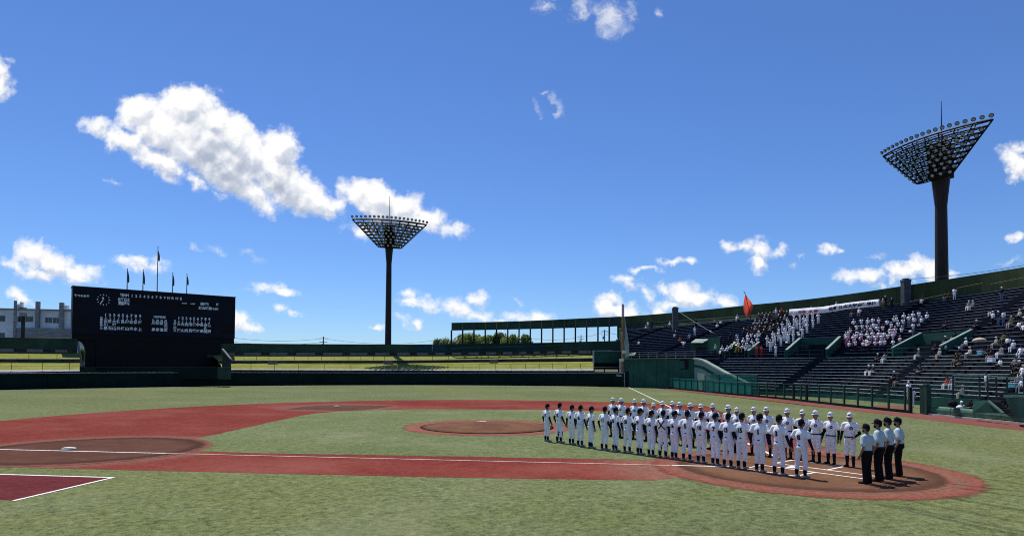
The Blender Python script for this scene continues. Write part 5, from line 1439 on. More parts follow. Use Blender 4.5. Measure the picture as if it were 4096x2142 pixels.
def tree(label, pos, z0, h, rad, leaf, n=1500, seed=1, size=.42, group='trees beyond the stadium', flat_=.8, trunk=.25, low=.42):
    r_ = random.Random(seed); root = thing('leafy_tree', label, 'tree', (pos[0], pos[1], z0), 0, group)
    b = MB(); b.tube([(0, 0, 0), (.1, .05, h*.35), (0, .1, h*.75)], [trunk, trunk*.75, trunk*.3], 7)
    clumps = []
    for i in range(13):
        a = r_.uniform(0, 2*PI); q = r_.random()**.5*rad*.72; zc_ = h*(low+(.90-low)*r_.random()*(1-.35*q/rad))
        clumps.append((V3(math.cos(a)*q, math.sin(a)*q, zc_), rad*r_.uniform(.26, .46)))
        b.tube([(0, .05, h*r_.uniform(.25, .5)), tuple(clumps[-1][0]*.6+V3(0, 0, zc_*.4)), tuple(clumps[-1][0])], [trunk*.4, trunk*.22, .02], 5)
    b.build('trunk', M['bark'], root)
    vs, fs = [], []
    for i in range(n):
        c, cr = r_.choice(clumps); d = V3(r_.gauss(0, 1), r_.gauss(0, 1), r_.gauss(0, 1)*flat_).normalized(); p = c+d*cr*(r_.random()**.4)*r_.uniform(.8, 1.15)
        nrm = (d+V3(r_.uniform(-1, 1), r_.uniform(-1, 1), r_.uniform(-.3, 1))).normalized(); x = nrm.cross(V3(r_.uniform(-1, 1), r_.uniform(-1, 1), r_.uniform(-1, 1))).normalized(); y = nrm.cross(x); s_ = size*r_.uniform(.5, 1.25)
        k_ = len(vs); vs += [p-x*s_*.5, p+y*s_*.3+nrm*s_*.08, p+x*s_*.6, p-y*s_*.3]; fs.append((k_, k_+1, k_+2, k_+3))
    me = bpy.data.meshes.new('crown'); me.from_pydata([tuple(v) for v in vs], [], fs); me.materials.append(M[leaf]); mesh_obj('crown', me, root)
def tree_at(label, px, ytop, D, w_px, leaf, z0=0, **kw):
    p = atD(px, ytop, D); rad = w_px*D/FPX/2; tree(label, (p.x, p.y), z0, (p.z-z0), rad, leaf, **kw)
for i, (px, yt, D, w, lf, lab) in enumerate(((1785, 1340, 185, 70, 'leaf_c', 'pale thin tree left of the colonnade corner'), (1836, 1330, 190, 50, 'leaf_c', 'pale tree in the first bay of the colonnade'), (1885, 1321, 180, 75, 'leaf_a', 'fresh green tree in the second bay of the colonnade'),
        (1925, 1318, 182, 62, 'leaf_a', 'rounded green tree in the third bay of the colonnade'), (1990, 1316, 190, 66, 'leaf_b', 'darker sparse tree in the fifth bay of the colonnade'), (2052, 1330, 180, 64, 'leaf_a', 'low green tree in the sixth bay of the colonnade'), (2096, 1328, 185, 54, 'leaf_a', 'low green tree in the seventh bay of the colonnade'))):
    tree_at(lab, px, yt-6, D, w*1.55, lf, n=3200, seed=20+i, size=.7, low=.62)
tree_at('broad dark tree behind the stand, its flat top just above the parapet', 2600, 1238, 165, 190, 'leaf_b', n=3000, seed=41, size=.8, flat_=.6)
tree_at('dark tree beside the foul pole, seen through the last bay of the colonnade', 2500, 1312, 150, 90, 'leaf_b', n=1500, seed=44, size=.55)
tree_at('leafy shrub behind the left bracket of the scoreboard', 331, 1378, 112, 50, 'leaf_a', n=1500, seed=43, size=.34, flat_=1.4)

# ================================================================ people
def cloth(name, col, var=.06, rough=.85, bump=.06): return mat(name, col, rough, var, 5, bump, 9, spec=.08)
SKIN = mat('skin_tan', (.27, .145, .088), .6, .1, 6, spec=.25)
HAIR = mat('black_hair', (.010, .009, .009), .6, spec=.2)
NAVY = cloth('navy_undersleeve', (.010, .012, .028)); JERSEY = cloth('white_jersey', (.86, .86, .87)); PANTS = cloth('white_trousers', (.83, .84, .86))
SOCKN = cloth('navy_sock', (.012, .012, .022)); SHOE_G = cloth('grey_shoe', (.26, .27, .28)); SHOE_B = cloth('black_shoe', (.02, .02, .022)); SHOE_W = cloth('white_shoe', (.70, .70, .70))
CAPN = cloth('navy_cap', (.010, .011, .020)); CAPW = cloth('white_cap', (.80, .80, .79)); BELT = mat('black_belt', (.012, .012, .012), .5)
UMP_S = cloth('pale_blue_shirt', (.50, .585, .60)); UMP_P = cloth('black_trousers', (.010, .010, .012)); MASKB = cloth('black_face_mask', (.012, .012, .014))
INKN = mat('navy_number', (.010, .012, .040), .8); EMB_O = mat('emblem_dark', (.02, .02, .03), .8); EMB_I = mat('emblem_pale', (.45, .42, .34), .8)
GLOVE = mat('brown_glove', (.12, .065, .03), .7, .2, 5); GUARD = mat('navy_leg_guard', (.010, .012, .024), .4, spec=.4); EYE = mat('dark_eye', (.01, .008, .008), .3)

def capsule(bm, p0, r0, p1, r1, n=10, flat=None):
    """tapered limb with round ends; flat = (axis, factor) squashes it"""
    a, q = Vector(p0), Vector(p1); d = q-a; L = max(d.length, 1e-4); d = d/L
    x = d.cross(Vector((0, 0, 1)) if abs(d.z) < .9 else Vector((1, 0, 0))).normalized(); y = d.cross(x)
    rings = [(-r0*math.cos(t), r0*math.sin(t)) for t in (.35, .8, 1.2)]+[(0, r0), (L, r1)]+[(L+r1*math.sin(t), r1*math.cos(t)) for t in (.37, .77, 1.22)]
    R_ = []
    for h, r in rings:
        R_.append([bm.verts.new(a+d*h+(x*math.cos(2*PI*i/n)+y*math.sin(2*PI*i/n))*r) for i in range(n)])
    for A, B in zip(R_, R_[1:]):
        for i in range(n): bm.faces.new((A[i], A[(i+1) % n], B[(i+1) % n], B[i]))
    bm.faces.new(list(reversed(R_[0]))); bm.faces.new(R_[-1])
def ellip(bm, c, r, n=14, m=9):
    top = bm.verts.new((c[0], c[1], c[2]+r[2])); bot = bm.verts.new((c[0], c[1], c[2]-r[2])); R_ = []
    for j in range(1, m):
        t = PI*j/m; R_.append([bm.verts.new((c[0]+r[0]*math.sin(t)*math.cos(2*PI*i/n), c[1]+r[1]*math.sin(t)*math.sin(2*PI*i/n), c[2]+r[2]*math.cos(t))) for i in range(n)])
    for i in range(n): bm.faces.new((top, R_[0][i], R_[0][(i+1) % n])); bm.faces.new((bot, R_[-1][(i+1) % n], R_[-1][i]))
    for A, B in zip(R_, R_[1:]):
        for i in range(n): bm.faces.new((A[i], B[i], B[(i+1) % n], A[(i+1) % n]))
def fuse(name, draw, voxel, faces, m, smooth_it=4, wrinkle=0.0, seed=0, clip=None):
    """merge overlapping shapes into one continuous skin"""
    bm = bmesh.new(); draw(bm); bmesh.ops.recalc_face_normals(bm, faces=bm.faces)
    me = bpy.data.meshes.new(name); bm.to_mesh(me); bm.free()
    o = bpy.data.objects.new(name, me); COL.objects.link(o)
    r_ = o.modifiers.new('r', 'REMESH'); r_.mode = 'VOXEL'; r_.voxel_size = voxel
    s_ = o.modifiers.new('s', 'SMOOTH'); s_.iterations = smooth_it; s_.factor = .5
    dg = bpy.context.evaluated_depsgraph_get(); n = len(o.evaluated_get(dg).data.polygons)
    if n*2 > faces:
        d = o.modifiers.new('d', 'DECIMATE'); d.ratio = min(1, faces/(n*2.0))
    dg = bpy.context.evaluated_depsgraph_get(); out = bpy.data.meshes.new_from_object(o.evaluated_get(dg)); out.name = name
    bpy.data.objects.remove(o); bpy.data.meshes.remove(me)
    if wrinkle:
        for v in out.vertices:
            q = mnoise.noise(Vector((v.co.x*9+seed, v.co.y*9, v.co.z*5)))+.35*mnoise.noise(Vector((v.co.x*15, v.co.y*15+seed, v.co.z*11)))
            v.co += v.normal*(q+.45)*wrinkle
    if clip:
        bm = bmesh.new(); bm.from_mesh(out); co, no = clip
        r_ = bmesh.ops.bisect_plane(bm, geom=bm.verts[:]+bm.edges[:]+bm.faces[:], plane_co=co, plane_no=no, clear_outer=True)
        bmesh.ops.holes_fill(bm, edges=[e for e in bm.edges if e.is_boundary]); bm.to_mesh(out); bm.free()
    out.materials.clear(); out.materials.append(m)
    out.polygons.foreach_set('use_smooth', [True]*len(out.polygons)); return out

class Pose:
    """joint positions of a 1.75 m figure looking along +Y, feet on z = 0"""
    def __init__(s, stance=.105, arm=.27, elbow_back=.03, wrist_fwd=.03, twist=0.0, back_hands=False, head_turn=0.0, lean=0.0, front_hand=None):
        s.st = stance
        s.hip = {k_: V3(k_*.088, 0, .92) for k_ in (-1, 1)}; s.knee = {k_: V3(k_*(stance-.004), .015, .495) for k_ in (-1, 1)}
        s.ank = {k_: V3(k_*stance, -.02, .085) for k_ in (-1, 1)}; s.toe = {k_: V3(k_*(stance+.04), .165, .03) for k_ in (-1, 1)}; s.heel = {k_: V3(k_*(stance-.005), -.055, .035) for k_ in (-1, 1)}
        s.sh = {k_: V3(k_*.192, -.005, 1.405) for k_ in (-1, 1)}
        s.el = {k_: V3(k_*(arm-.015), -elbow_back-.02, 1.125) for k_ in (-1, 1)}
        s.wr = {k_: V3(k_*(arm+.01), wrist_fwd, .885) for k_ in (-1, 1)}
        if back_hands:
            for k_ in (-1, 1): s.el[k_] = V3(k_*.285, -.10, 1.13); s.wr[k_] = V3(k_*.075, -.175, .975)
        if front_hand:
            k_ = front_hand; s.el[k_] = V3(k_*.285, -.06, 1.13); s.wr[k_] = V3(k_*.20, .17, 1.02)
        s.turn = head_turn; s.back = back_hands; s.front = front_hand
def hand(bm, p, k_):
    w, e_ = p.wr[k_], p.el[k_]; d = (w-e_).normalized()
    if p.back: d = V3(-k_*.5, -.1, -.75).normalized()
    side = V3(0, 1, 0)-d*d.y; side.normalize(); pal = d.cross(side)*k_
    kn = w+d*.085
    capsule(bm, w-d*.01, .028, w+d*.03, .030, 8); capsule(bm, w+d*.03+side*.018, .021, kn+side*.026, .019, 8); capsule(bm, w+d*.03-side*.018, .021, kn-side*.028, .017, 8); capsule(bm, w+d*.03, .021, kn, .019, 8)
    for i, ln in enumerate((.070, .080, .074, .058)):
        o = side*(.033-.0215*i); a = kn+o; m_ = a+d*ln*.55-pal*.006; t = m_+(d*.8-pal*.55).normalized()*ln*.5
        capsule(bm, a-d*.02, .0098, m_, .0092, 7); capsule(bm, m_, .0092, t, .0078, 7)
    a = w+d*.028+side*.028; m_ = a+(d*.7+side*.6-pal*.25).normalized()*.042; t = m_+(d*.95+side*.1-pal*.3).normalized()*.032
    capsule(bm, a-side*.012, .0135, m_, .0115, 7); capsule(bm, m_, .0115, t, .0090, 7)
def head_shapes(bm, t):
    M_ = Matrix.Rotation(t, 3, 'Z'); c0 = V3(0, .02, 0)
    k0 = len(bm.verts); bm.verts.ensure_lookup_table()
    ellip(bm, (0, .012, 1.655), (.076, .096, .098)); ellip(bm, (0, .040, 1.605), (.060, .068, .085)); ellip(bm, (0, .062, 1.555), (.036, .038, .026))
    capsule(bm, (0, .100, 1.645), .009, (0, .118, 1.610), .0145, 8); ellip(bm, (0, .103, 1.574), (.023, .012, .010), 8, 6)
    for k_ in (-1, 1): ellip(bm, (k_*.077, .010, 1.625), (.011, .020, .033), 8, 6); ellip(bm, (k_*.034, .084, 1.664), (.026, .016, .010), 8, 6)
    bm.verts.ensure_lookup_table()
    for v in bm.verts[k0:]: v.co = M_ @ (v.co-c0)+c0
def body_draw(p):
    def f(bm):
        for k_ in (-1, 1):
            capsule(bm, p.hip[k_], .072, p.knee[k_], .047); capsule(bm, p.knee[k_], .046, p.ank[k_]+V3(0, 0, .0), .034); capsule(bm, p.knee[k_].lerp(p.ank[k_], .12)+V3(0, -.010, 0), .042, p.knee[k_].lerp(p.ank[k_], .5)+V3(0, -.008, 0), .037)
            capsule(bm, p.heel[k_], .033, p.toe[k_], .028); capsule(bm, p.ank[k_], .038, p.heel[k_], .034)
            capsule(bm, p.sh[k_], .054, p.el[k_], .040); capsule(bm, p.el[k_], .039, p.wr[k_], .026); hand(bm, p, k_)
            capsule(bm, (k_*.05, -.005, 1.445), .055, p.sh[k_]+V3(0, 0, .0), .052)
        ellip(bm, (0, -.005, .955), (.145, .100, .12)); ellip(bm, (0, 0, 1.10), (.134, .094, .16)); ellip(bm, (0, -.002, 1.29), (.162, .108, .175)); ellip(bm, (0, -.03, .94), (.120, .085, .09))
        capsule(bm, (0, -.008, 1.42), .060, (0, .005, 1.56), .050); head_shapes(bm, p.turn)
    return f
def shirt_draw(p, loose=.016, sleeve=.52, hem=.955, rs=.078):
    def f(bm):
        ellip(bm, (0, 0, 1.08), (.150+loose, .108+loose, .17)); ellip(bm, (0, -.002, 1.28), (.176+loose, .122+loose, .20)); ellip(bm, (0, -.002, hem+.06), (.156+loose, .112+loose, .10))
        for k_ in (-1, 1):
            capsule(bm, (k_*.05, -.005, 1.44), .062+loose*.4, p.sh[k_], .060+loose*.5); q = p.sh[k_].lerp(p.el[k_], sleeve); capsule(bm, p.sh[k_], .062+loose*.4, q, rs)
        capsule(bm, (0, -.008, 1.42), .066, (0, -.002, 1.475), .058)
    return f
def trouser_draw(p, low, loose=.012, cuff=.062):
    def f(bm):
        ellip(bm, (0, -.005, .955), (.160+loose, .115+loose, .115)); ellip(bm, (0, -.035, .925), (.140+loose, .105+loose, .10))
        for k_ in (-1, 1):
            capsule(bm, p.hip[k_], .090+loose, p.knee[k_], .066+loose*.6)
            t = (p.knee[k_].z-low)/(p.knee[k_].z-p.ank[k_].z)
            if t > .05: capsule(bm, p.knee[k_], .064+loose*.6, p.knee[k_].lerp(p.ank[k_], t), cuff)
    return f
def sock_draw(p, top):
    def f(bm):
        for k_ in (-1, 1):
            t = max(0, (p.knee[k_].z-top)/(p.knee[k_].z-p.ank[k_].z)); a = p.knee[k_].lerp(p.ank[k_], t); mid_ = p.knee[k_].lerp(p.ank[k_], max(.45, t+.1))
            capsule(bm, a+V3(0, -.006, 0), .064 if t < .3 else .060, mid_+V3(0, -.014, 0), .061); capsule(bm, mid_+V3(0, -.014, 0), .060, p.ank[k_], .047)
    return f
def shoe_mesh(p, k_, m):
    def f(bm):
        capsule(bm, p.heel[k_]+V3(0, 0, .012), .045, p.toe[k_]+V3(0, -.01, .012), .040); capsule(bm, p.heel[k_]+V3(0, .01, .012), .046, p.ank[k_]+V3(0, 0, .0), .046); capsule(bm, p.heel[k_].lerp(p.toe[k_], .35)+V3(0, 0, .03), .040, p.toe[k_]+V3(0, -.03, .012), .040)
    return fuse('shoe', f, .014, 360, m, 3, clip=((0, 0, .004), (0, 0, -1)))
def sleeve_mesh(p, k_, m):
    def f(bm): capsule(bm, p.sh[k_], .060, p.el[k_], .047); capsule(bm, p.el[k_], .046, p.wr[k_].lerp(p.el[k_], .03), .034)
    return fuse('undersleeve', f, .013, 320, m, 3, .003, 5)
def cap_mesh(t, m, name='cap', brim_w=1.0):
    """crown with a curved brim, button on top"""
    b = MB(); n = 18; rows = []
    prof = [(1.0, -.012), (1.02, .0), (1.0, .04), (.93, .075), (.76, .105), (.45, .124), (.12, .131)]
    for r, h in prof: rows.append([(.087*r*math.cos(2*PI*i/n), .012+.107*r*math.sin(2*PI*i/n), 1.678+h+.012*math.sin(2*PI*i/n)) for i in range(n)])
    vs = [q for r_ in rows for q in r_]; fs = [(j*n+i, j*n+(i+1) % n, (j+1)*n+(i+1) % n, (j+1)*n+i) for j in range(len(rows)-1) for i in range(n)]; fs.append(tuple((len(rows)-1)*n+i for i in range(n)))
    b.add(vs, fs)
    vs = []; fs = []; N = 10
    for lay in (0, 1):
        for j in range(4):
            for i in range(N+1):
                a = PI*(.08+.84*i/N); q = j/3; rx_ = .086+.004*q; ry_ = .105+.075*q*math.sin(a)**.8*brim_w
                vs.append((rx_*math.cos(a), .012+ry_*math.sin(a)+.0*q, 1.686+.006*math.sin(a)-.016*q*math.sin(a)-.012*abs(math.cos(a))*q-.007*lay))
    W_ = N+1
    for lay in (0, 1):
        for j in range(3):
            for i in range(N):
                k0 = lay*4*W_+j*W_+i; fs.append((k0, k0+1, k0+W_+1, k0+W_))
    for i in range(N): k0 = 3*W_+i; fs.append((k0, k0+1, 4*W_+k0+1, 4*W_+k0))
    b.add(vs, fs); b.lathe((0, .012, 1.807), [(.012, 0), (.010, .006), (.002, .008)], 8)
    o = b.build(name, m, smooth=True); me = o.data; bpy.data.objects.remove(o)
    M_ = Matrix.Translation((0, .02, 0)) @ Matrix.Rotation(t, 4, 'Z') @ Matrix.Translation((0, -.02, 0)); me.transform(M_); return me
def hair_mesh(t, low=1.60):
    def f(bm):
        ellip(bm, (0, -.004, 1.66), (.079, .092, .080)); ellip(bm, (0, -.024, 1.622), (.074, .066, .056))
    me = fuse('hair', f, .016, 260, HAIR, 3); M_ = Matrix.Translation((0, .02, 0)) @ Matrix.Rotation(t, 4, 'Z') @ Matrix.Translation((0, -.02, 0)); me.transform(M_); return me
def eye_meshes(t):
    out = []
    for k_ in (-1, 1):
        b = MB(); b.lathe((k_*.032, .098, 1.646), [(.003, -.010), (.012, -.004), (.012, .002), (.004, .006)], 8, (0, 1, 0)); o = b.build('eye', EYE); me = o.data; bpy.data.objects.remove(o)
        me.transform(Matrix.Translation((0, .02, 0)) @ Matrix.Rotation(t, 4, 'Z') @ Matrix.Translation((0, -.02, 0))); out.append(me)
    return out
def belt_mesh(loose=.016):
    b = MB(); n = 24; R0 = [(( .158+loose)*math.cos(2*PI*i/n), -.005+(.113+loose)*math.sin(2*PI*i/n)) for i in range(n)]
    vs = []; 
    for z, g in ((.985, .0), (.985, .008), (1.022, .008), (1.022, 0)): vs += [(x*(1+g/.16), y*(1+g/.12), z) for x, y in R0]
    b.add(vs, [(j*n+i, j*n+(i+1) % n, ((j+1) % 4)*n+(i+1) % n, ((j+1) % 4)*n+i) for j in range(4) for i in range(n)]); b.box((0, .142, 1.003), (.04, .012, .035))
    o = b.build('belt', BELT); me = o.data; bpy.data.objects.remove(o); return me
def back_tab():
    b = MB(); b.box((.01, -.131, 1.0), (.07, .012, .026)); o = b.build('belt_tab', BELT); me = o.data; bpy.data.objects.remove(o); return me
def project_text(body, shirt, cx_, cz_, h_, side, m, name, squeeze=.85, bold=.02):
    """print lying on the cloth: every point of the figures is dropped onto the shirt; side -1 = back, 1 = chest"""
    cu = bpy.data.curves.new('txt', 'FONT'); cu.body = body; cu.align_x = 'CENTER'; cu.align_y = 'CENTER'; cu.offset = bold; cu.resolution_u = 3; cu.space_character = .95
    o = bpy.data.objects.new('txt', cu); COL.objects.link(o); dg = bpy.context.evaluated_depsgraph_get(); me = bpy.data.meshes.new_from_object(o.evaluated_get(dg)); bpy.data.objects.remove(o); bpy.data.curves.remove(cu)
    xs = [v.co.x for v in me.vertices]; ys = [v.co.y for v in me.vertices]; s_ = h_/(max(ys)-min(ys)); mx_, my_ = (max(xs)+min(xs))/2, (max(ys)+min(ys))/2
    bm = bmesh.new(); bm.from_mesh(me); bpy.data.meshes.remove(me)
    for v in bm.verts: v.co = Vector(((v.co.x-mx_)*s_*squeeze, (v.co.y-my_)*s_, 0))
    bmesh.ops.triangulate(bm, faces=bm.faces)
    for _ in range(3):
        lg = [e for e in bm.edges if e.calc_length() > .03]
        if lg: bmesh.ops.subdivide_edges(bm, edges=lg, cuts=1); bmesh.ops.triangulate(bm, faces=bm.faces)
    tree_ = BVHTree.FromPolygons([v.co for v in shirt.vertices], [tuple(f.vertices) for f in shirt.polygons])
    for v in bm.verts:
        x = cx_+v.co.x*(1 if side < 0 else -1); z = cz_+v.co.y
        hit = tree_.ray_cast(Vector((x, side*1.0, z)), Vector((0, -side, 0)))
        y = hit[0].y if hit[0] else side*.1
        v.co = Vector((x, y+side*.006, z))
    out = bpy.data.meshes.new(name); bm.to_mesh(out); bm.free(); out.materials.clear(); out.materials.append(m); return out
def disc_on(shirt, cx_, cz_, r_, side, m, name, lift=.006, n=14, inner=0):
    bm = bmesh.new(); tree_ = BVHTree.FromPolygons([v.co for v in shirt.vertices], [tuple(f.vertices) for f in shirt.polygons])
    R_ = []
    for q in (1.0, .6, .25):
        R_.append([bm.verts.new((cx_+r_*q*math.cos(2*PI*i/n), 0, cz_+r_*q*1.08*math.sin(2*PI*i/n))) for i in range(n)])
    for A, B in zip(R_, R_[1:]):
        for i in range(n): bm.faces.new((A[i], A[(i+1) % n], B[(i+1) % n], B[i]))
    bm.faces.new(R_[-1])
    for v in bm.verts:
        h_ = tree_.ray_cast(Vector((v.co.x, side, v.co.z)), Vector((0, -side, 0))); v.co.y = (h_[0].y if h_[0] else side*.12)+side*lift
    out = bpy.data.meshes.new(name); bm.to_mesh(out); bm.free(); out.materials.append(m); return out

class Kit:
    def __init__(s, p, kind, seed=0):
        s.p = p; s.kind = kind; parts = []
        s.body = fuse('body', body_draw(p), .0085, 3600, SKIN, 3)
        if kind == 'front':      # navy caps, seen from behind
            s.shirt = fuse('jersey', shirt_draw(p), .013, 2200, JERSEY, 3, .0055, seed)
            parts += [s.shirt, fuse('trousers', trouser_draw(p, .245), .014, 2600, PANTS, 3, .005, seed+3), fuse('socks', sock_draw(p, .26), .012, 500, SOCKN, 2)]
            parts += [shoe_mesh(p, k_, SHOE_G) for k_ in (-1, 1)]+[sleeve_mesh(p, k_, NAVY) for k_ in (-1, 1)]+[cap_mesh(p.turn, CAPN), hair_mesh(p.turn), back_tab()]+eye_meshes(p.turn)
        if kind == 'back':       # white caps, facing the camera
            s.shirt = fuse('jersey', shirt_draw(p), .013, 2200, JERSEY, 3, .0055, seed)
            parts += [s.shirt, fuse('trousers', trouser_draw(p, .44, .014, .072), .014, 2400, PANTS, 3, .005, seed+3), fuse('socks', sock_draw(p, .47), .012, 700, SOCKN, 2)]
            parts += [shoe_mesh(p, k_, SHOE_B) for k_ in (-1, 1)]+[sleeve_mesh(p, k_, NAVY) for k_ in (-1, 1)]+[cap_mesh(p.turn, CAPW), hair_mesh(p.turn), belt_mesh()]+eye_meshes(p.turn)
            parts.append(disc_on(s.shirt, -.075, 1.295, .052, 1, EMB_O, 'chest_emblem')); parts.append(disc_on(s.shirt, -.075, 1.295, .026, 1, EMB_I, 'emblem_centre', .009))
            b = MB(); b.box((0, .123, 1.725), (.075, .008, .028)); o = b.build('cap_mark', EMB_O); me = o.data; bpy.data.objects.remove(o); me.transform(Matrix.Rotation(R(-22), 4, 'X') if False else Matrix.Identity(4)); parts.append(me)
        if kind == 'umpire':
            s.shirt = fuse('shirt', shirt_draw(p, .024, .70, .955, .088), .013, 1300, UMP_S, 3, .006, seed)
            parts += [s.shirt, fuse('trousers', trouser_draw(p, .07, .022, .078), .014, 1300, UMP_P, 3, .006, seed+3)]
            parts += [shoe_mesh(p, k_, SHOE_B) for k_ in (-1, 1)]+[cap_mesh(p.turn, CAPN), hair_mesh(p.turn), belt_mesh(.03)]
            def fm(bm): ellip(bm, (0, .070, 1.585), (.060, .058, .052))
            me = fuse('face_mask', fm, .014, 200, MASKB, 2); me.transform(Matrix.Translation((0, .02, 0)) @ Matrix.Rotation(p.turn, 4, 'Z') @ Matrix.Translation((0, -.02, 0))); parts.append(me)
        s.parts = parts
        for q in parts: q.transform(Matrix.Identity(4))
    def place(s, x, y, rz, height, label, group, extra=()):
        o = mesh_obj('person', s.body); o.location = (x, y, 0); o.rotation_euler.z = rz; k_ = height/1.76; o.scale = (k_*(.97+.06*rnd.random()), k_*(.97+.06*rnd.random()), k_)
        tag(o, label, 'person', group)
        made = {}
        for me in list(s.parts)+list(extra):
            nm = me.name.split('.')[0]; up_ = {'back_number': 'jersey', 'chest_emblem': 'jersey', 'belt_tab': 'trousers', 'guard_straps': 'leg_guards', 'cap_mark': 'cap'}.get(nm)
            if nm == 'emblem_centre': up_ = 'jersey'
            made[nm] = mesh_obj(nm, me, made.get(up_, o)); made[nm].cycles.shadow_terminator_geometry_offset = .12; made[nm].cycles.shadow_terminator_offset = .15
        return o
KF = [Kit(Pose(.10, .275, .03, .04, head_turn=R(-14)), 'front', 1), Kit(Pose(.125, .295, .05, .06, head_turn=R(8)), 'front', 7), Kit(Pose(.085, .262, .02, .00, head_turn=R(-30)), 'front', 13), Kit(Pose(.14, .33, .02, .07, head_turn=R(-5)), 'front', 19)]
KB = [Kit(Pose(.11, .28, .02, .05, head_turn=R(6)), 'back', 2), Kit(Pose(.12, .28, back_hands=True, head_turn=R(-12)), 'back', 9), Kit(Pose(.10, .285, .04, .02, front_hand=-1, head_turn=R(14)), 'back', 15)]
KU = [Kit(Pose(.09, .275, .04, .03, head_turn=R(8)), 'umpire', 4), Kit(Pose(.105, .285, .05, .05, head_turn=R(14)), 'umpire', 11)]

def put(px, yfeet): return gnd(px, yfeet).xy
def height_from(px, yhead, p): return zat(px, yhead, p.x, p.y)
# the two facing rows
FR = [(2188, 1763, 2190, 1616, '17'), (2237, 1768, 2243, 1612, '12'), (2287, 1775.5, 2298, 1621, '4'), (2321, 1783, 2332, 1622, '6'), (2364, 1790, 2371, 1626.5, '9'), (2418, 1798, 2424, 1627, '11'),
      (2461, 1802, 2468, 1630, '18'), (2510, 1808.5, 2516, 1633, '20'), (2559, 1815.5, 2560, 1635, '19'), (2605, 1822, 2613, 1642.5, '14'), (2652, 1828, 2660, 1642.5, ''), (2698, 1834, 2700, 1645, '16'),
      (2748, 1842, 2752, 1643.5, '5'), (2805, 1850, 2808, 1649, '10'), (2862, 1860, 2862, 1653, '7'), (2912, 1867.5, 2920, 1654, '13'), (2967, 1873, 2975, 1654, '15'), (3039, 1886, 3046, 1657.5, '1'), (3116, 1897.5, 3121, 1660, '3'), (3205, 1908, 3206, 1679, '8')]
BKH = [(2452, 1588), (2487, 1593.5), (2540, 1597), (2573, 1597), (2612, 1612.5), (2652, 1606), (2687, 1606), (2725, 1610), (2762, 1613), (2802, 1617), (2852, 1609), (2909, 1621), (2954, 1632), (3016, 1630), (3070, 1630), (3143, 1636), (3204, 1641), (3264, 1644.5), (3324, 1651), (3400, 1653)]
fpts = [put(x, y) for x, y, *_ in FR]
fdir = (fpts[-1]-fpts[0]).normalized(); toward = Vector((-fdir.y, fdir.x)); toward = toward if toward.dot(CAM_C.xy-fpts[0]) < 0 else -toward
fz_ = math.atan2(toward.y, toward.x)-PI/2
nums = {}
def number_for(kit, n_):
    key = (id(kit), n_)
    if key not in nums: nums[key] = project_text(n_, kit.shirt, 0, 1.245, .165, -1, INKN, 'back_number', 1.0 if len(n_) < 2 else .84, .055)
    return nums[key]
words = ['leftmost', 'second from the left']
def leg_guards(p):
    def f(bm):
        for k_ in (-1, 1): capsule(bm, p.knee[k_]+V3(0, .01, .03), .078, p.knee[k_]+V3(0, .008, -.08), .080); capsule(bm, p.knee[k_]+V3(0, .0, -.08), .074, p.ank[k_]+V3(0, .01, .05), .058)
    return fuse('leg_guards', f, .014, 500, GUARD, 2)
def guard_straps(p):
    b = MB()
    for k_ in (-1, 1):
        for z in (.52, .42, .30): q = p.knee[k_].lerp(p.ank[k_], max(0, (.495-z)/.41)); b.lathe((q.x, q.y-.0, z), [(.086, -.014), (.090, -.012), (.090, .012), (.086, .014)], 12)
    o = b.build('guard_straps', CAPW); me = o.data; bpy.data.objects.remove(o); return me
def harness(shirt):
    b = MB()
    for k_ in (-1, 1): b.bar((k_*.13, -.135, 1.43), (0, -.158, 1.22), .036, .02, (0, 1, 0)); b.bar((0, -.158, 1.22), (k_*.15, -.09, 1.08), .032, .02, (0, 1, 0))
    o = b.build('protector_strap', GUARD); me = o.data; bpy.data.objects.remove(o); return me
NW = {'17': 'seventeen', '12': 'twelve', '4': 'four', '6': 'six', '9': 'nine', '11': 'eleven', '18': 'eighteen', '20': 'twenty', '19': 'nineteen', '14': 'fourteen', '16': 'sixteen', '5': 'five', '10': 'ten', '7': 'seven', '13': 'thirteen', '15': 'fifteen', '1': 'one', '3': 'three', '8': 'eight'}
for i, ((x, y, xh, yh, n_), p) in enumerate(zip(FR, fpts)):
    kit = KF[(0, 1, 2, 0, 2, 1, 0, 3, 2, 0, 1, 2, 1, 0, 2, 1, 0, 2, 3, 3)[i]]
    H = min(1.86, max(1.62, height_from(xh, yh, p)))
    ex = [number_for(kit, n_)] if n_ else []
    if n_ in ('12', ''): ex += [leg_guards(kit.p), guard_straps(kit.p)]
    if n_ == '': ex.append(harness(kit.shirt)); lab = 'catcher from behind with dark crossed straps and leg guards over white uniform'
    elif n_ == '12': lab = 'player with back number twelve and dark leg guards, second from left in the near row'
    else: lab = 'player with back number %s, navy cap, %s' % (NW[n_], 'leftmost of the near row' if i == 0 else 'rightmost of the near row' if i == 19 else 'standing between %s and %s' % (NW.get(FR[i-1][4], 'the catcher'), NW.get(FR[i+1][4], 'the catcher')))
    kit.place(p.x, p.y, fz_+R(rnd.uniform(-13, 13)), H, lab, 'players in navy caps, backs to the camera', ex)
b0, b1 = put(2447, 1744.5), put(3398, 1865.5)
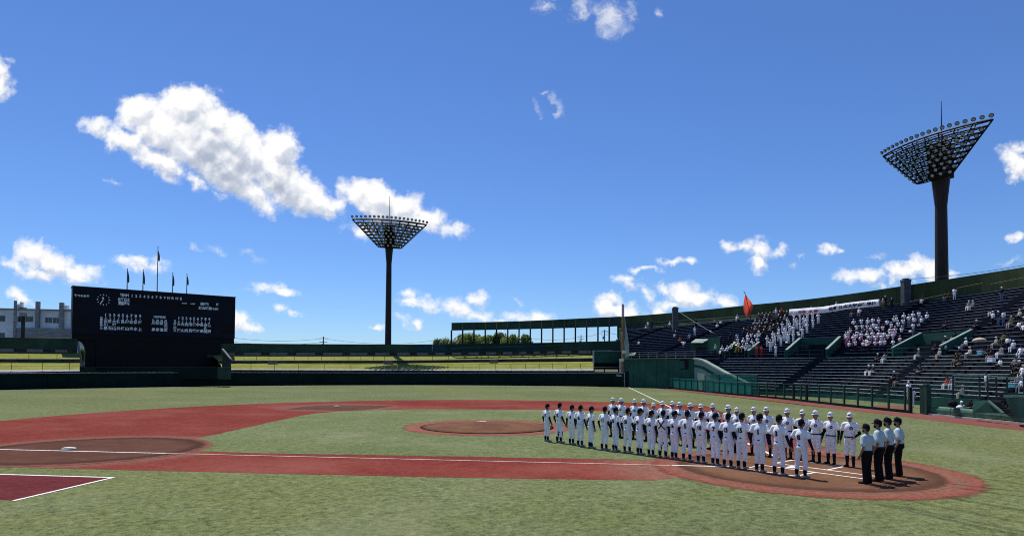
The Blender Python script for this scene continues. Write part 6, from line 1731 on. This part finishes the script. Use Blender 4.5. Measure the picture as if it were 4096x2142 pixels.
for i, (x, yh) in enumerate(BKH):
    p = plan_hit(x, b0, b1)+toward*rnd.uniform(-.12, .12)
    if i in (17, 18): p = put(x, (1849, 1855)[i-17])
    H = min(1.86, max(1.60, height_from(x, yh, p)))
    kit = KB[(0, 1, 2, 1, 0, 2, 0, 1, 1, 2, 0, 1, 2, 0, 1, 0, 2, 1, 0, 2)[i]]
    behind = {0: 'leftmost of the row', 19: 'rightmost of the row, next to the umpires'}
    words = ['first', 'second', 'third', 'fourth', 'fifth', 'sixth', 'seventh', 'eighth', 'ninth', 'tenth']
    lab = 'white-capped player facing the camera, '+(('%s from the left of the far row' % words[i]) if i < 10 else ('%s from the right of the far row' % words[19-i]))
    kit.place(p.x, p.y, fz_+PI+R(rnd.uniform(-10, 10)), H, lab, 'players in white caps, facing the camera')
UMP = [(3468, 1934, 3462, 1698, 'nearest and leftmost of the four umpires in pale blue shirts, bareheaded look under a dark cap'), (3515.5, 1924, 3517, 1680, 'second umpire from the left, pale blue shirt and black trousers, face turned left'),
       (3554.5, 1915, 3556, 1670, 'third umpire from the left, pale blue shirt and black trousers, tallest cap'), (3595, 1903, 3596, 1672.5, 'rightmost and farthest of the four umpires in pale blue shirts')]
for i, (x, y, xh, yh, lab) in enumerate(UMP):
    p = put(x, y); H = min(1.85, height_from(xh, yh, p)); KU[i % 2].place(p.x, p.y, R((72, 84, 88, 92)[i])-PI/2+R(10), H, lab.replace('bareheaded look under a dark cap', 'dark cap'), 'umpires behind home plate')
# gloves and things held or dropped

# ================================================================ spectators
def seg_dist(p, a, q):
    d = q-a; t = max(0, min(1, (p-a).dot(d)/max(1e-6, d.dot(d)))); return (p-a-d*t).length
def crowd_mesh(name, pose):
    """one continuous small figure; slots: 0 skin, 1 shirt, 2 trousers, 3 headgear, 4 shoes"""
    P = []; sit = pose.startswith('sit'); dz = -.45 if sit else 0
    def c(l, a, ra, b_, rb): P.append((l, V3(*a), ra, V3(*b_), rb))
    for k_ in (-1, 1):
        if sit: c(2, (k_*.09, 0, .53), .095, (k_*.12, .40, .50), .068); c(2, (k_*.12, .40, .49), .065, (k_*.12, .44, .10), .048); c(4, (k_*.12, .42, .05), .045, (k_*.13, .58, .04), .038)
        else: c(2, (k_*.09, 0, .92), .095, (k_*.10, .01, .50), .068); c(2, (k_*.10, .01, .50), .065, (k_*.11, -.01, .10), .050); c(4, (k_*.11, -.04, .05), .045, (k_*.13, .14, .04), .038)
        sh = (k_*.19, 0, 1.40+dz)
        if pose == 'cheer': el, wr = (k_*.27, .12, 1.28), (k_*.06, .24, 1.46)
        elif pose == 'clap': el, wr = (k_*.27, .06, 1.15), (k_*.04, .27, 1.24)
        elif pose == 'sit': el, wr = (k_*.25, .06, 1.14+dz), (k_*.13, .30, .62)
        elif pose == 'sit_clap': el, wr = (k_*.26, .10, 1.16+dz), (k_*.04, .29, 1.22+dz)
        else: el, wr = (k_*.25, -.02, 1.13), (k_*.26, .04, .88)
        c(1, sh, .066, Vector(sh).lerp(Vector(el), .6), .062); c(0, sh, .048, el, .044); c(0, el, .042, wr, .032); w = Vector(wr); d = (w-Vector(el)).normalized(); c(0, wr, .036, w+d*.09, .030)
        c(1, (k_*.06, 0, 1.42+dz), .07, sh, .064)
    c(1, (0, 0, 1.02+dz), .150, (0, 0, 1.30+dz), .168); c(2, (-.05, 0, .94+dz), .13, (.05, 0, .94+dz), .13)
    c(0, (0, 0, 1.42+dz), .06, (0, .01, 1.56+dz), .055); c(0, (0, .02, 1.60+dz), .078, (0, .015, 1.66+dz), .086); c(3, (0, .0, 1.67+dz), .094, (0, .005, 1.70+dz), .090); c(3, (0, .06, 1.71+dz), .05, (0, .16, 1.69+dz), .03)
    def f(bm):
        for l, a, ra, b_, rb in P: capsule(bm, a, ra, b_, rb, 8)
    me = fuse(name, f, .026, 700, SKIN, 2)
    me.materials.clear()
    for i in range(5): me.materials.append(CS[i])
    for pl in me.polygons:
        best = min(((seg_dist(pl.center, a, b_)-min(ra, rb)*.98-(.012 if l in (1, 3) else 0)), l) for l, a, ra, b_, rb in P); pl.material_index = best[1]
    return me
C_ = {k_: cloth('cloth_'+k_, v) for k_, v in dict(white=(.82, .82, .83), black=(.014, .014, .018), navy=(.018, .022, .05), pink=(.78, .56, .65), magenta=(.55, .16, .27), red=(.50, .035, .04), yellow=(.62, .50, .06), grey=(.22, .22, .24), beige=(.50, .44, .33), blue=(.28, .38, .62), teal=(.12, .36, .42), olive=(.10, .11, .05), pale=(.62, .68, .74), jeans=(.10, .15, .25)).items()}
CS = [SKIN, C_['white'], C_['black'], HAIR, SHOE_B]
CROWD = {p: crowd_mesh('person', p) for p in ('stand', 'cheer', 'clap', 'sit', 'sit_clap')}
LAB = {}; PEOPLE = []
def row_screen(kind, i):
    c, z = ROWS[kind][i]; out = []
    for a, q, za, zq in zip(c, c[1:], z, z[1:]):
        for t in range(0, 24):
            s_ = t/24; p = a.lerp(q, s_)
            if (p-CAM_C.xy).dot(CF.xy) > 8:
                zz0 = za+(zq-za)*s_; X = prj((*p, zz0)); out.append((X[0], X[1], p, zz0, (q-a).normalized()))
    return out
SCR = [(kind, i, row_screen(kind, i)) for kind, N in (('low', N_LOW), ('up', N_UP)) for i in range(N)]
def seat_at(px, py):
    """nearest terrace row below an image point"""
    best = None
    for kind, i, sc in SCR:
        for A, B in zip(sc, sc[1:]):
            if (A[0]-px)*(B[0]-px) <= 0:
                t = (px-A[0])/((B[0]-A[0]) or 1e-6); y = A[1]+(B[1]-A[1])*t
                e = abs(y-py)
                if best is None or e < best[0]: best = (e, kind, i, A[2].lerp(B[2], t), A[3]+(B[3]-A[3])*t, A[4])
    return best
ORD = ['first', 'second', 'third', 'fourth', 'fifth', 'sixth', 'seventh', 'eighth', 'ninth', 'tenth', 'eleventh', 'twelfth', 'thirteenth', 'fourteenth', 'fifteenth', 'sixteenth', 'seventeenth', 'eighteenth', 'nineteenth', 'twentieth']
def spectator(px, pyc, pose, shirt, tr, hat, block, group, what, face_to=None):
    """pyc = image row of the middle of the figure"""
    D0 = 60 if px > 3800 else 85; half = (.62 if pose.startswith('sit') else .85)
    for _ in range(2):
        s_ = seat_at(px, pyc+half*FPX/D0)
        if s_ is None: return
        D0 = prj((*s_[3], s_[4]))[2]
    _, kind, i, p, z, d = s_
    nn = Vector((d.y, -d.x)); nn = nn if nn.x > 0 else -nn
    pos = p+nn*(.36 if pose.startswith('sit') else .12)
    o = mesh_obj('person', CROWD[pose]); o.location = (pos.x, pos.y, z+.002)
    az = math.atan2(-nn.y, -nn.x) if face_to is None else face_to
    o.rotation_euler.z = az-PI/2+rnd.uniform(-.35, .35); h = rnd.uniform(.92, 1.04); o.scale = (h*rnd.uniform(.95, 1.08), h, h)
    for q, m_ in ((1, C_[shirt]), (2, C_[tr]), (3, C_[hat] if hat in C_ else HAIR)):
        o.material_slots[q].link = 'OBJECT'; o.material_slots[q].material = m_
    hats = '' if hat == 'hair' else ' and %s cap' % hat
    PEOPLE.append((o, '%s in %s top%s' % (what, shirt, hats), block, kind, i, px)); tag(o, None, 'person', group)
def z1(x, y): return 2850+x*.2821, 1120+y*.2821
def z2(x, y): return 3300+x*.334, 1050+y*.334
def z3(x, y): return 2450+x*.4454, 1050+y*.4454
def z4(x, y): return 3500+x*.3119, 1300+y*.3119
# left cheering block: white baseball uniforms
for x, y in ((1150, 530), (1235, 530), (1340, 530), (1415, 530), (1495, 530), (1055, 605), (1155, 605), (1330, 605), (1420, 605), (985, 660), (1085, 660), (1235, 660), (1335, 670), (1270, 725), (935, 725), (1025, 725), (1140, 725),
             (850, 785), (930, 785), (1005, 785), (1070, 800), (1140, 800), (770, 865), (855, 865), (965, 865), (815, 940), (890, 985), (1190, 610), (1290, 590), (1100, 700), (880, 830), (1040, 770)):
    spectator(*z1(x, y), rnd.choice(('cheer', 'clap', 'cheer')), 'white', 'white', 'white', 'left cheering block', 'students cheering in white uniforms', 'student cheering')
# brass band in black with white and yellow caps
for x, y in ((640, 470), (690, 460), (745, 480), (800, 480), (850, 470), (660, 530), (735, 540), (790, 530), (870, 545), (930, 545), (590, 590), (650, 600), (700, 590), (760, 590), (820, 600), (900, 600), (560, 640), (620, 650), (680, 655), (730, 650), (790, 650), (850, 650), (910, 650), (490, 690), (540, 700), (600, 700), (660, 710), (730, 705), (800, 700), (850, 700),
             (440, 740), (500, 745), (570, 740), (640, 750), (720, 750), (1000, 460), (1050, 490), (950, 510), (1010, 530), (960, 570)):
    spectator(*z1(x, y+12), rnd.choice(('sit', 'sit_clap', 'clap')), rnd.choice(('black', 'black', 'black', 'grey')), 'black', rnd.choice(('white', 'white', 'yellow', 'hair', 'white')), 'band', 'brass band seated in black', 'band member')
for x, y in ((480, 800), (540, 820), (500, 870), (420, 870), (350, 890), (590, 810), (640, 800), (660, 790), (620, 860), (540, 890), (430, 920), (360, 930), (300, 890), (480, 930), (410, 960), (350, 980), (260, 990), (205, 1000), (130, 1000), (460, 990), (100, 1030), (570, 920)):
    spectator(*z1(x, y), rnd.choice(('clap', 'sit_clap', 'sit', 'cheer')), 'white', rnd.choice(('black', 'navy')), rnd.choice(('white', 'hair', 'white')), 'lower left of the left cheering block', 'white-shirted supporters by the drum', 'supporter')
for x, y, sh in ((620, 985, 'red'), (690, 985, 'red'), (975, 430, 'red'), (895, 450, 'white'), (340, 830, 'blue'), (250, 830, 'black'), (1400, 360, 'grey'), (1755, 310, 'white'), (1130, 420, 'black')):
    spectator(*z1(x, y), 'cheer' if sh == 'red' else 'stand', sh, 'grey' if sh == 'white' else ('red' if sh == 'red' and y > 900 else 'black'), 'hair' if sh == 'black' else sh if sh in ('red', 'white') else 'hair', 'edge of the left cheering block', 'helpers round the left cheering block', 'person')
# right cheering block: white on top, pink below
for x, y in ((340, 730), (430, 740), (510, 730), (570, 730), (640, 730), (375, 795), (440, 780), (500, 785), (580, 785), (740, 760), (790, 780), (850, 700), (870, 760), (940, 665), (1050, 650), (1120, 650), (1215, 690), (1000, 710), (1060, 735), (1150, 715), (930, 735), (1050, 775), (910, 840), (245, 900), (820, 710)):
    spectator(*z2(x, y), rnd.choice(('cheer', 'clap', 'stand')), 'white', rnd.choice(('navy', 'black', 'grey')), rnd.choice(('white', 'hair')), 'top of the right cheering block', 'white-shirted supporters of the right block', 'supporter')
for j, (y, xs) in enumerate(((830, range(300, 880, 78)), (880, range(280, 900, 70)), (930, range(270, 880, 66)), (980, range(290, 820, 72)))):
    for x in xs:
        spectator(*z2(x+rnd.uniform(-16, 16), y+rnd.uniform(-10, 10)), rnd.choice(('cheer', 'clap', 'sit_clap')), rnd.choice(('white', 'pink', 'white')), rnd.choice(('magenta', 'black', 'navy')), rnd.choice(('pink', 'white', 'hair')), 'lower part of the right cheering block', 'dancers and supporters in pink', 'supporter')
# everyone else, sitting about the stand
for x, y, ps, sh, tr, ht in ((1160, 415, 'sit', 'black', 'white', 'hair'), (1420, 395, 'sit', 'black', 'grey', 'hair'), (1470, 395, 'sit', 'black', 'black', 'hair'), (1545, 360, 'stand', 'white', 'white', 'hair'), (690, 500, 'stand', 'grey', 'olive', 'white'), (720, 470, 'stand', 'black', 'black', 'white'), (795, 480, 'stand', 'black', 'black', 'beige'), (1695, 515, 'sit', 'grey', 'white', 'white'), (1745, 515, 'sit', 'grey', 'beige', 'white'),
        (2110, 385, 'stand', 'black', 'jeans', 'white'), (1965, 570, 'sit', 'black', 'white', 'hair'), (2005, 670, 'stand', 'white', 'black', 'white'), (2070, 680, 'stand', 'navy', 'jeans', 'white'), (2130, 670, 'stand', 'pale', 'jeans', 'hair'), (2200, 740, 'sit', 'olive', 'beige', 'beige'), (2290, 760, 'sit', 'white', 'black', 'hair'), (2345, 700, 'sit', 'black', 'white', 'white'), (2350, 790, 'sit', 'white', 'black', 'hair'), (1785, 740, 'sit', 'black', 'black', 'white'), (1420, 760, 'sit', 'black', 'black', 'hair'),
        (1655, 960, 'sit', 'white', 'grey', 'white'), (1520, 890, 'sit', 'black', 'white', 'hair'), (1410, 945, 'sit', 'black', 'black', 'white'), (2015, 940, 'sit', 'beige', 'beige', 'white'), (2110, 910, 'sit', 'olive', 'olive', 'hair'), (2160, 970, 'sit', 'white', 'black', 'hair'), (2220, 1030, 'sit', 'pale', 'white', 'white'), (2310, 1040, 'sit', 'white', 'pale', 'hair'), (2080, 1090, 'sit', 'grey', 'white', 'hair'), (1400, 1050, 'sit', 'white', 'black', 'white'), (1340, 1080, 'sit', 'beige', 'beige', 'white'),
        (1570, 1090, 'sit', 'black', 'black', 'white'), (1090, 1080, 'sit', 'olive', 'white', 'white'), (605, 1140, 'sit', 'black', 'black', 'white'), (685, 1130, 'sit', 'grey', 'white', 'hair'), (495, 1295, 'sit', 'black', 'white', 'white'), (545, 1295, 'sit', 'navy', 'white', 'white'), (1105, 1290, 'sit', 'black', 'navy', 'hair'), (1590, 1190, 'sit', 'black', 'black', 'hair'), (1545, 1170, 'sit', 'black', 'olive', 'hair'), (2060, 1190, 'sit', 'white', 'black', 'hair'), (2245, 1220, 'sit', 'grey', 'black', 'hair'), (2290, 1255, 'sit', 'black', 'black', 'white'), (2335, 1300, 'sit', 'white', 'white', 'beige'),
        (140, 475, 'stand', 'white', 'black', 'hair'), (400, 585, 'sit', 'white', 'grey', 'white'), (320, 600, 'sit', 'black', 'grey', 'hair'), (1700, 1100, 'sit', 'beige', 'grey', 'beige'), (1920, 1080, 'sit', 'black', 'black', 'hair'), (1950, 1130, 'sit', 'black', 'grey', 'hair'), (2370, 560, 'sit', 'grey', 'black', 'hair'), (2300, 640, 'sit', 'beige', 'black', 'white'), (1290, 1040, 'sit', 'navy', 'black', 'hair')):
    spectator(*z2(x, y), ps, sh, tr, ht, 'right of the cheering blocks' if x > 1000 else 'beside the cheering blocks', 'spectators scattered over the stand', 'spectator')
for x, y, ps, sh, tr, ht in ((315, 545, 'stand', 'white', 'grey', 'hair'), (350, 548, 'stand', 'black', 'black', 'hair'), (505, 548, 'sit', 'white', 'grey', 'white'), (290, 582, 'sit', 'white', 'black', 'white'), (225, 720, 'sit', 'white', 'black', 'hair'), (555, 645, 'sit', 'black', 'white', 'white'), (598, 692, 'sit', 'red', 'black', 'hair'), (632, 722, 'sit', 'white', 'grey', 'hair'), (735, 610, 'stand', 'white', 'pale', 'white'), (680, 668, 'sit', 'teal', 'grey', 'hair'), (910, 525, 'sit', 'grey', 'black', 'hair'), (962, 542, 'sit', 'white', 'black', 'hair'), (930, 572, 'sit', 'white', 'black', 'white'), (745, 528, 'stand', 'black', 'black', 'hair'), (1110, 482, 'sit', 'white', 'beige', 'white'), (920, 775, 'stand', 'beige', 'black', 'white')):
    spectator(*z3(x, y), ps, sh, tr, ht, 'left part of the stand', 'spectators scattered over the stand', 'spectator')
for x, y, ps, sh, tr, ht in ((210, 665, 'sit', 'black', 'black', 'white'), (250, 695, 'sit', 'black', 'grey', 'hair'), (540, 590, 'sit', 'black', 'black', 'hair'), (885, 745, 'sit', 'red', 'white', 'hair'), (955, 730, 'sit', 'grey', 'white', 'hair'), (1420, 700, 'stand', 'pale', 'grey', 'hair'), (1750, 600, 'sit', 'black', 'black', 'hair'), (1800, 700, 'sit', 'grey', 'black', 'hair'), (1840, 800, 'sit', 'pale', 'grey', 'white'), (1860, 600, 'sit', 'white', 'white', 'white'), (420, 830, 'stand', 'white', 'white', 'white'), (1080, 880, 'sit', 'grey', 'beige', 'beige')):
    spectator(*z4(x, y), ps, sh, tr, ht, 'lower right part of the stand', 'spectators scattered over the stand', 'spectator')
# labels: by look, block and row, then by order within what is left
groups = {}
for o, base, block, kind, i, px in PEOPLE:
    row = ('%s row from the top' % ORD[N_UP-1-i]) if kind == 'up' else ('%s row from the bottom' % ORD[i])
    groups.setdefault((base, block, row), []).append((px, o))
for (base, block, row), lst in groups.items():
    lst.sort(key=lambda t: t[0])
    for j, (px, o) in enumerate(lst):
        o['label'] = ('%s, %s, %s' % (base, row, block)) if len(lst) == 1 else ('%s, %s of %d alike in the %s, %s' % (base, ORD[j]+' from left', len(lst), row, block))
        w_ = o['label'].split()
        if len(w_) > 16: o['label'] = ('%s, %s, %s' % (base, row, block)) if len(lst) == 1 else ('%s, %s from left, %s, %s' % (base.replace(' in ', ', ').replace(' top', ''), ORD[j], row, block.replace('lower part of the ', 'lower ').replace('lower left of the ', 'lower ').replace('top of the ', 'upper ')))
        w_ = o['label'].split()
        if len(w_) > 16: o['label'] = ' '.join(w_[:16])

# ---- banner on the parapet
def back_hit(px, o=26.75):
    c = smooth_bend(front_curve(o, 82.0), 6, 8)
    for a, q in zip(c, c[1:]):
        h = plan_hit(px, a, q); t = (h-a).dot(q-a)/(q-a).length_squared
        if -.001 <= t <= 1.001 and (h-CAM_C.xy).dot(CF.xy) > 0: return h
    return plan_hit(px, c[0], c[1])
M['banner'] = mat('banner_cloth', (.78, .78, .82), .8, .06, 1.5, .3, 3); M['ban_red'] = mat('banner_red', (.55, .10, .10), .8); M['ban_blue'] = mat('banner_light_blue', (.30, .40, .66), .8)
ban = thing('banner', 'long white banner with dark lettering hung along the top row of the stand', 'banner', (*back_hit(3350), 13))
TBT = [(3150, 1236), (3293, 1225), (3389, 1209), (3519, 1194.5)]; TBB = [(3150, 1259), (3163, 1259), (3293, 1250.5), (3389, 1235), (3519, 1222)]
xs_ = [3158+(3519-3158)*i/40 for i in range(41)]; top, bot = [], []
for i, x in enumerate(xs_):
    p = back_hit(x, 23.6+.06*math.sin(i*.9)); top.append((p.x, p.y, zat(x, interp(TBT, x), *p))); p2 = back_hit(x, 23.5+.05*math.sin(i*.9+1)); bot.append((p2.x, p2.y, zat(x, interp(TBB, x), *p2)))
b = MB(); b.add(top+bot, [(i, i+1, 42+i, 41+i) for i in range(40)]); o = to_local(b.build('cloth', M['banner'], smooth=True, fix=False), ban); mo = o.modifiers.new('t', 'SOLIDIFY'); mo.thickness = .03
def ban_text(body, x0, x1, m, name, hf=.62, bold=.05, yo=.5):
    cu = bpy.data.curves.new('txt', 'FONT'); cu.body = body; cu.align_x = 'CENTER'; cu.align_y = 'CENTER'; cu.offset = bold; cu.resolution_u = 2
    ob = bpy.data.objects.new('txt', cu); COL.objects.link(ob); dg = bpy.context.evaluated_depsgraph_get(); me = bpy.data.meshes.new_from_object(ob.evaluated_get(dg)); bpy.data.objects.remove(ob); bpy.data.curves.remove(cu)
    X = [v.co.x for v in me.vertices]; Y = [v.co.y for v in me.vertices]; xa, xb, ya, yb_ = min(X), max(X), min(Y), max(Y)
    for v in me.vertices:
        px = x0+(x1-x0)*(v.co.x-xa)/(xb-xa); f = yo-hf/2+hf*(v.co.y-ya)/(yb_-ya)
        i = max(0, min(39, int((px-3158)/(3519-3158)*40))); t = (px-xs_[i])/(xs_[1]-xs_[0])
        T = Vector(top[i]).lerp(Vector(top[i+1]), t); B_ = Vector(bot[i]).lerp(Vector(bot[i+1]), t); P_ = B_.lerp(T, f); P_ += (CAM_C-P_).normalized()*.07
        v.co = P_
    me.materials.clear(); me.materials.append(m); o = mesh_obj(name, me); to_local(o, ban)
ban_text('佐野日本大学高等学校', 3314, 3508, M['ink'], 'lettering')
for x0, x1, m in ((3194, 3222, 'ban_red'), (3238, 3272, 'ban_red')):
    ban_text('■■', x0, x1, M[m], 'faded_red_mark', .42, .0, .42)
# ---- big orange flag
M['orange'] = mat('orange_flag_cloth', (.78, .13, .075), .8, .10, 2, .2, 6)
t_ = M['orange'].node_tree; k_ = NT(t_); tr_ = k_.n('ShaderNodeBsdfTranslucent'); tr_.inputs[0].default_value = (.85, .14, .08, 1); mx_ = k_.n('ShaderNodeMixShader'); mx_.inputs[0].default_value = .55
k_.link(t_.nodes['Principled BSDF'].outputs[0], mx_.inputs[1]); k_.link(tr_.outputs[0], mx_.inputs[2]); k_.link(mx_.outputs[0], t_.nodes['Material Output'].inputs[0])
M['orange'].node_tree.nodes['Principled BSDF'].inputs['Specular IOR Level'].default_value = .1
Df = 104
fl = thing('big_flag', 'big orange-red flag on a slanting pole above the band in the stand', 'flag', tuple(atD(2998, 1275, Df)))
rowsL = [(465, 195), (452, 250), (440, 310), (436, 370), (440, 420), (455, 470), (474, 505), (490, 527)]; rowsR = [(468, 198), (506, 250), (545, 300), (574, 345), (583, 365), (556, 415), (540, 455), (521, 521)]
vs = []; n = len(rowsL); m_ = 7
for j in range(n):
    for i in range(m_):
        t = i/(m_-1); x = rowsL[j][0]+(rowsR[j][0]-rowsL[j][0])*t; y = rowsL[j][1]+(rowsR[j][1]-rowsL[j][1])*t
        vs.append(atD(*z1(x, y), Df+.9*math.sin(t*PI)*math.sin(j/(n-1)*PI)+.25*math.sin(t*7+j*.8)))
b = MB(); b.add(vs, [(j*m_+i, j*m_+i+1, j*m_+m_+1+i, j*m_+m_+i) for j in range(n-1) for i in range(m_-1)]); o = to_local(b.build('cloth', M['orange'], smooth=True, fix=False), fl); mo2 = o.modifiers.new('s', 'SUBSURF'); mo2.levels = mo2.render_levels = 1
b = MB(); pp = [atD(*z1(x, y), Df+.1) for x, y in ((440, 150), (466, 196), (506, 250), (545, 298), (576, 345), (566, 430), (545, 500))]; pp = [atD(*z1(442, 150), Df+.3), atD(*z1(466, 195), Df+.25), atD(*z1(520, 420), Df+.3), atD(*z1(542, 560), Df+.3)]
b.tube(pp, .05, 6); to_local(b.build('flag_pole', M['steel_dark'], ), fl)
# ---- band instruments
M['brass'] = mat('brass', (.55, .36, .10), .3, .1, 6, metal=.8, spec=.5); M['drumskin'] = mat('drum_skin', (.38, .40, .40), .6, .15, 4)
x, y = z1(537, 1003); s_ = seat_at(x, y+16); p, zd = s_[3], s_[4]; dr = thing('bass_drum', 'big grey bass drum facing the field in front of the band', 'drum', (p.x-.2, p.y+.1, zd))
ax = (CAM_C.xy-p).normalized(); b = MB(); b.lathe((0, 0, 1.0), [(.50, -.22), (.52, -.2), (.52, .2), (.50, .22)], 20, (ax.x, ax.y, .0)); b.build('shell', M['steel_dark'], dr)
b = MB(); b.lathe((ax.x*.225, ax.y*.225, 1.0), [(.47, 0), (.46, .012), (.02, .016)], 20, (ax.x, ax.y, .0)); b.build('drum_head', M['drumskin'], dr)
b = MB()
for k_ in (-1, 1): b.bar((-ax.y*.4*k_, ax.x*.4*k_, 0), (-ax.y*.1*k_, ax.x*.1*k_, .62), .05, .05)
b.build('drum_stand', M['steel_dark'], dr)
for j, (x, y) in enumerate(((330, 1035), (375, 1040), (415, 1030), (355, 1010))):
    s_ = seat_at(*z1(x, y+45)); p, zd = s_[3], s_[4]; tb = thing('tuba', 'brass horn held up at the lower left of the band, %s from the left' % ORD[j], 'tuba', (p.x-.1, p.y, zd+.75), rnd.uniform(0, 6), 'brass horns in front of the band')
    b = MB(); b.lathe((0, 0, 0), [(.05, 0), (.07, .35), (.11, .55), (.22, .72), (.26, .74), (.10, .58)], 14, (.3, .2, 1)); b.build('bell', M['brass'], tb)
    b = MB(); b.tube([(.12*math.cos(a), 0, .1+.2*math.sin(a)) for a in [2*PI*q/10 for q in range(11)]], .03, 6); b.build('tubing', M['brass'], tb)
# ---- umbrella, cool boxes and bags among the seats
x, y = z2(1850, 1000); s_ = seat_at(x, y+36); p, zd = s_[3], s_[4]
um = thing('umbrella', 'open beige umbrella among the seats right of the right entrance', 'umbrella', (p.x, p.y, zd)); b = MB(); b.lathe((0, 0, 1.28), [(.62, 0), (.60, .07), (.45, .20), (.22, .30), (.02, .34)], 12, (.1, .1, 1), caps=False); o = b.build('canopy', C_['beige'], um, smooth=False); b = MB(); b.tube([(0, 0, .5), (.17, .17, 1.62)], .012, 5); b.build('shaft', M['steel_dark'], um)
for x, y, m_, w, lab in ((*z2(1838, 1120), 'teal', .55, 'turquoise cool box on a bench below the beige umbrella'), (*z2(1962, 1212), 'pale', .6, 'pale blue box on a bench near the right edge of the stand'), (*z4(1735, 808), 'teal', .7, 'teal bag on a low bench at the right edge')):
    s_ = seat_at(x, y+8); p, zd = s_[3], s_[4]; bxx = thing('cool_box', lab, 'box', (p.x+.25, p.y-.15, zd+.46), R(58), 'boxes and bags left on the benches')
    b = MB(); b.box((0, 0, .17), (w, .36, .34)); b.build('tub', C_[m_], bxx); b = MB(); b.box((0, 0, .365), (w+.03, .39, .045)); b.build('lid', C_['pale'] if m_ == 'teal' else C_['white'], bxx); b = MB(); b.tube([(-w*.4, 0, .36), (-w*.35, 0, .5), (w*.35, 0, .5), (w*.4, 0, .36)], .015, 5); b.build('handle', M['grey_paint'], bxx)
# white towels and bags on the benches
for j, (x, y) in enumerate(((*z1(1200, 820), ), (*z1(1190, 775), ), (*z1(1030, 900), ), (*z2(1000, 860), ), (*z2(480, 1025), ), (*z3(610, 738), ), (*z1(155, 1065), ), (*z1(95, 1065), ), (*z2(1680, 1105), ), (*z2(1100, 775), ))):
    s_ = seat_at(x, y+6); p, zd = s_[3], s_[4]
    bm = bmesh.new(); ellip(bm, (0, 0, .12), (.26, .2, .13), 10, 7)
    for v in bm.verts: v.co += mnoise.noise_vector(v.co*7+Vector((j*3, 0, 0)))*.06
    me = bpy.data.meshes.new('bag'); bm.to_mesh(me); bm.free(); me.materials.append(C_['white']); o = mesh_obj('bag', me); o.location = (p.x+.3, p.y-.1, zd+.46)
    tag(o, 'small white bag on a bench of the stand, %s from the left' % ORD[sorted(range(10), key=lambda q: q)[j]], 'bag', 'white bags left on the benches')
# ---- people behind the dugout wall, on the bank and by the gate
def stander(px, py_feet, D, pose, shirt, tr, hat, label, az, z=None):
    p = atD(px, py_feet, D); o = mesh_obj('person', CROWD[pose]); o.location = (p.x, p.y, p.z if z is None else z); o.rotation_euler.z = az-PI/2
    for q, m_ in ((1, C_[shirt]), (2, C_[tr]), (3, C_[hat] if hat in C_ else HAIR)): o.material_slots[q].link = 'OBJECT'; o.material_slots[q].material = m_
    tag(o, label, 'person', None); return o
toC = lambda px: math.atan2(-ray(px, PPY).y, -ray(px, PPY).x)
stander(3884, 1668, 46.5, 'sit_clap', 'black', 'beige', 'black', 'person in black crouching with a camera behind the green padded wall', toC(3884))
stander(3846, 1672, 47.0, 'sit', 'pale', 'black', 'white', 'person in pale top and white hat low behind the green padded wall', toC(3846)+.6)
stander(3966, 1684, 44.0, 'sit', 'white', 'navy', 'hair', 'person in white beside the slanting dugout side wall', toC(3966)-.5)
stander(3648, 1594, 56.0, 'stand', 'white', 'white', 'white', 'person all in white standing behind the fence near the gate', toC(3648), 0)
stander(278, 1479, 97.5, 'sit', 'black', 'black', 'black', 'person in black sitting on the left grass bank beside the end wall', toC(278))
stander(258, 1478, 98.0, 'sit', 'white', 'grey', 'white', 'person in white sitting on the left grass bank', toC(258))
stander(300, 1484, 96.5, 'sit', 'navy', 'navy', 'hair', 'person in navy low behind the wall at the left grass bank', toC(300))
# camera on a tripod-less mount held by the crouching person
pcm = atD(3880, 1610, 42.9); cmr = thing('video_camera', 'small black camera with a pale lens hood on the dugout wall', 'camera', tuple(pcm), toC(3880)-PI/2)
b = MB(); b.box((0, 0, 0), (.12, .22, .14)); b.build('camera_body', M['black'], cmr); b = MB(); b.lathe((0, .11, 0), [(.05, 0), (.055, .1), (.06, .16), (.05, .16)], 10, (0, 1, 0)); b.build('lens', M['steel_dark'], cmr)
# gear bags and helmets on the wall
for j, (px, py, m_, lab) in enumerate(((3838, 1627, 'white', 'white bag on top of the green padded wall, left one'), (3905, 1622, 'white', 'white helmet on top of the green padded wall'), (3810, 1612, 'black', 'black equipment bag behind the green padded wall'))):
    p = atD(px, py, 45.5-j*.3); bm = bmesh.new(); ellip(bm, (0, 0, 0), (.26, .2, .15) if m_ == 'white' else (.45, .3, .26), 10, 7); me = bpy.data.meshes.new('gear_bag'); bm.to_mesh(me); bm.free(); me.materials.append(C_[m_]); o = mesh_obj('gear_bag', me); o.location = p; tag(o, lab, 'bag')
# ---- overhead net cables beyond the frame at the right: only their shadows fall in view
cab = thing('net_cable', 'overhead cables of the backstop net above the right edge of the field', 'cable', (0, -10, 24))
for (xa, ya, xb, yb_) in ((3985, 1895, 4300, 1935), (3960, 1915, 4300, 1962), (3830, 1950, 4300, 2010), (3780, 1985, 4300, 2075), (3640, 2000, 4300, 2128), (3560, 2015, 4300, 2165), (3500, 2010, 4300, 2190), (3760, 1930, 4300, 1985)):
    a, q = gnd(xa, ya), gnd(xb, yb_); H = 26.0; off = SUN_DIR*(H/SUN_DIR.z); a, q = a+off, q+off
    b = MB(); b.tube([a, q+(q-a)*.6], .045, 5); to_local(b.build('cable', M['steel_dark']), cab)
